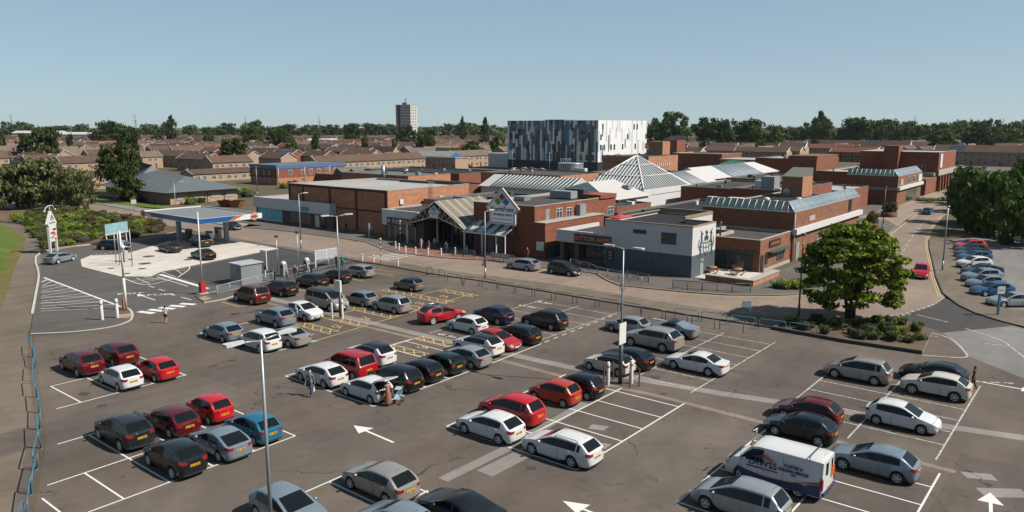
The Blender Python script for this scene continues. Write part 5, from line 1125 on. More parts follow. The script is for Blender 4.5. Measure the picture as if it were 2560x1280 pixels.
# the estate beyond, row after row
HAND = [(o.location.x, o.location.y) for o in bpy.data.objects if o.get('category') == 'house row']
NUMW = ['nearest','second','third','fourth','fifth','sixth','seventh','eighth','ninth','tenth','eleventh','twelfth']
NTH = ['first','second','third','fourth','fifth','sixth','seventh','eighth','ninth','tenth','eleventh','twelfth','thirteenth','fourteenth','fifteenth','sixteenth','seventeenth','eighteenth','nineteenth','twentieth'] + ['twenty-'+w for w in ('first','second','third','fourth','fifth','sixth','seventh','eighth','ninth')] + ['thirtieth'] + ['thirty-'+w for w in ('first','second','third','fourth','fifth','sixth','seventh','eighth','ninth')]
rh = random.Random(5); cand = []
for v in list(range(120, 600, 23))+list(range(600, 1150, 38)):
    u = -1250 + rh.uniform(0, 30)
    while u < 140:
        L_ = rh.choice((16,22,28,34,44)) if v < 600 else rh.choice((30,44,60)); al = 'u' if rh.random() < 0.55 else 'v'
        cu, cv = u+L_/2, v+rh.uniform(-3,3); X, Y = XY(cu, cv); px = 1280+CAM_F*X/max(1,Y); D = Y
        u += (L_ if al == 'u' else 12) + rh.uniform(6,16)
        if al == 'v': L_ = min(L_, 24)
        if not (285 < D < 960) or px < -150 or px > 2750: continue
        if 1230 < px < 1640 and D < 420: continue
        if 1060 < px < 1640 and D < 330: continue
        if px > 1640 and D < 395: continue
        if px > 1640 and D > 640: continue
        if any(math.hypot(cu-a, cv-b_) < 16+L_*0.25 for a, b_ in HAND): continue
        cand.append((D, px, cu, cv, L_, al))
cand.sort(); far_rest = cand[225:]; cand = cand[:225]; bands = {}
fb_ = MB()                                                   # the farthest roofs read as one mass
for (D, px, cu, cv, L_, al) in far_rest:
    hx, hy = (L_/2, 4.0) if al == 'u' else (4.0, L_/2); z1, z2 = 5.0, 7.3
    c4 = [(cu-hx,cv-hy),(cu+hx,cv-hy),(cu+hx,cv+hy),(cu-hx,cv+hy)]; r0, r1 = ((cu-hx,cv),(cu+hx,cv)) if al == 'u' else ((cu,cv-hy),(cu,cv+hy))
    vs = [(*p,0) for p in c4]+[(*p,z1) for p in c4]+[(*r0,z2),(*r1,z2)]
    fb_.add(vs, [(0,1,5,4),(1,2,6,5),(2,3,7,6),(3,0,4,7)]+([(1,2,6,9,5)[:3]] if False else []), 0)
    fb_.add(vs, [(4,5,9,8),(6,7,8,9)] if al == 'u' else [(5,6,9,8),(7,4,8,9)], 1); fb_.add(vs, [(5,6,9),(7,4,8)] if al == 'u' else [(4,5,8),(6,7,9)], 0)
o = fb_.build('far_housing', [BRICKT, TILEB]); tag(o, 'far brown-roofed housing reaching to the tree line', 'housing', kind='stuff')
for c in cand: bands.setdefault(int((c[0]-285)/34), []).append(c)
for bi in sorted(bands):
    for k, (D, px, cu, cv, L_, al) in enumerate(sorted(bands[bi], key=lambda c: c[1])):
        side = 'left' if px < 1280 else 'right'; grp = [c for c in bands[bi] if (c[1] < 1280) == (px < 1280)]; grp.sort(key=lambda c: c[1]); idx = grp.index((D,px,cu,cv,L_,al))+1
        r_ = rh.random(); rm = TILEB if r_ < 0.62 else TILEG if r_ < 0.88 else TILER
        lab = '%s-roofed brick terrace, %s from the left in the %s distant row, %s half' % ({'brown_roof_tiles':'brown','red_roof_tiles':'red','weathered_roof_tiles':'pale-brown'}[rm.name], NTH[idx-1], NTH[bi], side)
        terrace(cu, cv, L_, al, lab, roof=rm, wall=BRICKT if rh.random() < 0.75 else BRICK, detail=2 if D < 380 else 1 if D < 620 else 0, solar=(rh.uniform(-8,2), rh.choice((4,6,8)), rh.choice((-1,1))) if rh.random() < 0.14 else None, h=5.0 if rh.random() < 0.85 else 2.8, hr=7.2 if rh.random() < 0.85 else 5.2)
# ------------------------------------------------------------------ trees and shrubs
LF = {'dark': leaf_mat('leaves_dark', (0.022,0.036,0.009), (0.055,0.080,0.018)), 'mid': leaf_mat('leaves_mid', (0.030,0.065,0.014), (0.085,0.135,0.028)),
      'maple': leaf_mat('leaves_maple', (0.045,0.085,0.010), (0.19,0.24,0.03), 0.3), 'olive': leaf_mat('leaves_olive', (0.055,0.068,0.026), (0.15,0.16,0.062)),
      'far': leaf_mat('leaves_far', (0.030,0.052,0.016), (0.068,0.098,0.028)), 'lime': leaf_mat('leaves_lime', (0.10,0.15,0.016), (0.26,0.31,0.035)),
      'brown': leaf_mat('leaves_brown', (0.06,0.05,0.02), (0.13,0.095,0.035)), 'hedge': leaf_mat('leaves_hedge', (0.045,0.075,0.014), (0.13,0.175,0.028))}
BARK = mat('tree_bark', (0.085,0.065,0.05), 0.95, 0.3, 6.0, coords='obj')
def leaf_cloud(name, clumps, per, size, seed, m, flat=0.0):
    """Leaf-sized quads scattered on the skin and inside of many clumps; clumps = (centre, radii)."""
    rr = random.Random(seed); vs = []; fs = []
    for (c, r_) in clumps:
        n = int(per*(0.7+0.6*rr.random()))
        for _ in range(n):
            d = Vector((rr.gauss(0,1), rr.gauss(0,1), rr.gauss(0,1))); d.normalize(); k = rr.random()**0.45
            p = Vector((c[0]+d.x*r_[0]*k, c[1]+d.y*r_[1]*k, c[2]+d.z*r_[2]*k))
            nrm = (d + Vector((rr.gauss(0,0.55), rr.gauss(0,0.55), rr.gauss(0,0.55)+0.35))).normalized()
            a = nrm.orthogonal().normalized(); b_ = nrm.cross(a); t_ = rr.random()*6.283; a, b_ = a*math.cos(t_)+b_*math.sin(t_), b_*math.cos(t_)-a*math.sin(t_)
            s = size*(0.6+0.8*rr.random()); o = len(vs)
            vs += [p-a*s, p-b_*s*0.55, p+a*s, p+b_*s*0.55]; fs.append((o,o+1,o+2,o+3))
    me = bpy.data.meshes.new(name); me.from_pydata([tuple(v) for v in vs], [], fs); me.materials.append(m); me.update(); return me
def crown(kind, seed, n, per, size, m, name='crown'):
    """Unit crown: radius about 1 in plan, z from 0 to 1."""
    rr = random.Random(seed); cl = []
    for i in range(n):
        th = rr.random()*6.283; 
        if kind == 'poplar': z = rr.random(); q = 0.9*math.sin(math.pi*min(1,z*0.9+0.12))**0.7; rad = q*rr.random()**0.5*0.8; s = 0.32
        elif kind == 'dome': z = rr.random()**0.8*0.86; q = math.sqrt(max(0.02,1-(z/0.95)**2)); rad = q*rr.random()**0.35*0.85; s = 0.30
        elif kind == 'spread': z = 0.08+rr.random()*0.80; q = math.sqrt(max(0.03,1-((z-0.42)/0.56)**2)); rad = q*rr.random()**0.38*0.88; s = 0.25
        else: z = 0.1+rr.random()*0.75; q = math.sqrt(max(0.05,1-((z-0.45)/0.55)**2)); rad = q*rr.random()**0.4*0.85; s = 0.28
        s *= 0.7+0.6*rr.random()
        cl.append(((math.cos(th)*rad, math.sin(th)*rad, z), (s, s, s*0.42 if kind != 'poplar' else s*0.3)))
    return leaf_cloud(name, cl, per, size, seed+1, m)
CRN = {('far',i): crown('round', 20+i, 34, 26, 0.10, LF['far']) for i in range(4)}
CRN.update({('dark',i): crown('round', 40+i, 46, 60, 0.062, LF['dark']) for i in range(3)})
CRN.update({('mid',i): crown('spread', 60+i, 54, 70, 0.058, LF['mid']) for i in range(3)})
CRN.update({('olive',i): crown('spread', 80+i, 60, 85, 0.05, LF['olive']) for i in range(2)})
CRN.update({('poplar',i): crown('poplar', 90+i, 40, 30, 0.10, LF['dark']) for i in range(2)})
CRN.update({('lime',i): crown('round', 95+i, 40, 40, 0.07, LF['mid']) for i in range(2)})
def trunk_mesh(seed, limbs=5):
    """Unit trunk: height 1, radius about 0.06 at the foot, limbs forking into the crown."""
    rr = random.Random(seed); b = MB(); b.tube([(0,0,-0.02),(0.01,0,0.25),(0.02,0.01,0.55)],0.035,8,r1=0.024)
    for i in range(limbs):
        a = 6.283*i/limbs+rr.random(); z0 = 0.35+0.2*rr.random(); l = 0.25+0.12*rr.random()
        b.tube([(0.015,0.005,z0),(math.cos(a)*l*0.5,math.sin(a)*l*0.5,z0+0.16),(math.cos(a)*l,math.sin(a)*l,z0+0.36)],0.016,5,r1=0.006)
    return b.mesh('trunk', BARK)
TRK = [trunk_mesh(i) for i in range(3)]
NT = [0]
def tree(u, v, h, w, kind, label, base=0.18, group='trees', name='broadleaf_tree', z=0.0):
    """One tree of height h and crown width w standing at (u, v)."""
    NT[0] += 1; ks = [k for k in CRN if k[0] == kind]; me = CRN[ks[NT[0] % len(ks)]]
    t = thing(name, label, 'tree', (u, v, z), random.random()*6.28, group)
    o = ob('trunk', TRK[NT[0] % 3], t); o.scale = (h*0.8, h*0.8, h)
    c = ob('crown', me, t, (0,0,h*base)); c.scale = (w/2, w/2, h*(1-base)*1.04); return t
def tree_px(px, ytop, D, wpx, kind, label, **k):
    u, v = far_at(px, D); tree(u, v, 18-(ytop-CAM_HOR)*D/CAM_F, wpx*D/CAM_F, kind, label, **k)
for a in ((38,408,168,150,'olive','left one of the three big olive-green trees at the left edge'),(118,394,172,165,'olive','middle and tallest of the three olive-green trees at the left edge'),(185,418,165,105,'olive','right one of the three olive-green trees at the left edge'),
          (116,319,330,104,'dark','large dark round tree standing over the houses on the left'),(300,350,205,108,'dark','tall dark tree behind the grey-roofed clinic'),(318,396,183,96,'dark','lower dark tree in front of the tall one by the clinic'),(332,319,300,64,'dark','dark tree behind the clinic trees'),
          (590,340,330,76,'dark','dark round tree between terraces above the clinic'),(282,299,600,100,'dark','wide dark tree on the left skyline'),(702,318,520,70,'dark','dark tree left of the white shed'),(648,300,640,46,'mid','rounded tree on the skyline left of the tower block'),
          (1018,310,560,60,'dark','dark tree at the foot of the tower block'),(1065,333,430,56,'dark','dark tree right below the tower block'),(1180,349,380,50,'dark','dark tree left of the panelled office'),(885,306,700,46,'dark','rounded tree on the skyline left of the tower'),
          (1158,298,700,22,'poplar','tall slim poplar right of the tower block'),(1214,299,720,24,'poplar','slim poplar nearest the panelled office'),(440,296,700,40,'poplar','dark pointed tree on the left skyline'),(1245,326,420,44,'lime','pale green tree at the left of the panelled office'),
          (2040,287,640,56,'poplar','tall poplars rising from the right-hand wood'),
          (1640,294,580,60,'mid','tree at the right shoulder of the panelled office'),(1682,281,560,84,'mid','tall bright tree right of the panelled office'),(1758,290,570,76,'dark','dark tree second right of the panelled office'),(1808,294,560,60,'dark','dark tree third right of the panelled office'),(1868,297,570,96,'dark','wide dark tree in the right-hand wood'),
          (1925,312,540,60,'mid','lower green tree in the right-hand wood'),(1890,318,540,54,'mid','bright low tree in front of the right-hand wood'),(2345,323,460,82,'mid','big domed green tree before the right terraces'),(2490,317,520,100,'mid','broad tree near the right edge of the skyline'),(2435,312,520,80,'dark','dark tree behind the domed one on the right')):
    tree_px(*a, **({'base': 0.04} if a[4] == 'olive' else {}))
# wood on the right skyline and trees strung along the left one
rt = random.Random(8); WORDN = ['first','second','third','fourth','fifth','sixth','seventh','eighth','ninth','tenth','eleventh','twelfth','thirteenth','fourteenth','fifteenth','sixteenth','seventeenth','eighteenth','nineteenth','twentieth','twenty-first','twenty-second','twenty-third','twenty-fourth','twenty-fifth','twenty-sixth']
for k in range(20):
    px = 1960+k*31+rt.uniform(-8,8); tree_px(px, 302+rt.uniform(-14,20)+(8 if k > 14 else 0), 690+rt.uniform(-60,90), rt.uniform(45,100), rt.choice(('far','mid','dark')), WORDN[k]+' tree from the left in the right-hand wood', group='trees of the right-hand wood')
for k in range(26):
    px = -20+k*50+rt.uniform(-16,16); D = rt.uniform(950,1250)
    tree_px(px, 309+rt.uniform(-7,8), D, rt.uniform(40,75), rt.choice(('far','far','dark')), WORDN[k]+' tree from the left along the far left skyline', group='trees of the left skyline')
for k in range(13):
    px = 20+k*98+rt.uniform(-30,30); D = rt.uniform(400,700); tree_px(px, 334+rt.uniform(-6,8), D, rt.uniform(16,34), rt.choice(('far','dark','lime')), WORDN[k]+' garden tree from the left among the terraces', group='garden trees among the terraces')
for k in range(8):
    px = 1660+k*115+rt.uniform(-25,25); D = rt.uniform(420,560); tree_px(px, 338+rt.uniform(-5,8), D, rt.uniform(20,40), rt.choice(('far','dark','lime')), WORDN[k]+' garden tree from the left on the right-hand estate', group='garden trees on the right')
# far woods: seen only as one mass
def wood(D, px0, px1, h, n, seed):
    rr = random.Random(seed); cl = []
    for i in range(n):
        u, v = far_at(px0+(px1-px0)*rr.random(), D*(0.93+0.14*rr.random())); s = h*(0.35+0.4*rr.random())
        cl.append(((u,v,s*0.7+rr.random()*h*0.25),(s*1.3,s*1.3,s*0.75)))
    o = ob('far_wood', leaf_cloud('far_wood', cl, 46, h*0.16, seed, LF['far'])); tag(o, kind='stuff', label='blue-green band of far woodland along the horizon', cat='woodland'); return o
wood(1350, -200, 1300, 16, 90, 1); wood(1700, -200, 2700, 15, 170, 2); wood(2600, -200, 2700, 19, 170, 3); wood(1000, 1600, 2700, 13, 80, 4)
# dark trees along the right-hand road
for i, (u, v, h, w, kd, lb) in enumerate(((-17,150,9.5,10,'mid','leafy tree nearest the road bend on the right'),(-11,139,8.6,9,'mid','dark tree over the far end of the side car park'),(-21,166,9.0,9,'mid','dark tree beside the road, second from the bend'),(-3,147,10,11,'dark','dark tree behind the side car park, left'),
        (6,140,10.5,11,'mid','dark tree behind the side car park, right'),(-12,165,11.5,11,'mid','tall leafy tree behind the nearest road tree'),(-25,186,8.5,9,'mid','dark tree further along the road on the right'),(-4,180,12.5,12,'dark','tallest dark tree at the right edge'),(10,165,12,12,'dark','dark tree filling the right edge'),(-28,205,8,9,'dark','dark tree furthest along the right-hand road'),(-15,196,11,11,'dark','dark tree behind the road trees on the right'))):
    tree(u, v, h*1.12, w*1.22, kd, lb, base=-0.02, group='trees along the right-hand road')
# the maple in its planted bed
t = thing('maple_tree', 'bright green maple standing in the planted island by the road', 'tree', (-19.1,74.2,0.1), 0.4)
b = MB()
for dx, dy in ((0,0),(0.32,0.12),(-0.25,0.2)): b.tube([(dx,dy,-0.1),(dx*1.1,dy*1.1,1.0),(dx*2.4,dy*2.4,2.6),(dx*5,dy*5,4.4)],0.19,8,r1=0.09)
for i in range(7):
    a = i*0.9; b.tube([(0.1*math.cos(a),0.1*math.sin(a),1.9),(1.4*math.cos(a),1.4*math.sin(a),3.6),(2.8*math.cos(a),2.8*math.sin(a),5.2+0.3*(i%3))],0.09,6,r1=0.03)
b.build('trunk', BARK, t)
rr = random.Random(21); cl = []
for i in range(215):
    th = rr.random()*6.283; z = rr.random(); zz = 1.45+z*7.3; q = 4.5*math.sqrt(max(0.04, 1-((zz-4.6)/4.35)**2)); rad = q*rr.random()**0.33; s = 0.5+0.5*rr.random()
    cl.append(((math.cos(th)*rad, math.sin(th)*rad, zz),(s*1.15,s*1.15,s*0.46)))
cl += [((4.6,1.6,4.4),(0.9,0.9,0.4)),((5.1,1.9,4.3),(0.6,0.6,0.3)),((0.6,0.2,8.9),(0.8,0.8,0.5)),((-2.6,-1,8.1),(0.9,0.9,0.5))]
ob('crown', leaf_cloud('crown', cl, 95, 0.21, 22, LF['maple']), t)
# shrubs: clipped mounds built of small leaves
def bush_mesh(seed, m, box=True):
    rr = random.Random(seed); vs = []; cl = []
    for i in range(26):
        x, y = rr.uniform(-0.75,0.75), rr.uniform(-0.75,0.75); z = rr.uniform(0.2,0.72) if box else 0.15+0.6*rr.random()*math.sqrt(max(0.1,1-x*x*0.8-y*y*0.8)); cl.append(((x,y,z),(0.30,0.30,0.22)))
    return leaf_cloud('foliage', cl, 42, 0.075, seed, m)
BSH = {k: [bush_mesh(100+i*7+j, LF[m]) for j in range(2)] for i, (k, m) in enumerate((('lime','lime'),('green','hedge'),('brown','brown'),('dark','dark')))}
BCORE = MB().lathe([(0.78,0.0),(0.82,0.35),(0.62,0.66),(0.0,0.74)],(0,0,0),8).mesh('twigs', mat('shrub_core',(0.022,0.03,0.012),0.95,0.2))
def shrub(u, v, r_, h, kind, label, group, z=0.1, name='clipped_shrub'):
    t = thing(name, label, 'shrub', (u, v, z), random.random()*6.28, group)
    o = ob('foliage', random.choice(BSH[kind]), t); o.scale = (r_, r_, h); o = ob('twigs', BCORE, t); o.scale = (r_*0.9, r_*0.9, h*0.92); return t
SL = {'lime':'bright yellow-green clipped shrub in the bed beside the petrol station','green':'mid green clipped shrub in the bed beside the petrol station','brown':'brownish clipped shrub in the bed beside the petrol station'}
rs = random.Random(14); spots = []
def inpoly(x, y, P):
    c = False
    for i in range(len(P)):
        (x0,y0),(x1,y1) = P[i-1],P[i]
        if (y0 > y) != (y1 > y) and x < (x1-x0)*(y-y0)/(y1-y0)+x0: c = not c
    return c
BEDS = [G(*p) for p in [(40,548),(120,532),(215,530),(330,552),(425,570),(345,595),(245,604),(112,624),(100,600)]]
us = [p[0] for p in BEDS]; vs_ = [p[1] for p in BEDS]
for _ in range(6000):
    u, v = rs.uniform(min(us),max(us)), rs.uniform(min(vs_),max(vs_))
    if inpoly(u, v, BEDS) and all(math.hypot(u-a, v-b_) > 2.35 for a, b_ in spots): spots.append((u, v))
for (u, v) in spots:
    k = rs.choices(('lime','green','brown'),(30,42,28))[0]; shrub(u, v, rs.uniform(1.1,1.65), rs.uniform(0.9,1.5), k, SL[k], 'clipped shrubs beside the petrol station')
# planted island under the maple
ISL = [G(*p) for p in [(1930,824),(2110,857),(2305,886),(2318,858),(2330,834),(2285,808),(2199,797),(2100,800),(1990,800)]]
slab('planted_island', ISL, 0.12, DIRT, KERB)
b = MB(); kerb_strip(b, [ISL[-1]]+ISL[:3], 0.3, 0.0, 0.30, 0, 1); b.build('island_kerb', KERBD, kind='structure')
isp = [(2010,826),(2060,838),(2150,815),(2190,808),(2225,812),(2255,815),(2175,830),(2215,826),(2252,838),(2290,830),(2150,848),(2180,850),(2222,835),(2270,858),(2300,850),(2230,852),(2130,838),(2090,815),(2040,812),(1980,812)]
for k, p in enumerate(isp):
    u, v = G(*p); shrub(u, v, rs.uniform(0.5,0.95), rs.uniform(0.6,1.1), rs.choice(('green','green','dark','lime')), 'small leafy shrub in the planted island under the maple', 'shrubs under the maple', name='leafy_shrub')
# hedges and planter bushes
for k, p in enumerate(((1955,722),(1985,722),(2015,718))): u, v = G(*p); shrub(u, v, 1.5, 1.1, 'lime', ('left','middle','right')[k]+' mound of the low green hedge left of the maple', 'low hedge mounds', z=0.12, name='hedge_mound')
for k in range(7): u, v = G(2310+k*22, 503-k*0.5); shrub(u, v, 2.6, 0.8, 'lime' if k % 2 else 'green', 'low spreading ground-cover mound on the paved square', 'ground cover on the square', z=0.1, name='ground_cover_mound')
PLB = mat('planter_brick', (0.16,0.075,0.05), 0.9, 0.2)
for k, (p, r_) in enumerate((((2178,572),1.3),((2222,543),1.5))):
    u, v = G(*p); t = root('brick_planter', ('smaller round-topped bush planter beside the glazed store','larger bush planter beside the paved square')[k], 'planter', (u,v,0), 'brick planters'); b = MB(); b.lathe([(r_*1.05,0.0),(r_*1.05,1.0),(r_*0.9,1.0),(r_*0.9,0.85),(0,0.85)],(u,v,0.1),14); part(t, 'planter_wall', b, PLB)
    shrub(u, v, r_*1.05, 2.6, 'brown', ('reddish round bush in the smaller brick planter','reddish round bush in the larger brick planter')[k], 'planter bushes', z=0.9, name='round_bush')
for k, p in enumerate(((375,500),(400,505),(428,506),(452,508),(478,510),(500,506),(318,500),(340,505),(585,487),(600,485),(620,492),(712,470),(728,466))):
    u, v = G(*p); shrub(u, v, rs.uniform(1.6,2.3), rs.uniform(1.6,2.4), rs.choice(('green','dark','lime')), 'dark green bush in the row in front of the grey-roofed clinic' if k < 8 else 'bush between the clinic and the brick store', 'bushes round the clinic', z=0.0, name='garden_bush')
ring_sheet('clinic_lawn', [G(*p) for p in [(230,500),(330,505),(430,518),(425,524),(330,516),(240,508)]], 0.13, GRASS)
ring_sheet('far_car_park', [G(*p) for p in [(2385,446),(2380,405),(2640,400),(2640,440),(2480,452)]], 0.01, PAVE)
ring_sheet('far_green', [G(*p) for p in [(1880,392),(2180,388),(2190,398),(2060,404),(1900,404)]], 0.02, GRASS)
ring_sheet('left_lawn', [G(*p) for p in [(225,482),(310,470),(330,478),(250,490)]], 0.02, GRASS)
# ------------------------------------------------------------------ cars
GLASS = mat('car_glass', (0.008, 0.011, 0.012), 0.08, 0, spec=0.30)
TYRE = mat('tyre_rubber', (0.018, 0.018, 0.019), 0.85, 0)
RIM = mat('alloy_rim', (0.80, 0.81, 0.83), 0.35, 0, metal=0.25)
TRIM = mat('black_trim', (0.022, 0.023, 0.025), 0.55, 0)
TAIL = mat('tail_light', (0.33, 0.012, 0.015), 0.12, 0, coat=0.6)
LAMP = mat('head_light', (0.62, 0.65, 0.68), 0.1, 0, coat=0.8, metal=0.2)
PLY = mat('yellow_plate', (0.80, 0.42, 0.012), 0.4, 0.0)
PLW = mat('white_plate', (0.75, 0.75, 0.72), 0.4, 0.0)
INK = mat('plate_ink', (0.02, 0.02, 0.02), 0.6, 0)
CHROME = mat('satin_chrome', (0.6, 0.61, 0.63), 0.25, 0, metal=0.9)
def paint(name, col, metal=0.0, rough=0.32): return mat('paint_' + name, col, rough, 0.04, 1.5, metal=metal, coat=0.5, coords='obj', spec=0.4)
PAINT = {
 'white': paint('white', (0.74, 0.76, 0.77)), 'cream': paint('cream', (0.66, 0.63, 0.55)),
 'silver': paint('silver', (0.42, 0.45, 0.48), 0.45, 0.34), 'bluesilver': paint('bluesilver', (0.29, 0.37, 0.44), 0.45, 0.34), 'champagne': paint('champagne', (0.44, 0.42, 0.39), 0.45, 0.34),
 'grey': paint('grey', (0.024, 0.030, 0.034), 0.3), 'midgrey': paint('midgrey', (0.20, 0.21, 0.205), 0.4), 'black': paint('black', (0.004, 0.0045, 0.005)),
 'navy': paint('navy', (0.005, 0.009, 0.022), 0.2), 'blue': paint('blue', (0.015, 0.10, 0.26), 0.3), 'teal': paint('teal', (0.02, 0.20, 0.33), 0.3), 'royal': paint('royal', (0.008, 0.018, 0.075), 0.2),
 'red': paint('red', (0.42, 0.006, 0.014)), 'brightred': paint('brightred', (0.56, 0.006, 0.014)), 'darkred': paint('darkred', (0.13, 0.006, 0.013), 0.2), 'maroon': paint('maroon', (0.13, 0.016, 0.013), 0.25),
 'orange': paint('orange', (0.52, 0.055, 0.022), 0.15), 'green': paint('green', (0.004, 0.020, 0.015), 0.2), 'slate': paint('slate', (0.012, 0.016, 0.019), 0.25)}
#            L    W    H    zn   zc   sc   sw   sr   sg   zg   beltf beltr sf  sr_  r   gc
CT = {
 'city':   (3.55,1.64,1.50,0.72,0.98,0.78,1.52,3.08,3.46,0.98,0.93,0.99,0.66,2.98,0.29,0.20),
 'super':  (3.98,1.72,1.46,0.70,0.96,1.02,1.86,3.38,3.84,0.98,0.90,0.99,0.82,3.30,0.30,0.19),
 'hatch':  (4.32,1.80,1.46,0.70,0.97,1.14,2.05,3.62,4.16,0.99,0.90,1.01,0.88,3.52,0.32,0.19),
 'sport':  (4.35,1.80,1.42,0.68,0.94,1.16,2.15,3.30,4.20,0.99,0.88,1.02,0.90,3.52,0.33,0.18),
 'estate': (4.60,1.81,1.48,0.70,0.97,1.14,2.05,4.02,4.48,1.02,0.90,0.99,0.88,3.52,0.33,0.19),
 'mini':   (3.75,1.69,1.43,0.76,0.98,1.02,1.66,3.30,3.62,0.98,0.93,0.97,0.66,3.16,0.31,0.19),
 'suvs':   (4.15,1.78,1.57,0.86,1.08,1.02,1.86,3.42,3.96,1.12,1.02,1.12,0.82,3.36,0.35,0.24),
 'suv':    (4.42,1.84,1.63,0.88,1.12,1.10,1.96,3.72,4.24,1.14,1.05,1.16,0.88,3.54,0.36,0.25),
 'suvl':   (4.85,1.98,1.76,0.98,1.20,1.22,2.05,4.20,4.62,1.20,1.14,1.20,0.88,3.80,0.39,0.28),
 'mpv':    (4.45,1.80,1.64,0.72,1.05,0.98,2.05,3.95,4.34,1.05,0.96,1.06,0.88,3.58,0.33,0.20),
 'box':    (4.40,1.85,1.82,0.84,1.16,0.92,1.78,4.10,4.36,1.12,1.06,1.12,0.86,3.64,0.34,0.21),
 'mpvan':  (4.95,1.92,1.92,0.88,1.20,0.80,1.62,4.72,4.92,1.18,1.12,1.18,0.90,4.17,0.34,0.21),
 'van':    (4.98,1.98,2.15,0.92,1.30,0.86,1.52,4.93,4.97,1.32,1.26,1.32,0.96,3.88,0.35,0.24),
 'saloon': (4.70,1.82,1.43,0.70,0.95,1.26,2.22,3.36,4.06,1.02,0.88,0.98,0.90,3.70,0.33,0.18),
 'softtop':(4.55,1.80,1.40,0.68,0.94,1.24,2.10,2.95,3.75,1.00,0.88,0.98,0.92,3.60,0.33,0.18)}
PROTO = {}
def wheel_meshes(r):
    k = ('w', r)
    if k in PROTO: return PROTO[k]
    t = MB(); w = 0.19; q = r*0.66
    t.lathe([(q,0.0),(r*0.93,-0.005),(r,0.025),(r,w-0.025),(r*0.93,w+0.005),(q,w)], n=20, axis='y')
    m = MB(); n = 20
    m.lathe([(q*1.01,0.0),(q*0.93,-0.012),(q*0.86,0.02)], n=n, axis='y')            # rim lip on the outer (-y) face
    m.lathe([(q*0.86,0.055),(0.01,0.055)], n=n, axis='y', mi=1)                    # dark dish behind the spokes
    for i in range(5):
        a = 2*math.pi*i/5; ca_, sa_ = math.cos(a), math.sin(a); P = []
        for rr, hw in ((0.03, 0.035), (q*0.9, 0.03)):
            for sg in (-1, 1): P.append((rr*ca_-sg*hw*sa_, 0.0, rr*sa_+sg*hw*ca_))
        m.add(P+[(x, 0.05, z) for x, y, z in P], [(0,1,3,2),(0,2,6,4),(1,5,7,3)])
    m.lathe([(0.06,0.05),(0.055,-0.01),(0.0,-0.012)], n=10, axis='y')
    PROTO[k] = (t.mesh('tyre', TYRE), m.mesh('rim', [RIM, TYRE])); return PROTO[k]

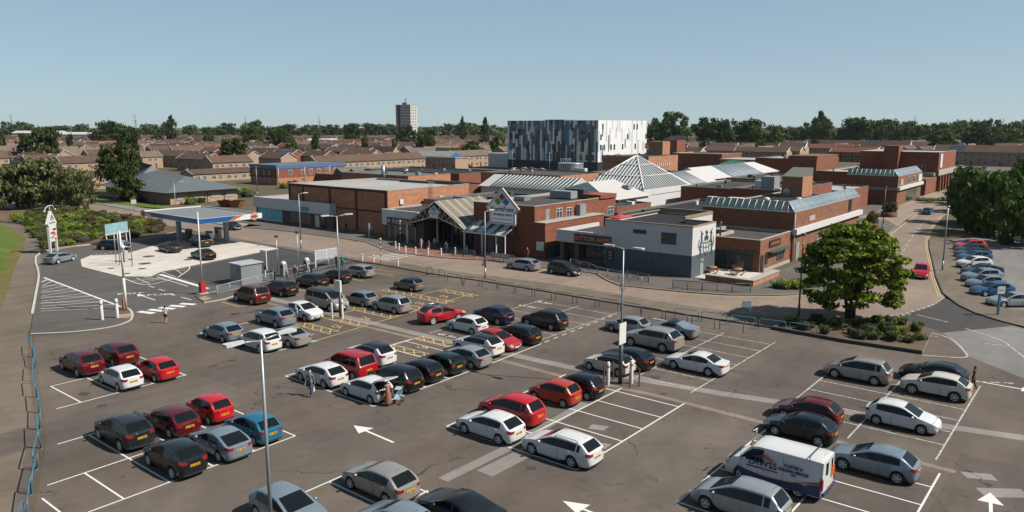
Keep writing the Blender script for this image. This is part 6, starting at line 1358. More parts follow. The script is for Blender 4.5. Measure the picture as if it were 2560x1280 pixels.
def car_parts(kind):
    """Lofts one body shell and cuts it into panels; returns {part: (mesh, slot)}."""
    if kind in PROTO: return PROTO[kind]
    L,Wd,H,zn,zc,sc,sw,sr,sg,zg,bf,br,sf,sx,r,gc = CT[kind]
    van = kind in ('van',); boxy = kind in ('box','mpvan','van')
    ztail = {'saloon':1.0,'softtop':0.98}.get(kind, zg-0.02)
    K = [(0,zn-0.14),(0.05,zn-0.03),(0.22,zn+0.05),(sc*0.6,zc-0.08),(sc,zc),(sc+(sw-sc)*0.5,zc+(H-0.10-zc)*0.56),(sw,H-0.07),(sw+0.35,H-0.01),((sw+sr)/2,H),(sr-0.3,H-0.03 if not boxy else H),(sr,H-0.09 if not boxy else H-0.03),
         (sr+(sg-sr)*0.55,zg+(H-0.09-zg)*0.50),(sg,zg),(L-0.02,ztail),(L,ztail-0.02)]
    if van: K = K[:9]+[(L-0.3,H),(L-0.05,H-0.02),(L,H-0.05)]
    def lin(T, s):
        if s <= T[0][0]: return T[0][1]
        for (a,za),(b,zb) in zip(T, T[1:]):
            if s <= b: return za+(zb-za)*(s-a)/max(1e-6,b-a)
        return T[-1][1]
    def ztop(s): return sum(lin(K, min(L,max(0,s+d))) for d in (-0.07,-0.035,0,0.035,0.07))/5
    PL = [(0,0.70),(0.06,0.82),(0.22,0.92),(0.6,0.98),(1.1,1.0),(L-0.8,0.99),(L-0.35,0.95),(L-0.10,0.87),(L,0.75)]
    if boxy: PL = [(0,0.74),(0.06,0.85),(0.22,0.93),(0.6,0.98),(1.1,1.0),(L-0.4,1.0),(L-0.08,0.98),(L,0.95)]
    if kind in ('suvl','mini'): PL[-2:] = [(L-0.08,0.93),(L,0.88)]
    tum = 0.90 if van else 0.86 if kind == 'mpvan' else 0.82 if kind in ('box','suvl','mini') else 0.76
    sb = sw + (0.62 if kind in ('city','mini') else 0.60)*1.0                                    # B pillar
    two = kind in ('mini',)
    sp = {'estate':sx+0.22,'mpv':sx-0.02,'mpvan':3.55,'suvl':sx+0.05,'box':3.25,'van':sb,'saloon':sr+0.22,'softtop':sr,'mini':sr-0.02}.get(kind, min(sr+0.10, sx+0.06))
    sq = {'estate':sr-0.02,'mpv':sr-0.05,'mpvan':sr-0.12,'suvl':sr-0.02,'box':sr-0.15}.get(kind)
    if two: sb = sw+0.75
    if kind == 'softtop': sb = sw+0.42
    ar = r*1.17
    S = {0,0.03,0.10,0.22,0.36,sc,sw,sb-0.04,sb+0.04,sp,sg,sr,L-0.22,L-0.10,L-0.03,L,sc+0.16,(sc+sw)/2,sw-0.12,(sb+sp)/2,sr-0.35,(sw+sb)/2}
    if not van: S |= {(sr+sg)/2}
    if sq: S |= {sp+0.07, sq}
    for c in (sf, sx):
        for k in (-1,-0.93,-0.75,-0.45,0,0.45,0.75,0.93,1): S.add(c+k*ar)
    S = sorted(x for x in S if 0 <= x <= L); T = [S[0]]
    keep = {0,L,sc,sw,sb-0.04,sb+0.04,sp,sr,sg,L-0.22} | ({sp+0.07,sq} if sq else set())
    for x in S[1:]:
        if x-T[-1] < 0.028:
            if x in keep and T[-1] not in keep: T[-1] = x
            elif x in keep: T.append(x)
        else: T.append(x)
    S = T; n = len(S); NJ = 10
    rings = []
    for s in S:
        zt = ztop(s); w = lin(PL, s)*Wd/2
        bel = bf+(br-bf)*max(0,min(1,(s-sc)/(L-sc)))
        bel = min(bel, zt-0.035)
        fr = max(0.0, min(1.0, (zt-bel-0.05)/(H-bel-0.05)))
        zs = gc+0.03 if (s < 0.2 or s > L-0.2) else gc
        az = 0.0
        for c in (sf, sx):
            d = abs(s-c)
            if d < ar: az = max(az, r+math.sqrt(max(0, ar*ar-d*d)))
        z1 = max(zs, az); z2 = max(zs+0.10, az+0.02); z3 = max(zs+(bel-zs)*0.52, az+0.045); z4 = max(bel-0.17, z3+0.03)
        tp_ = tum-(0.0 if boxy else 0.07)*max(0.0, min(1.0, (s-sw-0.6)/(L-sw-0.6)))
        wr = w*(0.93-(0.93-tp_)*fr)
        zre = zt-0.02-0.05*fr; k6 = 0.86
        flare = 1.012 if az > 0 else 1.0
        rings.append([(0,zs),(w*0.90*flare,z1),(w*0.975*flare,z2),(w*1.0*flare,z3),(w*0.985,z4),(w*0.945,bel),(w*0.945+(wr-w*0.945)*k6,bel+(zre-bel)*k6),(wr,zre),(wr*0.84,zt-0.008),(0,zt)])
    G_ = {}
    def put(part, pts, sm=True):
        b = G_.setdefault(part, MB()); b.add(pts, [tuple(range(len(pts)))], 0, sm)
    def P3(i, j, sg_): y, z = rings[i][j]; return (L/2-S[i], y*sg_, z)
    for i in range(n-1):
        a, b = S[i], S[i+1]; mid = (a+b)/2
        for j in range(1, NJ-1):
            part = 'body'
            if j in (7, 8):
                if sc < mid < sw and j == 8: part = 'windscreen'
                elif sr < mid < sg and not van and kind != 'softtop' and j == 8: part = 'rear_window'
                elif mid < sc and mid > 0.1: part = 'bonnet'
                elif sw <= mid <= sr: part = 'roof'
            elif j == 5:
                if sc+0.10 < mid < sb-0.03: part = 'fw'
                elif sb+0.03 < mid < sp and not van and not (kind == 'softtop' and mid > sp-0.1): part = 'rw'
                elif sq and sp+0.06 < mid < sq: part = 'qw'
                elif sb-0.045 < mid < sb+0.045 and not van: part = 'pillar'
            elif j in (2,3,4):
                if sf+ar < mid < sb: part = 'fd'
                elif sb < mid < sx-ar*0.93+0.0 and not two and not van and kind != 'softtop': part = 'rd'
                if j == 4 and mid < 0.42 : part = 'hl'
                if j == 4 and mid > L-0.22 and not van: part = 'tl'
                if van and j in (3,4) and mid > L-0.12: part = 'tl'
            if kind in ('mpv','suv','city','suvs') and j == 5 and mid > L-0.24 and sg < mid: part = 'tl'
            for sd_ in (1,-1):
                q = [P3(i,j,sd_), P3(i,j+1,sd_), P3(i+1,j+1,sd_), P3(i+1,j,sd_)]
                if sd_ > 0: q = q[::-1]
                key = part + ('_l' if sd_ > 0 else '_r') if part in ('fw','rw','qw','fd','rd','hl','tl','pillar','cladding') else part
                put(key, q)
                if j == 1 and kind in ('suv','suvs','box','mpvan') and 0.3 < mid < L-0.3: put('cladding_l' if sd_ > 0 else 'cladding_r', q)
    # end caps as grids with five columns
    for i, front in ((0, True), (n-1, False)):
        fr_ = (-1,-0.66,-0.25,0.25,0.66,1)
        for j in range(1, NJ-1):
            for c in range(5):
                def E(jj, k): y, z = rings[i][jj]; return (L/2-S[i]+(0.05 if front else -0.06)*(1-fr_[k]**2)*(1 if jj < 7 or van else 0.4), y*fr_[k], z)
                q = [E(j,c), E(j,c+1), E(j+1,c+1), E(j+1,c)]
                if not front: q = q[::-1]
                part = 'body'
                if front:
                    if j == 4 and c in (0,4): part = 'hl_r' if c == 0 else 'hl_l'
                    elif j in (2,3) and c in (1,2,3): part = 'grille'
                    elif j == 1: part = 'front_bumper'
                else:
                    if j == 4 and c in (0,4) and not van: part = 'tl_r' if c == 0 else 'tl_l'
                    elif j == 1: part = 'rear_bumper'
                    elif van and j == 5 and c in (1,3): part = 'rear_window'
                put(part, q, True)
    # dark box added inside the shell to block light through the arches
    ub = MB(); ub.box(-L/2+0.25, L/2-0.25, -Wd/2+0.17, Wd/2-0.17, gc-0.02, bf-0.14)
    G_['underbody'] = ub
    out = {}
    names = {'fw':'side_window','rw':'side_window','qw':'quarter_window','fd':'door','rd':'door','hl':'headlight','tl':'tail_light','pillar':'door_pillar','cladding':'sill_cladding'}
    for key, b in G_.items():
        base = key[:-2] if key[-2:] in ('_l','_r') else key
        me = b.mesh(names.get(base, base), {'windscreen':GLASS,'rear_window':GLASS,'fw':GLASS,'rw':GLASS,'qw':GLASS,'hl':LAMP,'tl':TAIL,'grille':TRIM,'front_bumper':TRIM,'rear_bumper':TRIM,'pillar':TRIM,'cladding':TRIM,'underbody':TRIM}.get(base, PAINT['white']))
        bm = bmesh.new(); bm.from_mesh(me); bmesh.ops.remove_doubles(bm, verts=bm.verts, dist=0.0008)
        bmesh.ops.dissolve_degenerate(bm, dist=0.0006, edges=bm.edges)
        if base in ('fd','rd'):
            x0 = min(v.co.x for v in bm.verts); x1 = max(v.co.x for v in bm.verts)
            for v in bm.verts:
                if v.co.x-x0 < 1e-4: v.co.x += 0.009
                if x1-v.co.x < 1e-4: v.co.x -= 0.009
        if base in ('hl','tl','cladding'):
            bm.normal_update()
            for v in bm.verts: v.co += v.normal*0.006
        bm.to_mesh(me); bm.free(); me.set_sharp_from_angle(angle=R(38))
        out[key] = (me, names.get(base, base))
    # number plates, mirrors, handles, rails
    zp = {'van':0.62,'saloon':0.80,'softtop':0.78,'city':0.62}.get(kind, gc+(br-gc)*0.62)
    pl = MB(); pl.box(-L/2-0.075, -L/2+0.07, -0.26, 0.26, zp-0.06, zp+0.06); out['plate_rear'] = (pl.mesh('number_plate', PLY), 'number_plate')
    for k in range(7):
        if k == 4: continue
        pl2 = out.setdefault('_ink', MB()); pl2.box(-L/2-0.078, -L/2-0.074, -0.225+k*0.066, -0.225+k*0.066+0.04, zp-0.04, zp+0.04)
    out['plate_ink'] = (out.pop('_ink').mesh('characters', INK), 'characters')
    pf = MB(); pf.box(L/2-0.06, L/2+0.065, -0.26, 0.26, gc+0.16, gc+0.27); out['plate_front'] = (pf.mesh('number_plate', PLW), 'number_plate')
    mr_ = MB(); xm = L/2-sc-0.30; zm = bf+0.06
    for sd_, key in ((1,'mirror_l'),(-1,'mirror_r')):
        mr_ = MB(); y0 = Wd/2-0.07
        vs = [(xm+dx, sd_*(y0+dy), zm+dz) for dx,dy,dz in ((0.05,0,-0.01),(0.07,0.05,-0.05),(0.06,0.19,-0.045),(0.04,0.21,0.03),(0.06,0.17,0.07),(0.07,0.06,0.07),(-0.05,0.05,-0.05),(-0.05,0.2,-0.045),(-0.05,0.21,0.05),(-0.05,0.06,0.07))]
        fs = [(1,2,3,4,5),(9,8,7,6),(1,6,7,2),(2,7,8,3),(3,8,4),(4,8,9,5),(5,9,6,1)]
        if sd_ > 0: fs = [f[::-1] for f in fs]
        mr_.add(vs, fs, 0, True); out[key] = (mr_.mesh('mirror', PAINT['white']), 'mirror')
    hm = MB(); hm.box(-0.09, 0.09, -0.02, 0.02, -0.014, 0.014); out['_handle'] = (hm.mesh('handle', PAINT['white']), 'handle')
    w0 = [lin(PL, s)*Wd/2 for s in (sb-0.22, sp-0.25)]
    out['_hpos'] = {'fd': (L/2-(sb-0.2), Wd/2*0.995, bf-0.075), 'rd': (L/2-min(sp-0.2, sx-0.18), Wd/2*0.99, (bf+br)/2-0.075)}
    for sd_ in (-1,1):
        rl = MB(); y = Wd/2*tum-0.05; rl.tube([(L/2-sw-0.25, sd_*y, H-0.07),(L/2-sw-0.35, sd_*y, H+0.02),(L/2-sr+0.35, sd_*y, H+0.02),(L/2-sr+0.2, sd_*y, H-0.08)], 0.018, 5)
        out['rails' if sd_ < 0 else 'rails2'] = (rl.mesh('roof_rail', TRIM), 'roof_rail')
    ae = MB(); ae.tube([(L/2-sr+0.25,0,H-0.05),(L/2-sr+0.02,0,H+0.16)], 0.007, 4); out['aerial'] = (ae.mesh('aerial', TRIM), 'aerial')
    wp = MB(); wp.tube([(L/2-sg-0.01, 0.02, zg+0.05),(L/2-sg+0.05+(sg-sr)*0.2, -0.28, zg+0.10)], 0.011, 4); out['wiper'] = (wp.mesh('rear_wiper', TRIM), 'rear_wiper')
    out['_geo'] = (sf, sx, r, L, Wd)
    PROTO[kind] = out; return out

CARS = []
def car(px, py, kind, col, label, head=180.0, name=None, cat='car', group='cars parked in the main car park', roof=None, rails=None, snap=None, z=0.0, zc=0.68, simple=False, uv=None):
    """Stands a car at the spot seen at photo pixel (px, py) taken at mid-body height; head = degrees of the nose in the street grid."""
    u, v = uv if uv else G(px, py, zc + z)
    if snap is not None: u = snap
    P = car_parts(kind); sf, sx, r, L, Wd = P['_geo']
    nm = name or {'van':'panel_van','suv':'sport_utility_car','suvs':'sport_utility_car','suvl':'sport_utility_car','estate':'estate_car','mpv':'people_carrier','box':'people_carrier','mpvan':'people_carrier','saloon':'saloon_car','softtop':'soft_top_car'}.get(kind, 'hatchback_car')
    t = thing(nm, label, cat, (u, v, z), R(head), group)
    pm = PAINT[col]
    def part(key, parent=None, m=None, name_=None):
        me, nme = P[key]; o = ob(name_ or nme, me, parent or t)
        if m is not None: o.material_slots[0].link = 'OBJECT'; o.material_slots[0].material = m
        return o
    painted = ('body','bonnet','roof','mirror_l','mirror_r')
    for key in P:
        if key.startswith('_') or key in ('rails','rails2','aerial','wiper','plate_ink'): continue
        b = key[:-2] if key[-2:] in ('_l','_r') else key
        if simple and key in ('aerial','wiper'): continue
        if key == 'roof': part(key, m=PAINT[roof] if roof else pm)
        elif key in painted: part(key, m=pm)
        elif b in ('fd','rd'):
            d = part(key, m=pm)
            if not simple:
                hp = P['_hpos'][b]; h = part('_handle', d, pm); h.location = (hp[0], hp[1]*(1 if key.endswith('_l') else -1), hp[2])
        elif key == 'plate_rear':
            p = part(key)
            if not simple: part('plate_ink', p)['kind'] = 'stuff'
        else: part(key)
    if rails:
        for rk in ('rails','rails2'): part(rk, m=CHROME if rails == 'silver' else TRIM)
    if not simple: part('aerial')
    if not simple and kind not in ('saloon','softtop','van'): part('wiper')
    ty, rm = wheel_meshes(r)
    for wx in (L/2-sf, L/2-sx):
        for sd_ in (1,-1):
            w = ob('wheel', ty, t, (wx, sd_*(Wd/2-0.015), r), R(180) if sd_ > 0 else 0.0) if False else ob('wheel', None, t, (wx, sd_*(Wd/2-0.02), r), R(180) if sd_ > 0 else 0.0)
            ob('tyre', ty, w); ob('rim', rm, w)
    CARS.append(t); return t
# ------------------------------------------------------------------ every car, at the spot the photo shows
car(204,905,'suv','darkred','dark red sport utility car with roof rails at the far left end',rails='silver')
car(291,882,'suv','darkred','dark red sport utility car behind the white hatchback at far left')
car(301,938,'super','white','white hatchback beside the bright red one in the left front bays')
car(391,917,'super','brightred','bright red hatchback at the right end of the left front bays')
car(310,1074,'suv','grey','dark grey sport utility car left of the maroon hatchback',rails='black')
car(428,1044,'hatch','darkred','maroon hatchback between dark grey sport utility car and red city car')
car(523,1016,'city','brightred','bright red city car with black rear window in lower left bays')
car(437,1138,'suvs','slate','dark grey compact crossover nearest the lower left bay corner')
car(548,1098,'sport','bluesilver','silver blue sloping hatchback beside the blue small car')
car(632,1062,'super','teal','bright blue small hatchback behind the lamp post at lower left')
car(557,826,'hatch','bluesilver','silver blue hatchback at the left end of the middle block')
car(647,849,'mpv','white','white tall hatchback under the near lamp arm')
car(718,837,'saloon','silver','long silver saloon beside the yellow wheelchair bays',name='saloon_car')
car(688,792,'suv','bluesilver','silver sport utility car with a man standing at its tail')
car(760,778,'suvs','white','white crossover facing the camera beside the silver people carrier',head=0)
car(818,753,'mpvan','champagne','silver long people carrier facing out with dark glass roof',head=0,roof='black')
car(901,744,'super','bluesilver','silver blue hatchback left of the middle lamp post')
car(978,760,'mpv','silver','silver tall hatchback with upright red lamps in yellow bay')
car(628,738,'box','maroon','maroon boxy people carrier beside the grey cabinet')
car(702,720,'suv','slate','dark grey sport utility car next to the maroon people carrier')
car(780,702,'suv','black','black crossover parked below the cash machines')
car(840,690,'suvs','slate','dark slate crossover between black crossover and silver estate')
car(896,676,'estate','silver','silver estate in the yellow bay nearest the crossing')
car(1022,709,'mini','midgrey','grey rounded hatchback alone in the yellow bays near the road',roof='black')
car(926,884,'suv','white','white sport utility car with black glass roof',roof='black')
car(873,910,'box','red','red boxy hatchback between two white cars',zc=0.75)
car(803,931,'hatch','white','white hatchback with a man walking beside it')
HATCH_OPEN = car(916,968,'super','white','small white hatchback with its tailgate open',zc=0.65)
car(986,942,'mpv','black','black people carrier right of the open white hatchback')
car(1046,922,'super','slate','dark grey small hatchback next to the black people carrier')
car(1102,903,'mini','green','dark green rounded hatchback in the middle block')
car(1163,887,'hatch','silver','silver hatchback beside the dark green rounded one')
car(1195,862,'suv','white','white crossover with black roof next to the nose-out red hatchback',roof='black')
car(1245,848,'super','red','red hatchback facing out of the middle block',head=0)
car(1290,832,'estate','slate','dark estate beside the nose-out red hatchback')
car(1361,798,'mpv','slate','dark grey people carrier at the far corner of the middle block')
car(1232,786,'suvs','royal','dark blue crossover in the second row of the middle block')
car(1167,808,'super','white','small white hatchback left of the dark blue crossover')
car(1104,785,'suv','red','red crossover with black roof driving up the aisle',head=72,group='cars on the move',roof='black',rails='silver')
car(1225,1059,'hatch','white','white hatchback at the front left corner of the centre bays')
car(1278,1020,'mpv','brightred','bright red people carrier behind the white hatchback')
car(1387,977,'city','orange','orange red rounded city car in the centre bays')
car(1446,960,'city','navy','black city car right of the orange red one')
car(1522,905,'mini','cream','cream rounded hatchback with black roof beside the lamp post',roof='black')
car(1565,892,'hatch','black','black hatchback behind the cream rounded one')
car(1632,848,'suvl','champagne','large silver grey off-roader in the centre right row')
car(1569,810,'super','silver','silver small hatchback left of the large off-roader')
car(1682,818,'softtop','bluesilver','silver soft top with dark hood next to the large off-roader',roof='black')
car(1741,903,'saloon','white','white saloon alone on the right of the centre bays')
car(1404,1112,'estate','white','white estate at the near corner of the centre bays',rails='black')
car(2144,924,'mpv','champagne','pale gold people carrier in the right-hand bays')
car(2334,930,'hatch','black','black hatchback behind the cream crossover')
car(2339,963,'suvs','cream','cream crossover with a person in black at its tail')
car(2258,1038,'super','white','white hatchback facing the other way in the right bays',head=0)
car(2019,1023,'super','darkred','dark red hatchback behind the navy one on the right')
car(2000,1063,'super','navy','navy hatchback in front of the dark red one')
car(2183,1147,'hatch','bluesilver','silver blue boxy hatchback right of the white van')
car(1850,1245,'mpv','silver','long silver people carrier in front of the white van')
car(950,1195,'hatch','champagne','pale silver hatchback with red lamps at the bottom')
car(722,1268,'hatch','bluesilver','silver blue hatchback facing the camera at the bottom edge',head=0)
car(1150,1268,'softtop','black','black coupe at the bottom edge',roof='black')
car(992,1298,'super','bluesilver','silver blue car cut off by the bottom edge')
# on the roads
car(1308,660,'estate','silver','silver estate waiting at the taxi rank',head=180,group='cars on the roads')
car(1411,672,'mpv','black','black hatchback at the taxi rank outside the pub',head=-3,group='cars on the roads')
car(581,564,'super','black','black hatchback driving past the petrol station',head=0,group='cars on the roads',simple=True)
car(2303,678,'mpv','brightred','bright red car driving round the bend on the right',head=-82,group='cars on the roads')
car(2320,527,'super','teal','light blue hatchback driving away beside the shops',head=93,group='cars on the roads',simple=True)
# petrol station
car(151,643,'sport','bluesilver','silver blue hatchback leaving past the totem sign',head=118,group='cars at the petrol station')
car(285,612,'estate','black','black estate on the forecourt lane beside the shrubs',head=36,group='cars at the petrol station')
car(424,617,'saloon','slate','grey saloon at the far pump under the canopy',head=176,group='cars at the petrol station',z=0.06)
car(508,634,'saloon','black','dark saloon at the near pump under the canopy',head=176,group='cars at the petrol station',z=0.06)
car(500,604,'box','slate','dark van behind the pumps under the canopy',head=176,group='cars at the petrol station',z=0.06,simple=True)
# side car park on the right
for (x, y, k, c, l) in ((2425,614,'suv','brightred','bright red car at the far end of the side row under trees'),(2428,622,'hatch','slate','dark grey car second from the trees in the side row'),(2432,631,'saloon','black','black car third from the trees in the side row'),
        (2436,640,'hatch','blue','blue car left of the white one in the side row'),(2436,657,'suvs','white','white crossover in the side row'),(2455,674,'saloon','navy','navy car beside the white crossover in the side row'),
        (2455,690,'suv','bluesilver','blue grey crossover in the middle of the side row'),(2463,704,'super','bluesilver','pale blue hatchback next to the bright blue car in side row'),
        (2480,722,'hatch','blue','bright blue hatchback near the parking sign'),(2530,748,'saloon','silver','silver saloon cut off by the right edge')):
    car(x, y, k, c, l, head=222, group='cars in the side car park', simple=True)
# far parking by the houses
for k, (x, y, kd, c, l) in enumerate(((2402,420,'box','white','white van-like car at the left of the far row'),(2412,428,'suv','white','white sport utility car in the far row by the terrace'),(2432,427,'hatch','silver','silver car in the far row by the terrace'),(2450,430,'super','brightred','small red car in the far row by the terrace'),
        (2468,427,'hatch','white','white hatchback at the right of the far row'),(2462,418,'suv','darkred','dark red car behind the far row'),(2392,436,'hatch','navy','dark car in front of the brick block arcade'),(2425,418,'hatch','black','black car behind the far row'))):
    car(x, y, kd, c, l, head=-90 if k % 2 else 90, group='cars parked by the far terrace', simple=True)
for k, (x, y, kd, c, l) in enumerate(((1288,424,'estate','white','white car at the left of the far yard'),(1302,425,'hatch','slate','dark car in the far yard below the panelled block'),(1315,423,'estate','white','white estate below the panelled block'),(1332,424,'suv','champagne','pale car near the right of the far yard'),(1352,425,'hatch','white','white hatchback at the right of the far yard'),
        (1170,415,'hatch','white','white car beside the blue porch building'),(1625,408,'estate','silver','silver car behind the pyramid roof'),(2132,385,'hatch','teal','light blue car on the far green'),(2150,386,'hatch','bluesilver','silver car on the far green'))):
    car(x, y, kd, c, l, head=random.choice((0,90,180)), group='cars parked behind the shopping centre', simple=True)
# ------------------------------------------------------------------ street furniture
LAMPW = mat('lamp_head_grey', (0.62,0.63,0.64), 0.4, 0.05); BLUEP = mat('blue_rail_paint', (0.045,0.20,0.31), 0.45, 0.15, 3.0); NAVYR = mat('dark_blue_rail', (0.03,0.055,0.085), 0.5, 0.15)
WPOST = mat('white_post_paint', (0.74,0.74,0.73), 0.45, 0.08); RUST = mat('rusty_post', (0.20,0.06,0.03), 0.8, 0.3, 6.0); REDP = mat('red_paint', (0.55,0.02,0.03), 0.45, 0.05); ORP = mat('orange_paint', (0.70,0.22,0.03), 0.5, 0.05); TIMB = mat('picnic_timber', (0.36,0.15,0.06), 0.7, 0.2)
def lamp_post(u, v, h, label, arms, m=GALV, head=LAMPW, group='lamp posts', base=True):
    t = thing('lamp_post', label, 'lamp post', (u, v, 0), 0, group)
    b = MB(); b.tube([(0,0,0),(0,0,1.3)],0.115,10); b.tube([(0,0,1.3),(0,0,h)],0.085,8,r1=0.055); b.build('column', m, t)
    for a in arms:
        d = Vector((math.cos(R(a)), math.sin(R(a)), 0)); b = MB(); b.tube([(0,0,h-0.05),d*0.5+Vector((0,0,h+0.03)),d*0.9+Vector((0,0,h+0.06))],0.04,6); b.build('arm', m, t)
        n_ = Vector((-d.y,d.x,0)); b = MB(); c0 = d*0.75; c1 = d*1.55; z = h+0.04
        P = [c0-n_*0.08, c0+n_*0.08, c1+n_*0.17, c1-n_*0.17]; q = c0.lerp(c1,0.75); Pm = [q-n_*0.19, q+n_*0.19]
        b.add([(p.x,p.y,z) for p in (P[0],P[1],Pm[1],P[2],P[3],Pm[0])]+[(p.x,p.y,z+0.11) for p in (P[0],P[1],Pm[1],P[2],P[3],Pm[0])],[(5,4,3,2,1,0),(6,7,8,9,10,11)]+[(i,(i+1)%6,6+(i+1)%6,6+i) for i in range(6)][::1]); b.build('lamp_head', head, t)
    if not arms: b = MB(); b.lathe([(0.06,h),(0.2,h+0.12),(0.22,h+0.22),(0.0,h+0.3)],n=10); b.build('lamp_head', head, t)
    return t
lamp_post(-25.8,16.2,9.75,'tall double-headed lamp post nearest the camera',(90,270)); t = lamp_post(-57.2,44.6,9.75,'double-headed lamp post in the middle with white box and bollards',(75,255))
t2 = lamp_post(-26.5,44.9,9.75,'double-headed lamp post right of centre with rusty guard posts',(0,180))
lamp_post(-58.7,67.4,8.1,'single-arm lamp post in front of the large diamond sign',(90,),m=GALV); lamp_post(-94.9,67.2,8.2,'single-arm lamp post in front of the low shop row',(90,)); lamp_post(-131,66.9,8.3,'single-arm lamp post behind the petrol canopy',(60,))
DKP = mat('dark_lamp_column',(0.07,0.085,0.10),0.5,0.1)
lamp_post(-23.1,71.9,7.9,'dark lamp post left of the maple',(),m=DKP,head=DKP); lamp_post(-17.1,107.3,8.0,'lamp post on the right pavement beside the side car park',(),m=GALV,head=GALV); lamp_post(-32.2,141.5,7.6,'dark lamp post beside the brick planters',(),m=DKP,head=DKP)
lamp_post(-36.5,232,6,'thin lamp post by the brick arcade',(),m=DKP,head=DKP); lamp_post(-34,215,6,'thin lamp post on the paved square',(),m=DKP,head=DKP)
lamp_post(-176,112,7.5,'lamp post right of the grey-roofed clinic',(),m=GALV,head=GALV); lamp_post(-230,112,7,'lamp post behind the clinic',(),m=GALV,head=GALV); lamp_post(-150,205,9,'lamp post in the yard left of the steel tank',(),m=GALV,head=GALV); lamp_post(-190,235,9,'lamp post in front of the panelled office',(),m=GALV,head=GALV)
b = MB(); b.box(-0.45,0.45,-0.3,-0.1,2.55,3.65); b.build('notice_box', WPOST, t); b = MB(); b.tube([(0,0,0),(0,0,2.6)],0.14,8); b.build('base_sleeve', STEELD, t)
b = MB(); b.box(0.12,0.18,-0.55,0.35,3.0,4.5); b.build('notice_board', WPOST, t2); b = MB(); b.tube([(0,0,0),(0,0,3.4)],0.15,8); b.build('base_sleeve', STEELD, t2)
def bollard(u, v, h, label, group, m=WPOST, r_=0.13, z=0.0, band=True):
    t = thing('bollard', label, 'bollard', (u, v, z), 0, group); b = MB(); b.lathe([(r_,0),(r_,h-0.06),(r_*0.7,h),(0,h+0.02)],n=10); b.build('post', m, t)
    if band: b = MB(); b.lathe([(r_+0.015,h*0.78),(r_+0.015,h*0.86)],n=10); b.build('band', GREYC, t)
    return t
for k, (dx, dy) in enumerate(((-0.7,-0.45),(0.65,-0.3))): bollard(-57.2+dx, 44.6+dy, 1.9, ('left','right')[k]+' white bollard guarding the middle lamp post', 'white guard bollards', r_=0.12)
for k, (dx, dy) in enumerate(((-0.55,-0.75),(0.55,0.6))): bollard(-26.5+dx, 44.9+dy, 1.7, ('front','rear')[k]+' white bollard at the lamp post right of centre', 'white guard bollards', r_=0.13)
for k, (dx, dy) in enumerate(((-1.3,-0.1),(-0.9,0.5),(1.0,-0.4),(1.3,0.4))): bollard(-26.5+dx, 44.9+dy, 1.35, ('first','second','third','fourth')[k]+' rusty guard post from the left at the lamp post right of centre', 'rusty guard posts', RUST, 0.05, band=False)
for k, p in enumerate(((256,802),(294,797))): bollard(*G(*p), 1.85, ('left','right')[k]+' tall white bollard on the car park corner kerb', 'tall white bollards', r_=0.15, z=0.1)
for k, p in enumerate(((989,622),(998,627),(1014,634),(1039,637),(1070,639),(1103,640),(1138,638),(1167,635))): bollard(*G(*p), 1.0, ('first','second','third','fourth','fifth','sixth','seventh','eighth')[k]+' white bollard from the left outside the mall entrance', 'white bollards outside the entrance', r_=0.11, z=0.12)
for k, p in enumerate(((906,655),(934,658),(995,667))): bollard(*G(*p), 1.0, ('left','middle','right')[k]+' white bollard on the car park side of the crossing', 'white bollards at the crossing', r_=0.11, z=0.1)
for k, (p, lb) in enumerate((((952,660),'striped beacon pole on the car park side of the crossing'),((1001,606),'striped beacon pole outside the mall entrance'))):
    u, v = G(*p); t = thing('beacon_pole', lb, 'beacon', (u, v, 0.1), 0, 'crossing beacons')
    for i in range(8): b = MB(); b.tube([(0,0,i*0.38),(0,0,i*0.38+0.38)],0.05,8); b.build('pole_band', WPOST if i % 2 else BLACKP, t)
    b = MB(); b.lathe([(0.0,3.0),(0.14,3.06),(0.2,3.2),(0.14,3.36),(0.0,3.42)],n=12); b.build('globe', mat('amber_globe',(0.75,0.30,0.06),0.3,0), t)
# barriers and poles at the car park mouth
u, v = G(507,735); t = thing('barrier', 'raised white barrier pole on a red post at the car park mouth', 'barrier', (u, v, 0.1)); b = MB(); b.box(-0.28,0.28,-0.28,0.28,0,1.25); b.build('cabinet', REDP, t); b = MB(); b.box(-0.55,0.55,-0.5,0.5,-0.05,0.05); b.build('plinth', CONC, t); b = MB(); b.tube([(0,0,1.25),(0,0.05,8.9)],0.09,8,r1=0.06); b.build('pole', WPOST, t)
u, v = G(316,777); t = thing('barrier', 'tall white height pole with orange stub on the corner kerb', 'barrier', (u, v, 0.1)); b = MB(); b.tube([(0,0,0),(0,0,3.2)],0.13,8); b.tube([(0,0,3.2),(0,0,7.9)],0.11,8,r1=0.08); b.build('pole', WPOST, t); b = MB(); b.box(-0.55,-0.38,-0.1,0.1,0,1.1); b.build('stub', ORP, t); b = MB(); b.lathe([(0.0,-0.25),(0.22,-0.1),(0.22,0.1),(0.0,0.25)],(0.35,0,6.3),10); b.build('camera_dome', WPOST, t)
slab('barrier_kerb', [G(*p) for p in [(487,740),(507,728),(545,722),(600,735),(565,748),(510,758)]], 0.11, TARMAC2, MATS['white_kerb'])
ring_sheet('tactile_paving', [G(*p) for p in [(496,748),(512,742),(530,748),(512,754)]], 0.115, MATS['tactile_paving'])
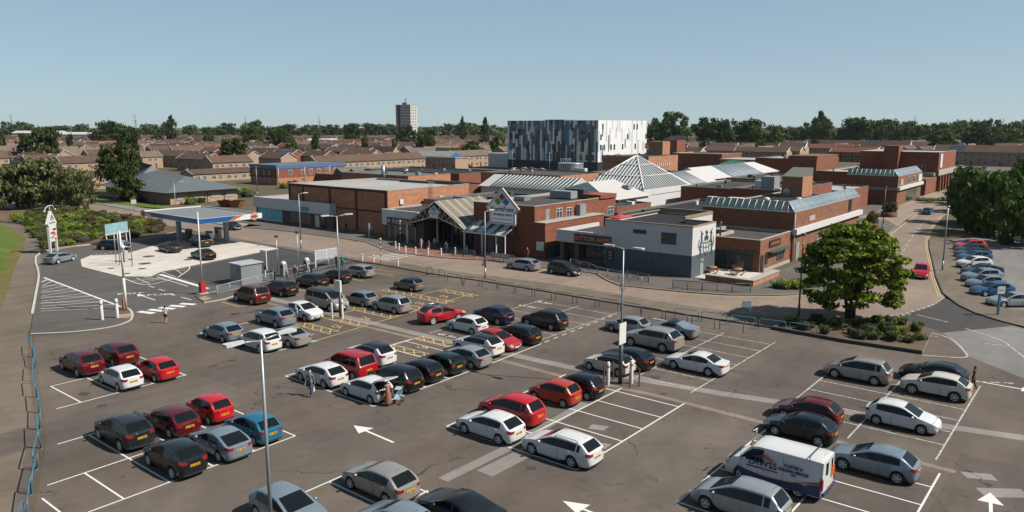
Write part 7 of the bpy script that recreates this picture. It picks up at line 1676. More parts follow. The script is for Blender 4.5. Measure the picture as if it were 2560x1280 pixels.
# totem sign
u, v = G(135,632); t = thing('totem_sign', 'white house-topped totem sign with shop panels and twin lamp', 'sign', (u, v, 0.1), R(135))
for x in (-0.95,0.95): b = MB(); b.box(x-0.14,x+0.14,-0.14,0.14,0,3.6); b.build('post', WPOST, t)
b = MB(); pts = [(-1.05,1.6),(1.05,1.6),(1.05,3.9),(1.35,4.2),(0,6.0),(-1.35,4.2),(-1.05,3.9)]; n = len(pts); b.add([(x,-0.18,z) for x,z in pts]+[(x,0.18,z) for x,z in pts],[tuple(range(n)),tuple(2*n-1-i for i in range(n))]+[((i+1)%n,i,n+i,n+(i+1)%n) for i in range(n)]); b.build('sign_body', WPOST, t)
for col, x, z in (('diamond_red',0,5.2),('diamond_green',-0.3,4.85),('diamond_blue',0.3,4.85)): b = MB(); b.add([(x,-0.2,z-0.3),(x+0.24,-0.2,z),(x,-0.2,z+0.3),(x-0.24,-0.2,z)],[(0,1,2,3)]); b.build('diamond', MATS[col], t)
put = text('lettering','NorthPoint',0.36,MATS['sign_navy_text'],t,(0,-0.2,4.3),(R(90),0,0))
for z, m_, x0, x1 in ((3.3,BLACKP,-0.1,0.85),(2.85,REDP,-0.8,0.5),(2.55,ORP,-0.2,0.85),(2.2,GREYC,-0.8,0.2),(1.9,REDP,0.3,0.85)): b = MB(); b.box(x0,x1,-0.2,-0.17,z-0.13,z+0.13); b.build('shop_panel', m_, t)
b = MB(); b.tube([(0,0,5.9),(0,0,6.6)],0.05,6); b.tube([(-1.5,0,6.1),(-1.1,0,6.5),(-0.5,0,6.7),(0,0,6.75),(0.5,0,6.7),(1.1,0,6.5),(1.5,0,6.1)],0.06,6); b.build('lamp_bracket', WPOST, t)
for x in (-1.55,1.55): b = MB(); b.lathe([(0.0,-0.12),(0.16,-0.05),(0.12,0.1),(0.0,0.15)],(x,0,6.05),8); b.build('lamp_head', WPOST, t)
# forecourt billboard, posts and air unit
u, v = G(294,608); t = thing('billboard', 'pale blue billboard on white posts at the forecourt edge', 'billboard', (u, v, 0.1), R(113)); b = MB(); b.box(-2.3,2.3,-0.06,0.06,1.5,3.1); b.build('panel', mat('pale_blue_poster',(0.30,0.52,0.58),0.5,0.35,1.2), t)
b = MB(); b.box(-2.35,2.35,-0.08,0.05,1.42,1.52); b.build('frame', WPOST, t)
for x in (-2.0,2.0): b = MB(); b.box(x-0.08,x+0.08,0.07,0.2,0,3.0); b.build('post', WPOST, t)
for k, (p, h) in enumerate((((291,660),4.6),((300,663),4.7),((331,667),4.9))):
    u, v = G(*p); t = thing('steel_post', ('left','middle','right')[k]+' slim grey post standing on the forecourt', 'post', (u, v, 0.06), 0, 'slim posts on the forecourt'); b = MB(); b.tube([(0,0,0),(0,0,h)],0.06,8); b.build('shaft', GALV, t); b = MB(); b.lathe([(0.14,0),(0.14,0.06),(0.0,0.07)],n=8); b.build('foot', GALV, t)
u, v = G(296,655); t = thing('air_unit', 'white air and water unit with hoop on the forecourt', 'air unit', (u+0.8, v+0.6, 0.06)); b = MB(); b.box(-0.35,0.35,-0.25,0.25,0,1.5); b.build('cabinet', GREYP, t); b = MB(); b.tube([(-0.8,0,0),(-0.8,0,2.4),(-0.6,0,2.6),(-0.4,0,2.4),(-0.4,0,0)],0.07,6); b.build('hoop', WPOST, t)
# grey cabinet, bin, signs and cash machines by the railing
t = root('substation_cabinet', 'grey metal cabinet beside the maroon people carrier', 'cabinet', (-79,48.2,0)); bx(t, 'body', -80.2, -77.9, 46.9, 49.6, 0.0, 2.3, GALV); bx(t, 'lid', -80.35, -77.75, 46.75, 49.75, 2.3, 2.42, GREYP); bx(t, 'handle', -78.6, -78.45, 46.84, 46.9, 1.5, 1.9, BLACKP); bx(t, 'door', -79.8, -78.1, 46.87, 46.9, 0.2, 2.15, GALV)
t = root('litter_bin', 'black litter bin beside the grey metal cabinet', 'bin', (-77.3,50.6,0)); b = MB(); b.lathe([(0.3,0),(0.33,1.1),(0.36,1.12),(0.2,1.3),(0,1.32)],(-77.3,50.6,0.0),12); part(t, 'barrel', b, BLACKP); bx(t, 'slot', -77.5, -77.1, 50.22, 50.3, 0.9, 1.05, STEELD)
t = root('information_sign', 'white sign with red foot behind the grey metal cabinet', 'sign', (-79.6,51,0)); bx(t, 'panel', -80.2, -79.0, 50.95, 51.05, 1.0, 3.4, WPOST); bx(t, 'red_foot', -79.5, -79.1, 50.9, 50.95, 1.05, 1.5, REDP); bx(t, 'post', -79.65, -79.55, 51.05, 51.15, 0, 3.2, WPOST)
for k, p in enumerate(((710,690),(768,680))):
    u, v = G(*p); t = root('ticket_machine', ('left','right')[k]+' ticket machine with dome behind the railing', 'ticket machine', (u,v,0), 'ticket machines'); bx(t, 'body', u-0.35, u+0.35, v-0.3, v+0.3, 0.0, 1.5, GREYC); bx(t, 'screen', u-0.22, u+0.22, v-0.33, v-0.3, 1.0, 1.35, BLACKP); b = MB(); b.lathe([(0.32,1.5),(0.32,1.65),(0.2,1.8),(0,1.85)],(u,v,0),10); part(t, 'dome', b, WPOST)
u, v = (-80.2,60.6); t = thing('notice_stand', 'large white-framed notice stand beside the walkway', 'notice stand', (u, v, 0.1), R(90)); b = MB(); b.box(-1.7,1.7,-0.05,0.05,0.9,2.05); b.build('board', GREYP, t)
for x in (-1.75,0,1.75): b = MB(); b.box(x-0.07,x+0.07,-0.08,0.08,0 if x else 0.9,2.15); b.build('post', WPOST, t)
b = MB(); b.box(-1.8,1.8,-0.09,0.09,2.05,2.16); b.build('top_rail', WPOST, t)
for k, (p, h) in enumerate((((695,682),4.5),((747,690),5.3))):
    u, v = G(*p); t = thing('camera_post', ('left','right')[k]+' slim grey camera post by the ticket machines', 'post', (u, v, 0.0), 0, 'camera posts'); b = MB(); b.tube([(0,0,0),(0,0,h)],0.06,8); b.build('shaft', GALV, t); b = MB(); b.box(-0.22,0.22,-0.14,0.14,h,h+0.2); b.build('camera_box', BLACKP, t)
# railings and hoops
def railing(pts, label, h=1.0, m=STEEL, bars=True, board=None, sp=0.14, group='railings'):
    t = thing('railing', label, 'railing', (*pts[0], 0.0), 0, group); o = Vector((*pts[0],0)); P = [Vector((*p,0))-o for p in pts]; z0 = 0.1
    b = MB(); b.tube([p+Vector((0,0,z0+h)) for p in P],0.035,6); b.build('top_rail', m, t); b = MB(); b.tube([p+Vector((0,0,z0+0.15)) for p in P],0.025,5); b.build('bottom_rail', m, t)
    bars_b = MB()
    for a, c in zip(P, P[1:]):
        L_ = (c-a).length; n = max(1, round(L_/2.0))
        for i in range(n+1):
            q = a.lerp(c, i/n); b = MB(); b.tube([q, q+Vector((0,0,z0+h+0.02))],0.04,6); b.build('post', m, t)
        if bars:
            for i in range(int(L_/sp)): q = a.lerp(c, (i+0.5)*sp/L_); bars_b.box(q.x-0.012,q.x+0.012,q.y-0.012,q.y+0.012,z0+0.15,z0+h)
    if bars: o_ = bars_b.build('bars', m, t); o_['kind'] = 'stuff'
    return t
railing([(-75.0,42.2),(-75.8,45.6),(-76.9,50.4)], 'grey barred railing in front of the metal cabinet'); railing([(-77.4,52.6),(-78.6,58),(-80.2,64.3)], 'thin grey railing along the ticket machine walkway', bars=False)
t = railing([(-67.6,77.4),(-62.4,77.4)], 'dark railing with taxi board by the rank', m=NAVYR); b = MB(); b.box(1.2,4.6,-0.05,0.0,0.5,1.15); b.build('board', GREYC, t); text('lettering','TAXI ONLY',0.5,SIGNW,t,(2.9,-0.06,0.82),FV)
t = railing([(-55.2,80.2),(-51.5,79.0),(-49.3,77.4),(-45.8,76.6),(-41.9,75.2)], 'grey railing with taxi board curving in front of the pub', m=GALV, bars=False); b = MB(); b.box(0.8,2.8,-0.6,-0.55,0.5,1.1); b.build('board', STEELD, t); text('lettering','TAXI',0.45,SIGNW,t,(1.8,-0.62,0.8),FV)
railing([(-45.6,78.2),(-42.0,77.0)], 'short barred railing under the pub side wall', m=NAVYR); railing([(-38.4,76.0),(-35.3,76.9),(-32.4,78.2),(-30.9,79.6)], 'dark barred railing at the corner by the pub terrace', m=NAVYR)
railing([(-72.6,76.4),(-69.0,77.0)], 'black barred railing beside the entrance bollards', m=NAVYR)
def hoop(u, v, rz, w, h, m, label, group, lean=0.0, z=0.0):
    t = thing('hoop_barrier', label, 'barrier', (u, v, z), rz, group); r_ = 0.12
    b = MB(); b.tube([(-w/2,0,0),(-w/2,lean,h-r_),(-w/2+r_,lean,h),(w/2-r_,lean,h),(w/2,lean,h-r_),(w/2,0,0)],0.034,6); b.build('tube', m, t)
    for x in (-w/2, w/2): b = MB(); b.lathe([(0.07,0.0),(0.07,0.03),(0.03,0.04)],(x,0,0),8); b.build('foot', m, t)
    return t
ORD = ['first','second','third','fourth','fifth','sixth','seventh','eighth','ninth','tenth','eleventh','twelfth','thirteenth','fourteenth','fifteenth','sixteenth']
for k in range(14): hoop(-60.2+k*2.62, 63.6+0.2*math.sin(k)-(0.35 if k > 9 else 0), 0.0, 2.2, 0.95, NAVYR, ORD[k]+' dark hoop rail from the left between car park and road', 'hoop rails along the road')
hoop(-65.6,64.9,R(-10),1.2,0.95,NAVYR,'left hoop rail with black sign near the crossing','sign hoops'); hoop(-63.4,64.8,R(-10),1.2,0.95,NAVYR,'right hoop rail with black sign near the crossing','sign hoops'); hoop(-74.2,41.2,R(80),1.0,0.7,GALV,'small grey hoop at the end of the cabinet railing','sign hoops')
t = thing('marker_post', 'short blue marker post at the car park edge', 'post', (-57.9,62.6,0)); b = MB(); b.tube([(0,0,0),(0,0,1.15)],0.06,6); b.build('shaft', NAVYR, t); b = MB(); b.lathe([(0.08,1.15),(0.06,1.2),(0,1.21)],n=8); b.build('cap', NAVYR, t)
pts = []
for a, c in zip(FL[1:9], FL[2:10]):
    n = max(1, round(math.hypot(c[0]-a[0], c[1]-a[1])/3.4))
    for i in range(n): pts.append(((a[0]+(c[0]-a[0])*(i+0.5)/n, a[1]+(c[1]-a[1])*(i+0.5)/n), math.atan2(c[1]-a[1], c[0]-a[0])))
for k, (p, a) in enumerate(pts[:16]): hoop(p[0], p[1], a+0.03*math.sin(k*2.3), 3.2, 1.0, BLUEP, ORD[k]+' bent blue hoop rail from the far end of the left path', 'blue hoop rails on the left', lean=0.12*math.sin(k*1.7), z=0.0)
for k in range(5): hoop(-31.2+k*2.6, 64.8+k*0.35, R(8), 2.3, 0.95, BLUEP, ORD[k]+' blue hoop rail from the left in the maple shade', 'blue hoops by the maple')
# picnic tables
for k, p in enumerate(((1779,684),(1843,689))):
    u, v = G(*p); t = thing('picnic_table', ('left','right')[k]+' round orange-brown picnic table on the pub terrace', 'picnic table', (u, v, 0.13), 0.3*k, 'picnic tables'); b = MB(); b.lathe([(0.62,0.70),(0.62,0.76),(0.0,0.76)],n=14); b.build('table_top', TIMB, t)
    for i in range(4):
        a = i*1.5708; b = MB(); c_, s_ = math.cos(a), math.sin(a); b.add([(1.05*c_-0.45*s_,1.05*s_+0.45*c_,0.42),(1.05*c_+0.45*s_,1.05*s_-0.45*c_,0.42),(0.78*c_+0.45*s_,0.78*s_-0.45*c_,0.42),(0.78*c_-0.45*s_,0.78*s_+0.45*c_,0.42),(1.05*c_-0.45*s_,1.05*s_+0.45*c_,0.47),(1.05*c_+0.45*s_,1.05*s_-0.45*c_,0.47),(0.78*c_+0.45*s_,0.78*s_-0.45*c_,0.47),(0.78*c_-0.45*s_,0.78*s_+0.45*c_,0.47)],[(4,7,6,5),(0,1,2,3),(0,4,5,1),(1,5,6,2),(2,6,7,3),(3,7,4,0)]); b.build('seat', TIMB, t)
        b = MB(); b.tube([(0.9*c_,0.9*s_,0.42),(0.5*c_,0.5*s_,0.0)],0.05,5); b.tube([(0.9*c_,0.9*s_,0.38),(0,0,0.38)],0.04,5); b.build('leg', TIMB, t)
# small signs
u, v = G(1864,806); t = thing('road_sign', 'pale blue sign on two posts at the car park edge left of the maple', 'sign', (u, v, 0), R(35)); b = MB(); b.box(-0.42,0.42,-0.03,0.03,1.45,2.05); b.build('panel', mat('pale_sign',(0.42,0.52,0.58),0.5,0.1), t)
for x in (-0.36,0.36): b = MB(); b.tube([(x,0.06,0),(x,0.06,2.0)],0.045,6); b.build('post', BLUEP, t)
u, v = G(2494,790); t = thing('parking_sign', 'square white parking sign on a blue post beside the side car park', 'sign', (u, v, 0.12), R(45)); b = MB(); b.box(-0.09,0.09,-0.09,0.09,0,2.7); b.build('post', BLUEP, t); b = MB(); b.box(-0.38,0.38,-0.14,-0.09,2.1,2.8); b.build('panel', WPOST, t); b = MB(); b.box(-0.25,0.25,-0.15,-0.14,2.4,2.52); b.build('panel_mark', GREYC, t)
u, v = G(1214,692); t = thing('warning_sign', 'small red and white triangular warning sign on the lamp post', 'sign', (-58.7,67.25,0), 0); b = MB(); b.add([(-0.4,-0.05,1.6),(0.4,-0.05,1.6),(0,-0.05,2.35)],[(0,1,2)]); b.build('border', REDP, t); b = MB(); b.add([(-0.24,-0.07,1.7),(0.24,-0.07,1.7),(0,-0.07,2.15)],[(0,1,2)]); b.build('face', WPOST, t)
u, v = G(923,605); t = thing('bus_stop_flag', 'white stop flag on a grey pole outside the brick store', 'sign', (u, v, 0.12)); b = MB(); b.tube([(0,0,0),(0,0,2.9)],0.045,6); b.build('pole', GALV, t); b = MB(); b.box(-0.12,0.22,-0.03,0.03,2.0,2.9); b.build('flag', WPOST, t)
u, v = G(336,528); t = thing('road_sign', 'white road sign on a pole behind the shrub bed', 'sign', (u, v, 0.0), R(60)); b = MB(); b.tube([(0,0,0),(0,0,2.6)],0.05,6); b.build('pole', GALV, t); b = MB(); b.box(-0.5,0.5,-0.05,0.0,1.6,2.5); b.build('panel', WPOST, t)
for k, (p, m_) in enumerate((((566,516),REDP),((592,517),ORP))):
    u, v = G(*p); t = thing('rubbish_skip', ('dark red','orange')[k]+' rubbish skip beside the clinic', 'skip', (u, v, 0), R(20), 'rubbish skips'); b = MB(); b.add([(-1.0,-0.85,0.1),(1.0,-0.85,0.1),(1.0,0.85,0.1),(-1.0,0.85,0.1),(-1.75,-0.95,1.4),(1.75,-0.95,1.4),(1.75,0.95,1.4),(-1.75,0.95,1.4)],[(0,3,2,1),(0,1,5,4),(1,2,6,5),(2,3,7,6),(3,0,4,7)]); b.build('hopper', mat('skip_red',(0.20,0.025,0.02),0.7,0.2) if k == 0 else mat('skip_orange',(0.42,0.15,0.03),0.7,0.2), t); b = MB(); b.box(-1.8,1.8,-1.0,-0.94,1.32,1.45); b.box(-1.8,1.8,0.94,1.0,1.32,1.45); b.build('rim', STEELD, t)
# bicycles
def bicycle(u, v, rz, label, m):
    t = thing('bicycle', label, 'bicycle', (u, v, 0.12), rz, 'parked bicycles')
    for x in (-0.52,0.52): b = MB(); b.lathe([(0.34,-0.02),(0.36,0.0),(0.34,0.02),(0.31,0.0),(0.34,-0.02)],(x,0,0.36),14,axis='y'); w = b.build('wheel', TYRE, t)
    b = MB(); b.tube([(-0.52,0,0.36),(-0.1,0,0.32),(0.38,0,0.75),(-0.18,0,0.78),(-0.1,0,0.32)],0.02,5); b.tube([(-0.18,0,0.78),(-0.52,0,0.36)],0.015,5); b.tube([(0.52,0,0.36),(0.36,0,0.9)],0.02,5); b.build('frame', m, t)
    b = MB(); b.box(-0.32,-0.06,-0.06,0.06,0.86,0.92); b.tube([(-0.18,0,0.78),(-0.18,0,0.88)],0.015,5); b.build('saddle', BLACKP, t); b = MB(); b.tube([(0.3,-0.28,0.98),(0.36,0,0.95),(0.3,0.28,0.98)],0.015,5); b.build('handlebar', BLACKP, t)
u, v = G(1203,640); bicycle(u, v, 0.2, 'dark bicycle leaning by the entrance railing', STEELD)
for k, p in enumerate(((2340,482),(2354,478),(2370,477))): u, v = G(*p); bicycle(u, v, 0.3+k*0.4, ('left','middle','right')[k]+' bicycle at the rack by the brick arcade', (REDP,STEELD,BLUEP)[k])
# far mast and pylons
u, v = far_at(1098, 560); t = thing('radio_mast', 'thin radio mast rising over the houses left of the panelled office', 'mast', (u, v, 0)); b = MB(); b.tube([(0,0,0),(0,0,28)],0.16,5,r1=0.08); b.build('pole', GALV, t); b = MB(); b.tube([(0,0,14),(3,0,0)],0.03,4); b.tube([(0,0,14),(-3,0,0)],0.03,4); b.build('stay', GALV, t)
for k, (px, D) in enumerate(((48,1500),(353,1500),(806,1700),(624,1900),(2272,1700),(2410,2000),(2490,2200))):
    u, v = far_at(px, D); t = thing('pylon', ORD[k]+' far electricity pylon from the left on the horizon', 'pylon', (u, v, 0), CAM_ROT, 'electricity pylons'); b = MB()
    for sx_ in (-1,1):
        for sy_ in (-1,1): b.tube([(sx_*3,sy_*3,0),(sx_*0.8,sy_*0.8,26),(0,0,42)],0.30,4)
    b.build('tower', GALV, t)
    for z, w in ((28,7),(34,5.5),(39,4)): b = MB(); b.tube([(-w,0,z),(0,0,z+1.2),(w,0,z)],0.25,4); b.build('cross_arm', GALV, t)
# stroller by the open hatchback
u, v = (-35.95,32.45); t = thing('pushchair', 'pale blue pushchair beside the woman at the open tailgate', 'pushchair', (u, v, 0), 0.5)
b = MB(); b.add([(-0.22,-0.3,0.35),(0.22,-0.3,0.35),(0.22,0.25,0.5),(-0.22,0.25,0.5),(-0.22,0.4,1.0),(0.22,0.4,1.0),(0.22,-0.1,0.95),(-0.22,-0.1,0.95)],[(0,1,2,3),(3,2,5,4),(4,5,6,7)]); b.build('seat', mat('pale_blue_fabric',(0.35,0.50,0.58),0.8,0.1), t)
b = MB(); b.tube([(-0.25,-0.35,0.1),(-0.25,0.45,1.05)],0.02,5); b.tube([(0.25,-0.35,0.1),(0.25,0.45,1.05)],0.02,5); b.tube([(-0.25,0.35,0.1),(-0.25,-0.25,0.6)],0.02,5); b.tube([(0.25,0.35,0.1),(0.25,-0.25,0.6)],0.02,5); b.tube([(-0.25,0.45,1.05),(0.25,0.45,1.05)],0.02,5); b.build('frame', STEELD, t)
for x in (-0.26,0.26):
    for y in (-0.35,0.35): b = MB(); b.lathe([(0.02,-0.02),(0.11,-0.02),(0.11,0.02),(0.02,0.02)],(x,y,0.11),10,axis='x'); b.build('wheel', TYRE, t)
# ------------------------------------------------------------------ the lettered van and the open tailgate
t = car(1944,1157,'van','white','white panel van with red and blue company lettering and roof bars',cat='van',name='panel_van',zc=1.08)
L_, W_, H_ = CT['van'][:3]; VBL = mat('van_blue',(0.02,0.05,0.16),0.4,0); VRD = mat('van_red',(0.50,0.05,0.03),0.4,0); VOR = mat('van_orange',(0.62,0.13,0.02),0.4,0)
def side_text(body, size, m, x, z, sx=1.0): return text('lettering', body, size, m, t, (x, W_/2+0.012, z), (R(90),0,R(180)), 0.004, sx=sx, bold=0.008)
side_text('LAWSS', 0.50, VBL, 0.42, 1.27, 0.95); side_text('PLASTER &', 0.22, VBL, -1.12, 1.50, 0.85); side_text('BUILDING SERVICES', 0.21, VBL, -1.12, 1.26, 0.78); side_text('LTD', 0.13, VBL, -1.12, 1.09)
def side_poly(pts, m, nm, d=0.008): b = MB(); b.add([(x, W_/2+d, z) for x, z in pts], [tuple(range(len(pts)))[::-1]]); return b.build(nm, m, t)
side_poly([(0.98,1.52),(0.42,1.52),(0.42,1.82)][::1], VBL, 'logo_roof'); side_poly([(0.42,1.52),(-0.22,1.52),(0.42,1.82)], VOR, 'logo_roof')
side_poly([(1.25,0.97),(0.35,0.97),(0.35,1.05),(1.25,1.05)], VBL, 'stripe'); side_poly([(0.33,0.97),(-0.35,0.97),(-0.35,1.05),(0.33,1.05)], VRD, 'stripe')
side_poly([(1.45,0.34),(-1.0,0.34),(-1.0,0.70),(0.2,0.62),(1.0,0.70),(1.75,0.86)], VBL, 'swoosh'); side_poly([(-1.0,0.34),(-2.42,0.34),(-2.42,0.95),(-1.6,0.80),(-1.0,0.70)], VBL, 'swoosh', 0.0085); side_poly([(1.75,0.87),(1.0,0.715),(0.2,0.64),(-1.0,0.72),(-2.42,1.12),(-2.42,0.97),(-1.0,0.705),(0.2,0.625),(1.0,0.70)][:5]+[(-2.42,0.99),(-1.0,0.712),(0.2,0.632),(1.0,0.705)], VRD, 'swoosh_line', 0.011)
b = MB(); b.box(1.55,1.57,W_/2-0.01,W_/2+0.004,0.35,1.9); b.box(-0.62,-0.60,W_/2-0.01,W_/2+0.004,0.4,2.0); b.build('door_seam', GREYC, t)
for x in (1.05,-1.85): b = MB(); b.tube([(x,-0.95,2.05),(x,-0.9,2.28),(x,0.9,2.28),(x,0.95,2.05)],0.03,5); b.build('roof_bar', STEELD, t)
b = MB(); b.tube([(1.35,-0.6,2.12),(1.35,-0.6,2.4),(1.35,0.0,2.45)],0.03,5); b.tube([(1.25,-0.2,2.12),(1.25,-0.2,2.42)],0.03,5); b.build('ladder_stop', WPOST, t)
b = MB(); b.box(-L_/2-0.075,-L_/2-0.06,-0.75,-0.2,1.0,1.5); b.build('rear_notice', VOR, t); b = MB(); b.box(-L_/2-0.10,-L_/2+0.02,-W_/2+0.1,W_/2-0.1,0.42,0.56); b.build('rear_step', VBL, t)
for s_ in (-1,1): b = MB(); b.box(-L_/2-0.05,-L_/2+0.03,s_*(W_/2-0.06)-0.07,s_*(W_/2-0.06)+0.07,0.7,1.25); b.build('tail_light', TAIL, t)
t = HATCH_OPEN; L_, W_, H_ = CT['super'][:3]
b = MB(); x0, z0 = -L_/2+0.62, H_+0.0; b.add([(x0,-0.55,z0),(x0,0.55,z0),(x0-1.15,0.58,z0+0.28),(x0-1.15,-0.58,z0+0.28),(x0,-0.55,z0+0.05),(x0,0.55,z0+0.05),(x0-1.15,0.58,z0+0.36),(x0-1.15,-0.58,z0+0.36)],[(0,1,2,3),(7,6,5,4),(0,4,5,1),(1,5,6,2),(2,6,7,3),(3,7,4,0)]); tg = b.build('tailgate', PAINT['white'], t, label='raised white tailgate')
b = MB(); b.add([(x0-0.15,-0.45,z0+0.092),(x0-0.15,0.45,z0+0.092),(x0-0.75,0.48,z0+0.225),(x0-0.75,-0.48,z0+0.225)],[(3,2,1,0)]); b.build('tailgate_glass', GLASS, tg); b = MB(); b.box(-L_/2-0.068,-L_/2+0.02,-0.46,0.46,0.66,0.95); b.build('boot_shade_panel', TRIM, t)  # dark slab painted in for the shaded boot interior
# ------------------------------------------------------------------ people
SKIN = mat('skin', (0.50,0.29,0.20), 0.6, 0.05); SKIN2 = mat('tanned_skin', (0.40,0.22,0.15), 0.6, 0.05)
def cloth(n, c): return mat('cloth_'+n, c, 0.85, 0.12, 8.0)
CL = {'white':cloth('white',(0.70,0.70,0.70)),'black':cloth('black',(0.02,0.02,0.024)),'grey':cloth('grey',(0.16,0.17,0.19)),'jeans':cloth('jeans',(0.035,0.075,0.15)),'pink':cloth('pink',(0.42,0.24,0.20)),'rust':cloth('rust',(0.30,0.12,0.07)),'teal':cloth('teal',(0.02,0.26,0.30)),'maroon':cloth('maroon',(0.22,0.02,0.06)),'red':cloth('red',(0.50,0.03,0.08)),'orange':cloth('orange',(0.50,0.14,0.04)),'dark':cloth('dark',(0.04,0.045,0.055)),'pale':cloth('pale',(0.45,0.50,0.55)),'navy':cloth('navy',(0.02,0.03,0.06))}
HAIR = {'dark':mat('dark_hair',(0.015,0.012,0.01),0.7,0.1),'grey':mat('grey_hair',(0.45,0.44,0.42),0.7,0.1),'brown':mat('brown_hair',(0.09,0.05,0.03),0.7,0.1),'blond':mat('fair_hair',(0.48,0.36,0.20),0.7,0.1)}
def person(px, py, face, top, legs, label, hair='dark', h=1.7, stride=0.25, bare_legs=False, sleeves='short', long_hair=False, skirt=None, arms='walk', z=0.0, skin=None, uv=None, shoes='black', group='people in the car park', bend=0.0):
    """A figure 1.7 m tall grown from a jointed skeleton as one surface; x is sideways, -y is forward."""
    u, v = uv if uv else G(px, py, z); skin = skin or SKIN; s = h/1.72
    V = []; E_ = []; Rd = []
    def add(p, r_, par=None):
        V.append(Vector(p)*s); Rd.append((r_[0]*s, r_[1]*s) if isinstance(r_, tuple) else (r_*s, r_*s))
        if par is not None: E_.append((par, len(V)-1))
        return len(V)-1
    fb = -bend
    pel = add((0,0,0.93),(0.155,0.11)); wst = add((0,fb*0.2,1.10),(0.135,0.10),pel); ch = add((0,fb*0.6,1.30),(0.165,0.115),wst); nk0 = add((0,fb,1.43),(0.10,0.075),ch); nk = add((0,fb*1.1,1.49),0.052,nk0); hd = add((0,fb*1.25-0.01,1.58),(0.072,0.085),nk); tp = add((0,fb*1.3,1.66),(0.070,0.083),hd)
    add((0,fb*1.25-0.10,1.575),0.014,hd)                                                            # nose
    for sd_ in (-1,1):
        add((sd_*0.075,fb*1.25,1.585),0.016,hd)                                                     # ears
        st = stride*sd_
        hip = add((sd_*0.09,0,0.88),0.098,pel); kn = add((sd_*0.10,-st*0.45-0.03,0.49),0.064,hip); an = add((sd_*0.10,-st*0.75+(0.10 if st < 0 else 0.0),0.09),0.042,kn); add((sd_*0.11,-st*0.75-0.14+(0.10 if st < 0 else 0.0),0.035),0.040,an)
        sw = -st*0.8
        sh = add((sd_*0.185,fb*0.9,1.40),0.064,nk0)
        if arms == 'front': el = add((sd_*0.24,fb-0.12,1.14),0.043,sh); wr = add((sd_*0.16,fb-0.36,1.10),0.030,el); d = Vector((0,-1,0))
        else: el = add((sd_*0.25,fb*0.8-sw*0.25+0.02,1.13),0.043,sh); wr = add((sd_*0.26,fb*0.6-sw*0.65-0.05,0.90),0.030,el); d = Vector((0,-0.2,-1)).normalized()
        w0 = V[wr]/s; pa = add(tuple(w0+d*0.07),(0.038,0.020),wr); side = Vector((0,1,0)) if arms != 'front' else Vector((1,0,0)); p0 = w0+d*0.07
        for q, ln in ((-0.027,0.065),(-0.009,0.078),(0.009,0.072),(0.027,0.055)):
            a_ = add(tuple(p0+d*0.035+side*q),0.0095,pa); add(tuple(p0+d*(0.035+ln)+side*q+Vector((-sd_*0.012,0,0))),0.0085,a_)
        add(tuple(w0+d*0.075-side*0.055),0.010,pa)                                                  # thumb from the side of the palm
    me = bpy.data.meshes.new('body'); me.from_pydata([tuple(p) for p in V], E_, []); o = bpy.data.objects.new('tmp_body', me)
    m_ = o.modifiers.new('s','SKIN'); m_.use_smooth_shade = True; o.modifiers.new('d','SUBSURF').levels = 1
    sv = me.skin_vertices[0].data
    for i, r_ in enumerate(Rd): sv[i].radius = r_
    sv[0].use_root = True
    bm_ = bake(o); bpy.data.objects.remove(o)
    bm_.name = 'body'; bm_.materials.clear()
    for mm in (skin, CL[top], CL[legs], CL[shoes]): bm_.materials.append(mm)
    for f in bm_.polygons:
        x, y, z_ = f.center/s; k = 0
        arm = abs(x) > 0.205 or (arms == 'front' and y < fb-0.16 and z_ > 0.95)
        if z_ > 1.475: k = 0
        elif arm and z_ > 0.6:
            k = 1 if (sleeves == 'long' and z_ > 0.90 and not (arms == 'front' and y < fb-0.34)) or z_ > 1.17 else 0
        elif z_ > 0.92: k = 1
        elif z_ > 0.06: k = 0 if (bare_legs and z_ < 0.62) else 2
        else: k = 3 if not bare_legs else 0
        f.material_index = k; f.use_smooth = True
    t = ob('person', bm_, None, (u, v, z), R(face)+R(90), label, 'person', group)
    hm = MB(); zc = (1.655 if True else 0)*s; c = Vector((0,fb*1.3*s+0.012*s,1.635*s)); prof = [(0.0,0.105),(0.05,0.095),(0.083,0.05),(0.092,0.0),(0.086,-0.05 if not long_hair else -0.12)]
    hm.lathe([(a*s*1.02,b_*s) for a, b_ in prof],c,10)
    for i in range(len(hm.v)):
        x, y, z_ = hm.v[i]
        if y < c.y-0.045*s and z_ < c.z+0.02*s: hm.v[i] = (x*0.85, c.y-0.05*s, max(z_, c.z+0.01*s))
    hm.build('hair', HAIR[hair], t)
    if skirt: b = MB(); b.lathe([(0.15*s,1.02*s),(0.20*s,0.85*s),(0.25*s,0.45*s),(0.27*s,0.22*s)],n=14); b.build('skirt', CL[skirt], t)
    return t
# face: compass of the look in the street grid (0 = +u, 90 = +v, 180 = -u)
person(415,808,129,'white','black','woman in white shirt and black shorts walking to the petrol station',bare_legs=True,long_hair=True,sleeves='short',stride=0.12)
t = person(777,989,-60,'grey','jeans','man in grey shirt and jeans carrying a bag beside the white hatchback',hair='grey',h=1.78,sleeves='long',stride=0.3)
b = MB(); u0 = t.location; bag = thing('carrier_bag','pale carrier bag in the hand of the man in grey','bag',(u0.x+0.36,u0.y-0.08,0.42)); b.add([(-0.15,-0.07,0),(0.15,-0.07,0),(0.15,0.07,0),(-0.15,0.07,0),(-0.17,-0.05,0.34),(0.17,-0.05,0.34),(0.17,0.05,0.34),(-0.17,0.05,0.34)],[(0,3,2,1),(0,1,5,4),(1,2,6,5),(2,3,7,6),(3,0,4,7)]); b.build('sack', CL['white'], bag); b = MB(); b.tube([(-0.1,0,0.34),(-0.04,0,0.46),(0.04,0,0.46),(0.1,0,0.34)],0.012,5); b.build('handle', CL['white'], bag)
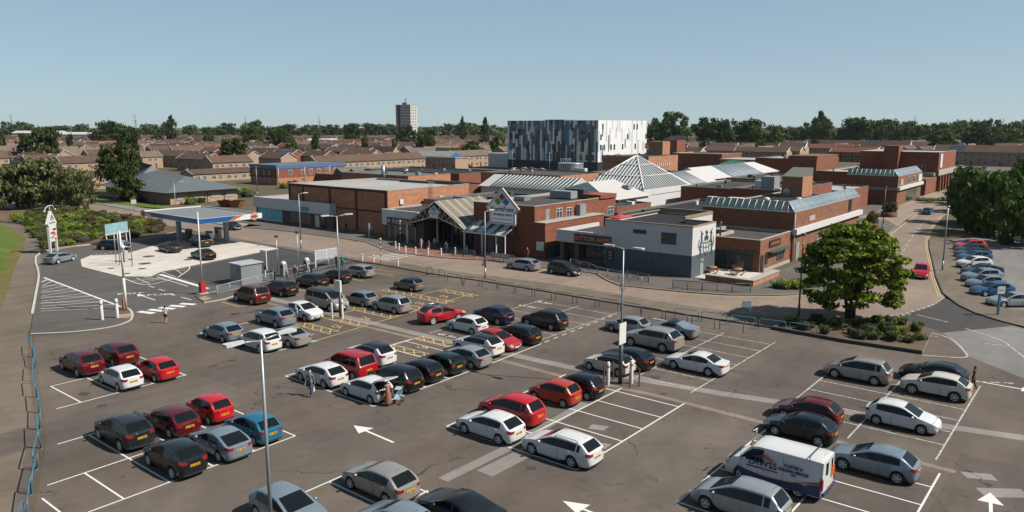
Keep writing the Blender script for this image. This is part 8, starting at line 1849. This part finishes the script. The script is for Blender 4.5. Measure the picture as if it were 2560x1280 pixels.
person(957,1002,160,'pink','rust','woman in pink top and long rust skirt at the open tailgate',hair='blond',skirt='rust',arms='front',stride=0.05,bare_legs=True,uv=(-36.1,31.7))
person(741,807,-90,'pale','jeans','fair-haired man in pale shirt standing behind the silver sport utility car',hair='blond',stride=0.06)
person(2432,974,180,'black','black','person in black top and trousers behind the cream crossover',stride=0.15,long_hair=True)
person(1556,743,-80,'grey','dark','person in dark coat crossing the road by the lamp post',sleeves='long',stride=0.3,hair='grey',group='people on the street')
for k, (px, py, f, a, l, lb, hr_, hh) in enumerate(((718,703,90,'pale','jeans','girl in pale top at the left ticket machine','blond',1.45),(738,697,100,'maroon','dark','person in maroon shirt with white hair by the railing','grey',1.65),(768,686,60,'red','dark','person in red top at the right ticket machine','blond',1.6),(779,690,110,'navy','jeans','person in navy top beside the one in red','brown',1.7),
        (842,671,-60,'black','dark','person in black carrying shopping on the walkway','grey',1.78),(856,668,-50,'teal','black','person in teal top following on the walkway','brown',1.6),
        (1053,622,-70,'white','white','woman in a white dress outside the entrance','brown',1.62),(1072,629,-110,'orange','pale','person in orange top outside the entrance','brown',1.66),(1087,621,-60,'pale','rust','person in pale top left of the one in teal','dark',1.62),(1115,634,90,'teal','dark','man in bright teal shirt walking into the entrance','dark',1.75),
        (1318,648,-90,'red','dark','white-haired person in red passing the silver estate','grey',1.6),(866,580,0,'dark','dark','person in dark clothes in the shade of the brick store','dark',1.7),(930,590,180,'pale','dark','person in pale jacket near the stop flag','grey',1.7),(1006,607,-90,'black','black','person in black at the navy-sign shop door','dark',1.72),
        (806,562,-90,'rust','dark','shopper in the doorway of the low shop row','brown',1.7),(2385,480,-90,'orange','dark','person in yellow-orange by the arcade piers','dark',1.7))):
    person(px, py, f, a, l, lb, hair=hr_, h=hh, stride=0.12+0.2*(k % 3)/2, z=0.12 if k > 5 else 0.0, sleeves='long' if k % 2 else 'short', group='people on the street')
# ------------------------------------------------------------------ air: thin even haze over the whole place
hz = MB().box(-2600, 2600, -60, 3200, -1.2, 62).mesh('haze', [])
hm = bpy.data.materials.new('haze_air'); hm.use_nodes = True; hm.node_tree.nodes.clear()
ho = hm.node_tree.nodes.new('ShaderNodeOutputMaterial'); hv = hm.node_tree.nodes.new('ShaderNodeVolumePrincipled')
hv.inputs['Color'].default_value = (0.72, 0.82, 0.92, 1); hv.inputs['Density'].default_value = 0.000028; hv.inputs['Anisotropy'].default_value = 0.2
hm.node_tree.links.new(hv.outputs[0], ho.inputs['Volume']); hz.materials.append(hm)
tag(ob('haze', hz), 'thin pale haze lying over the town and far fields', 'haze', kind='stuff')
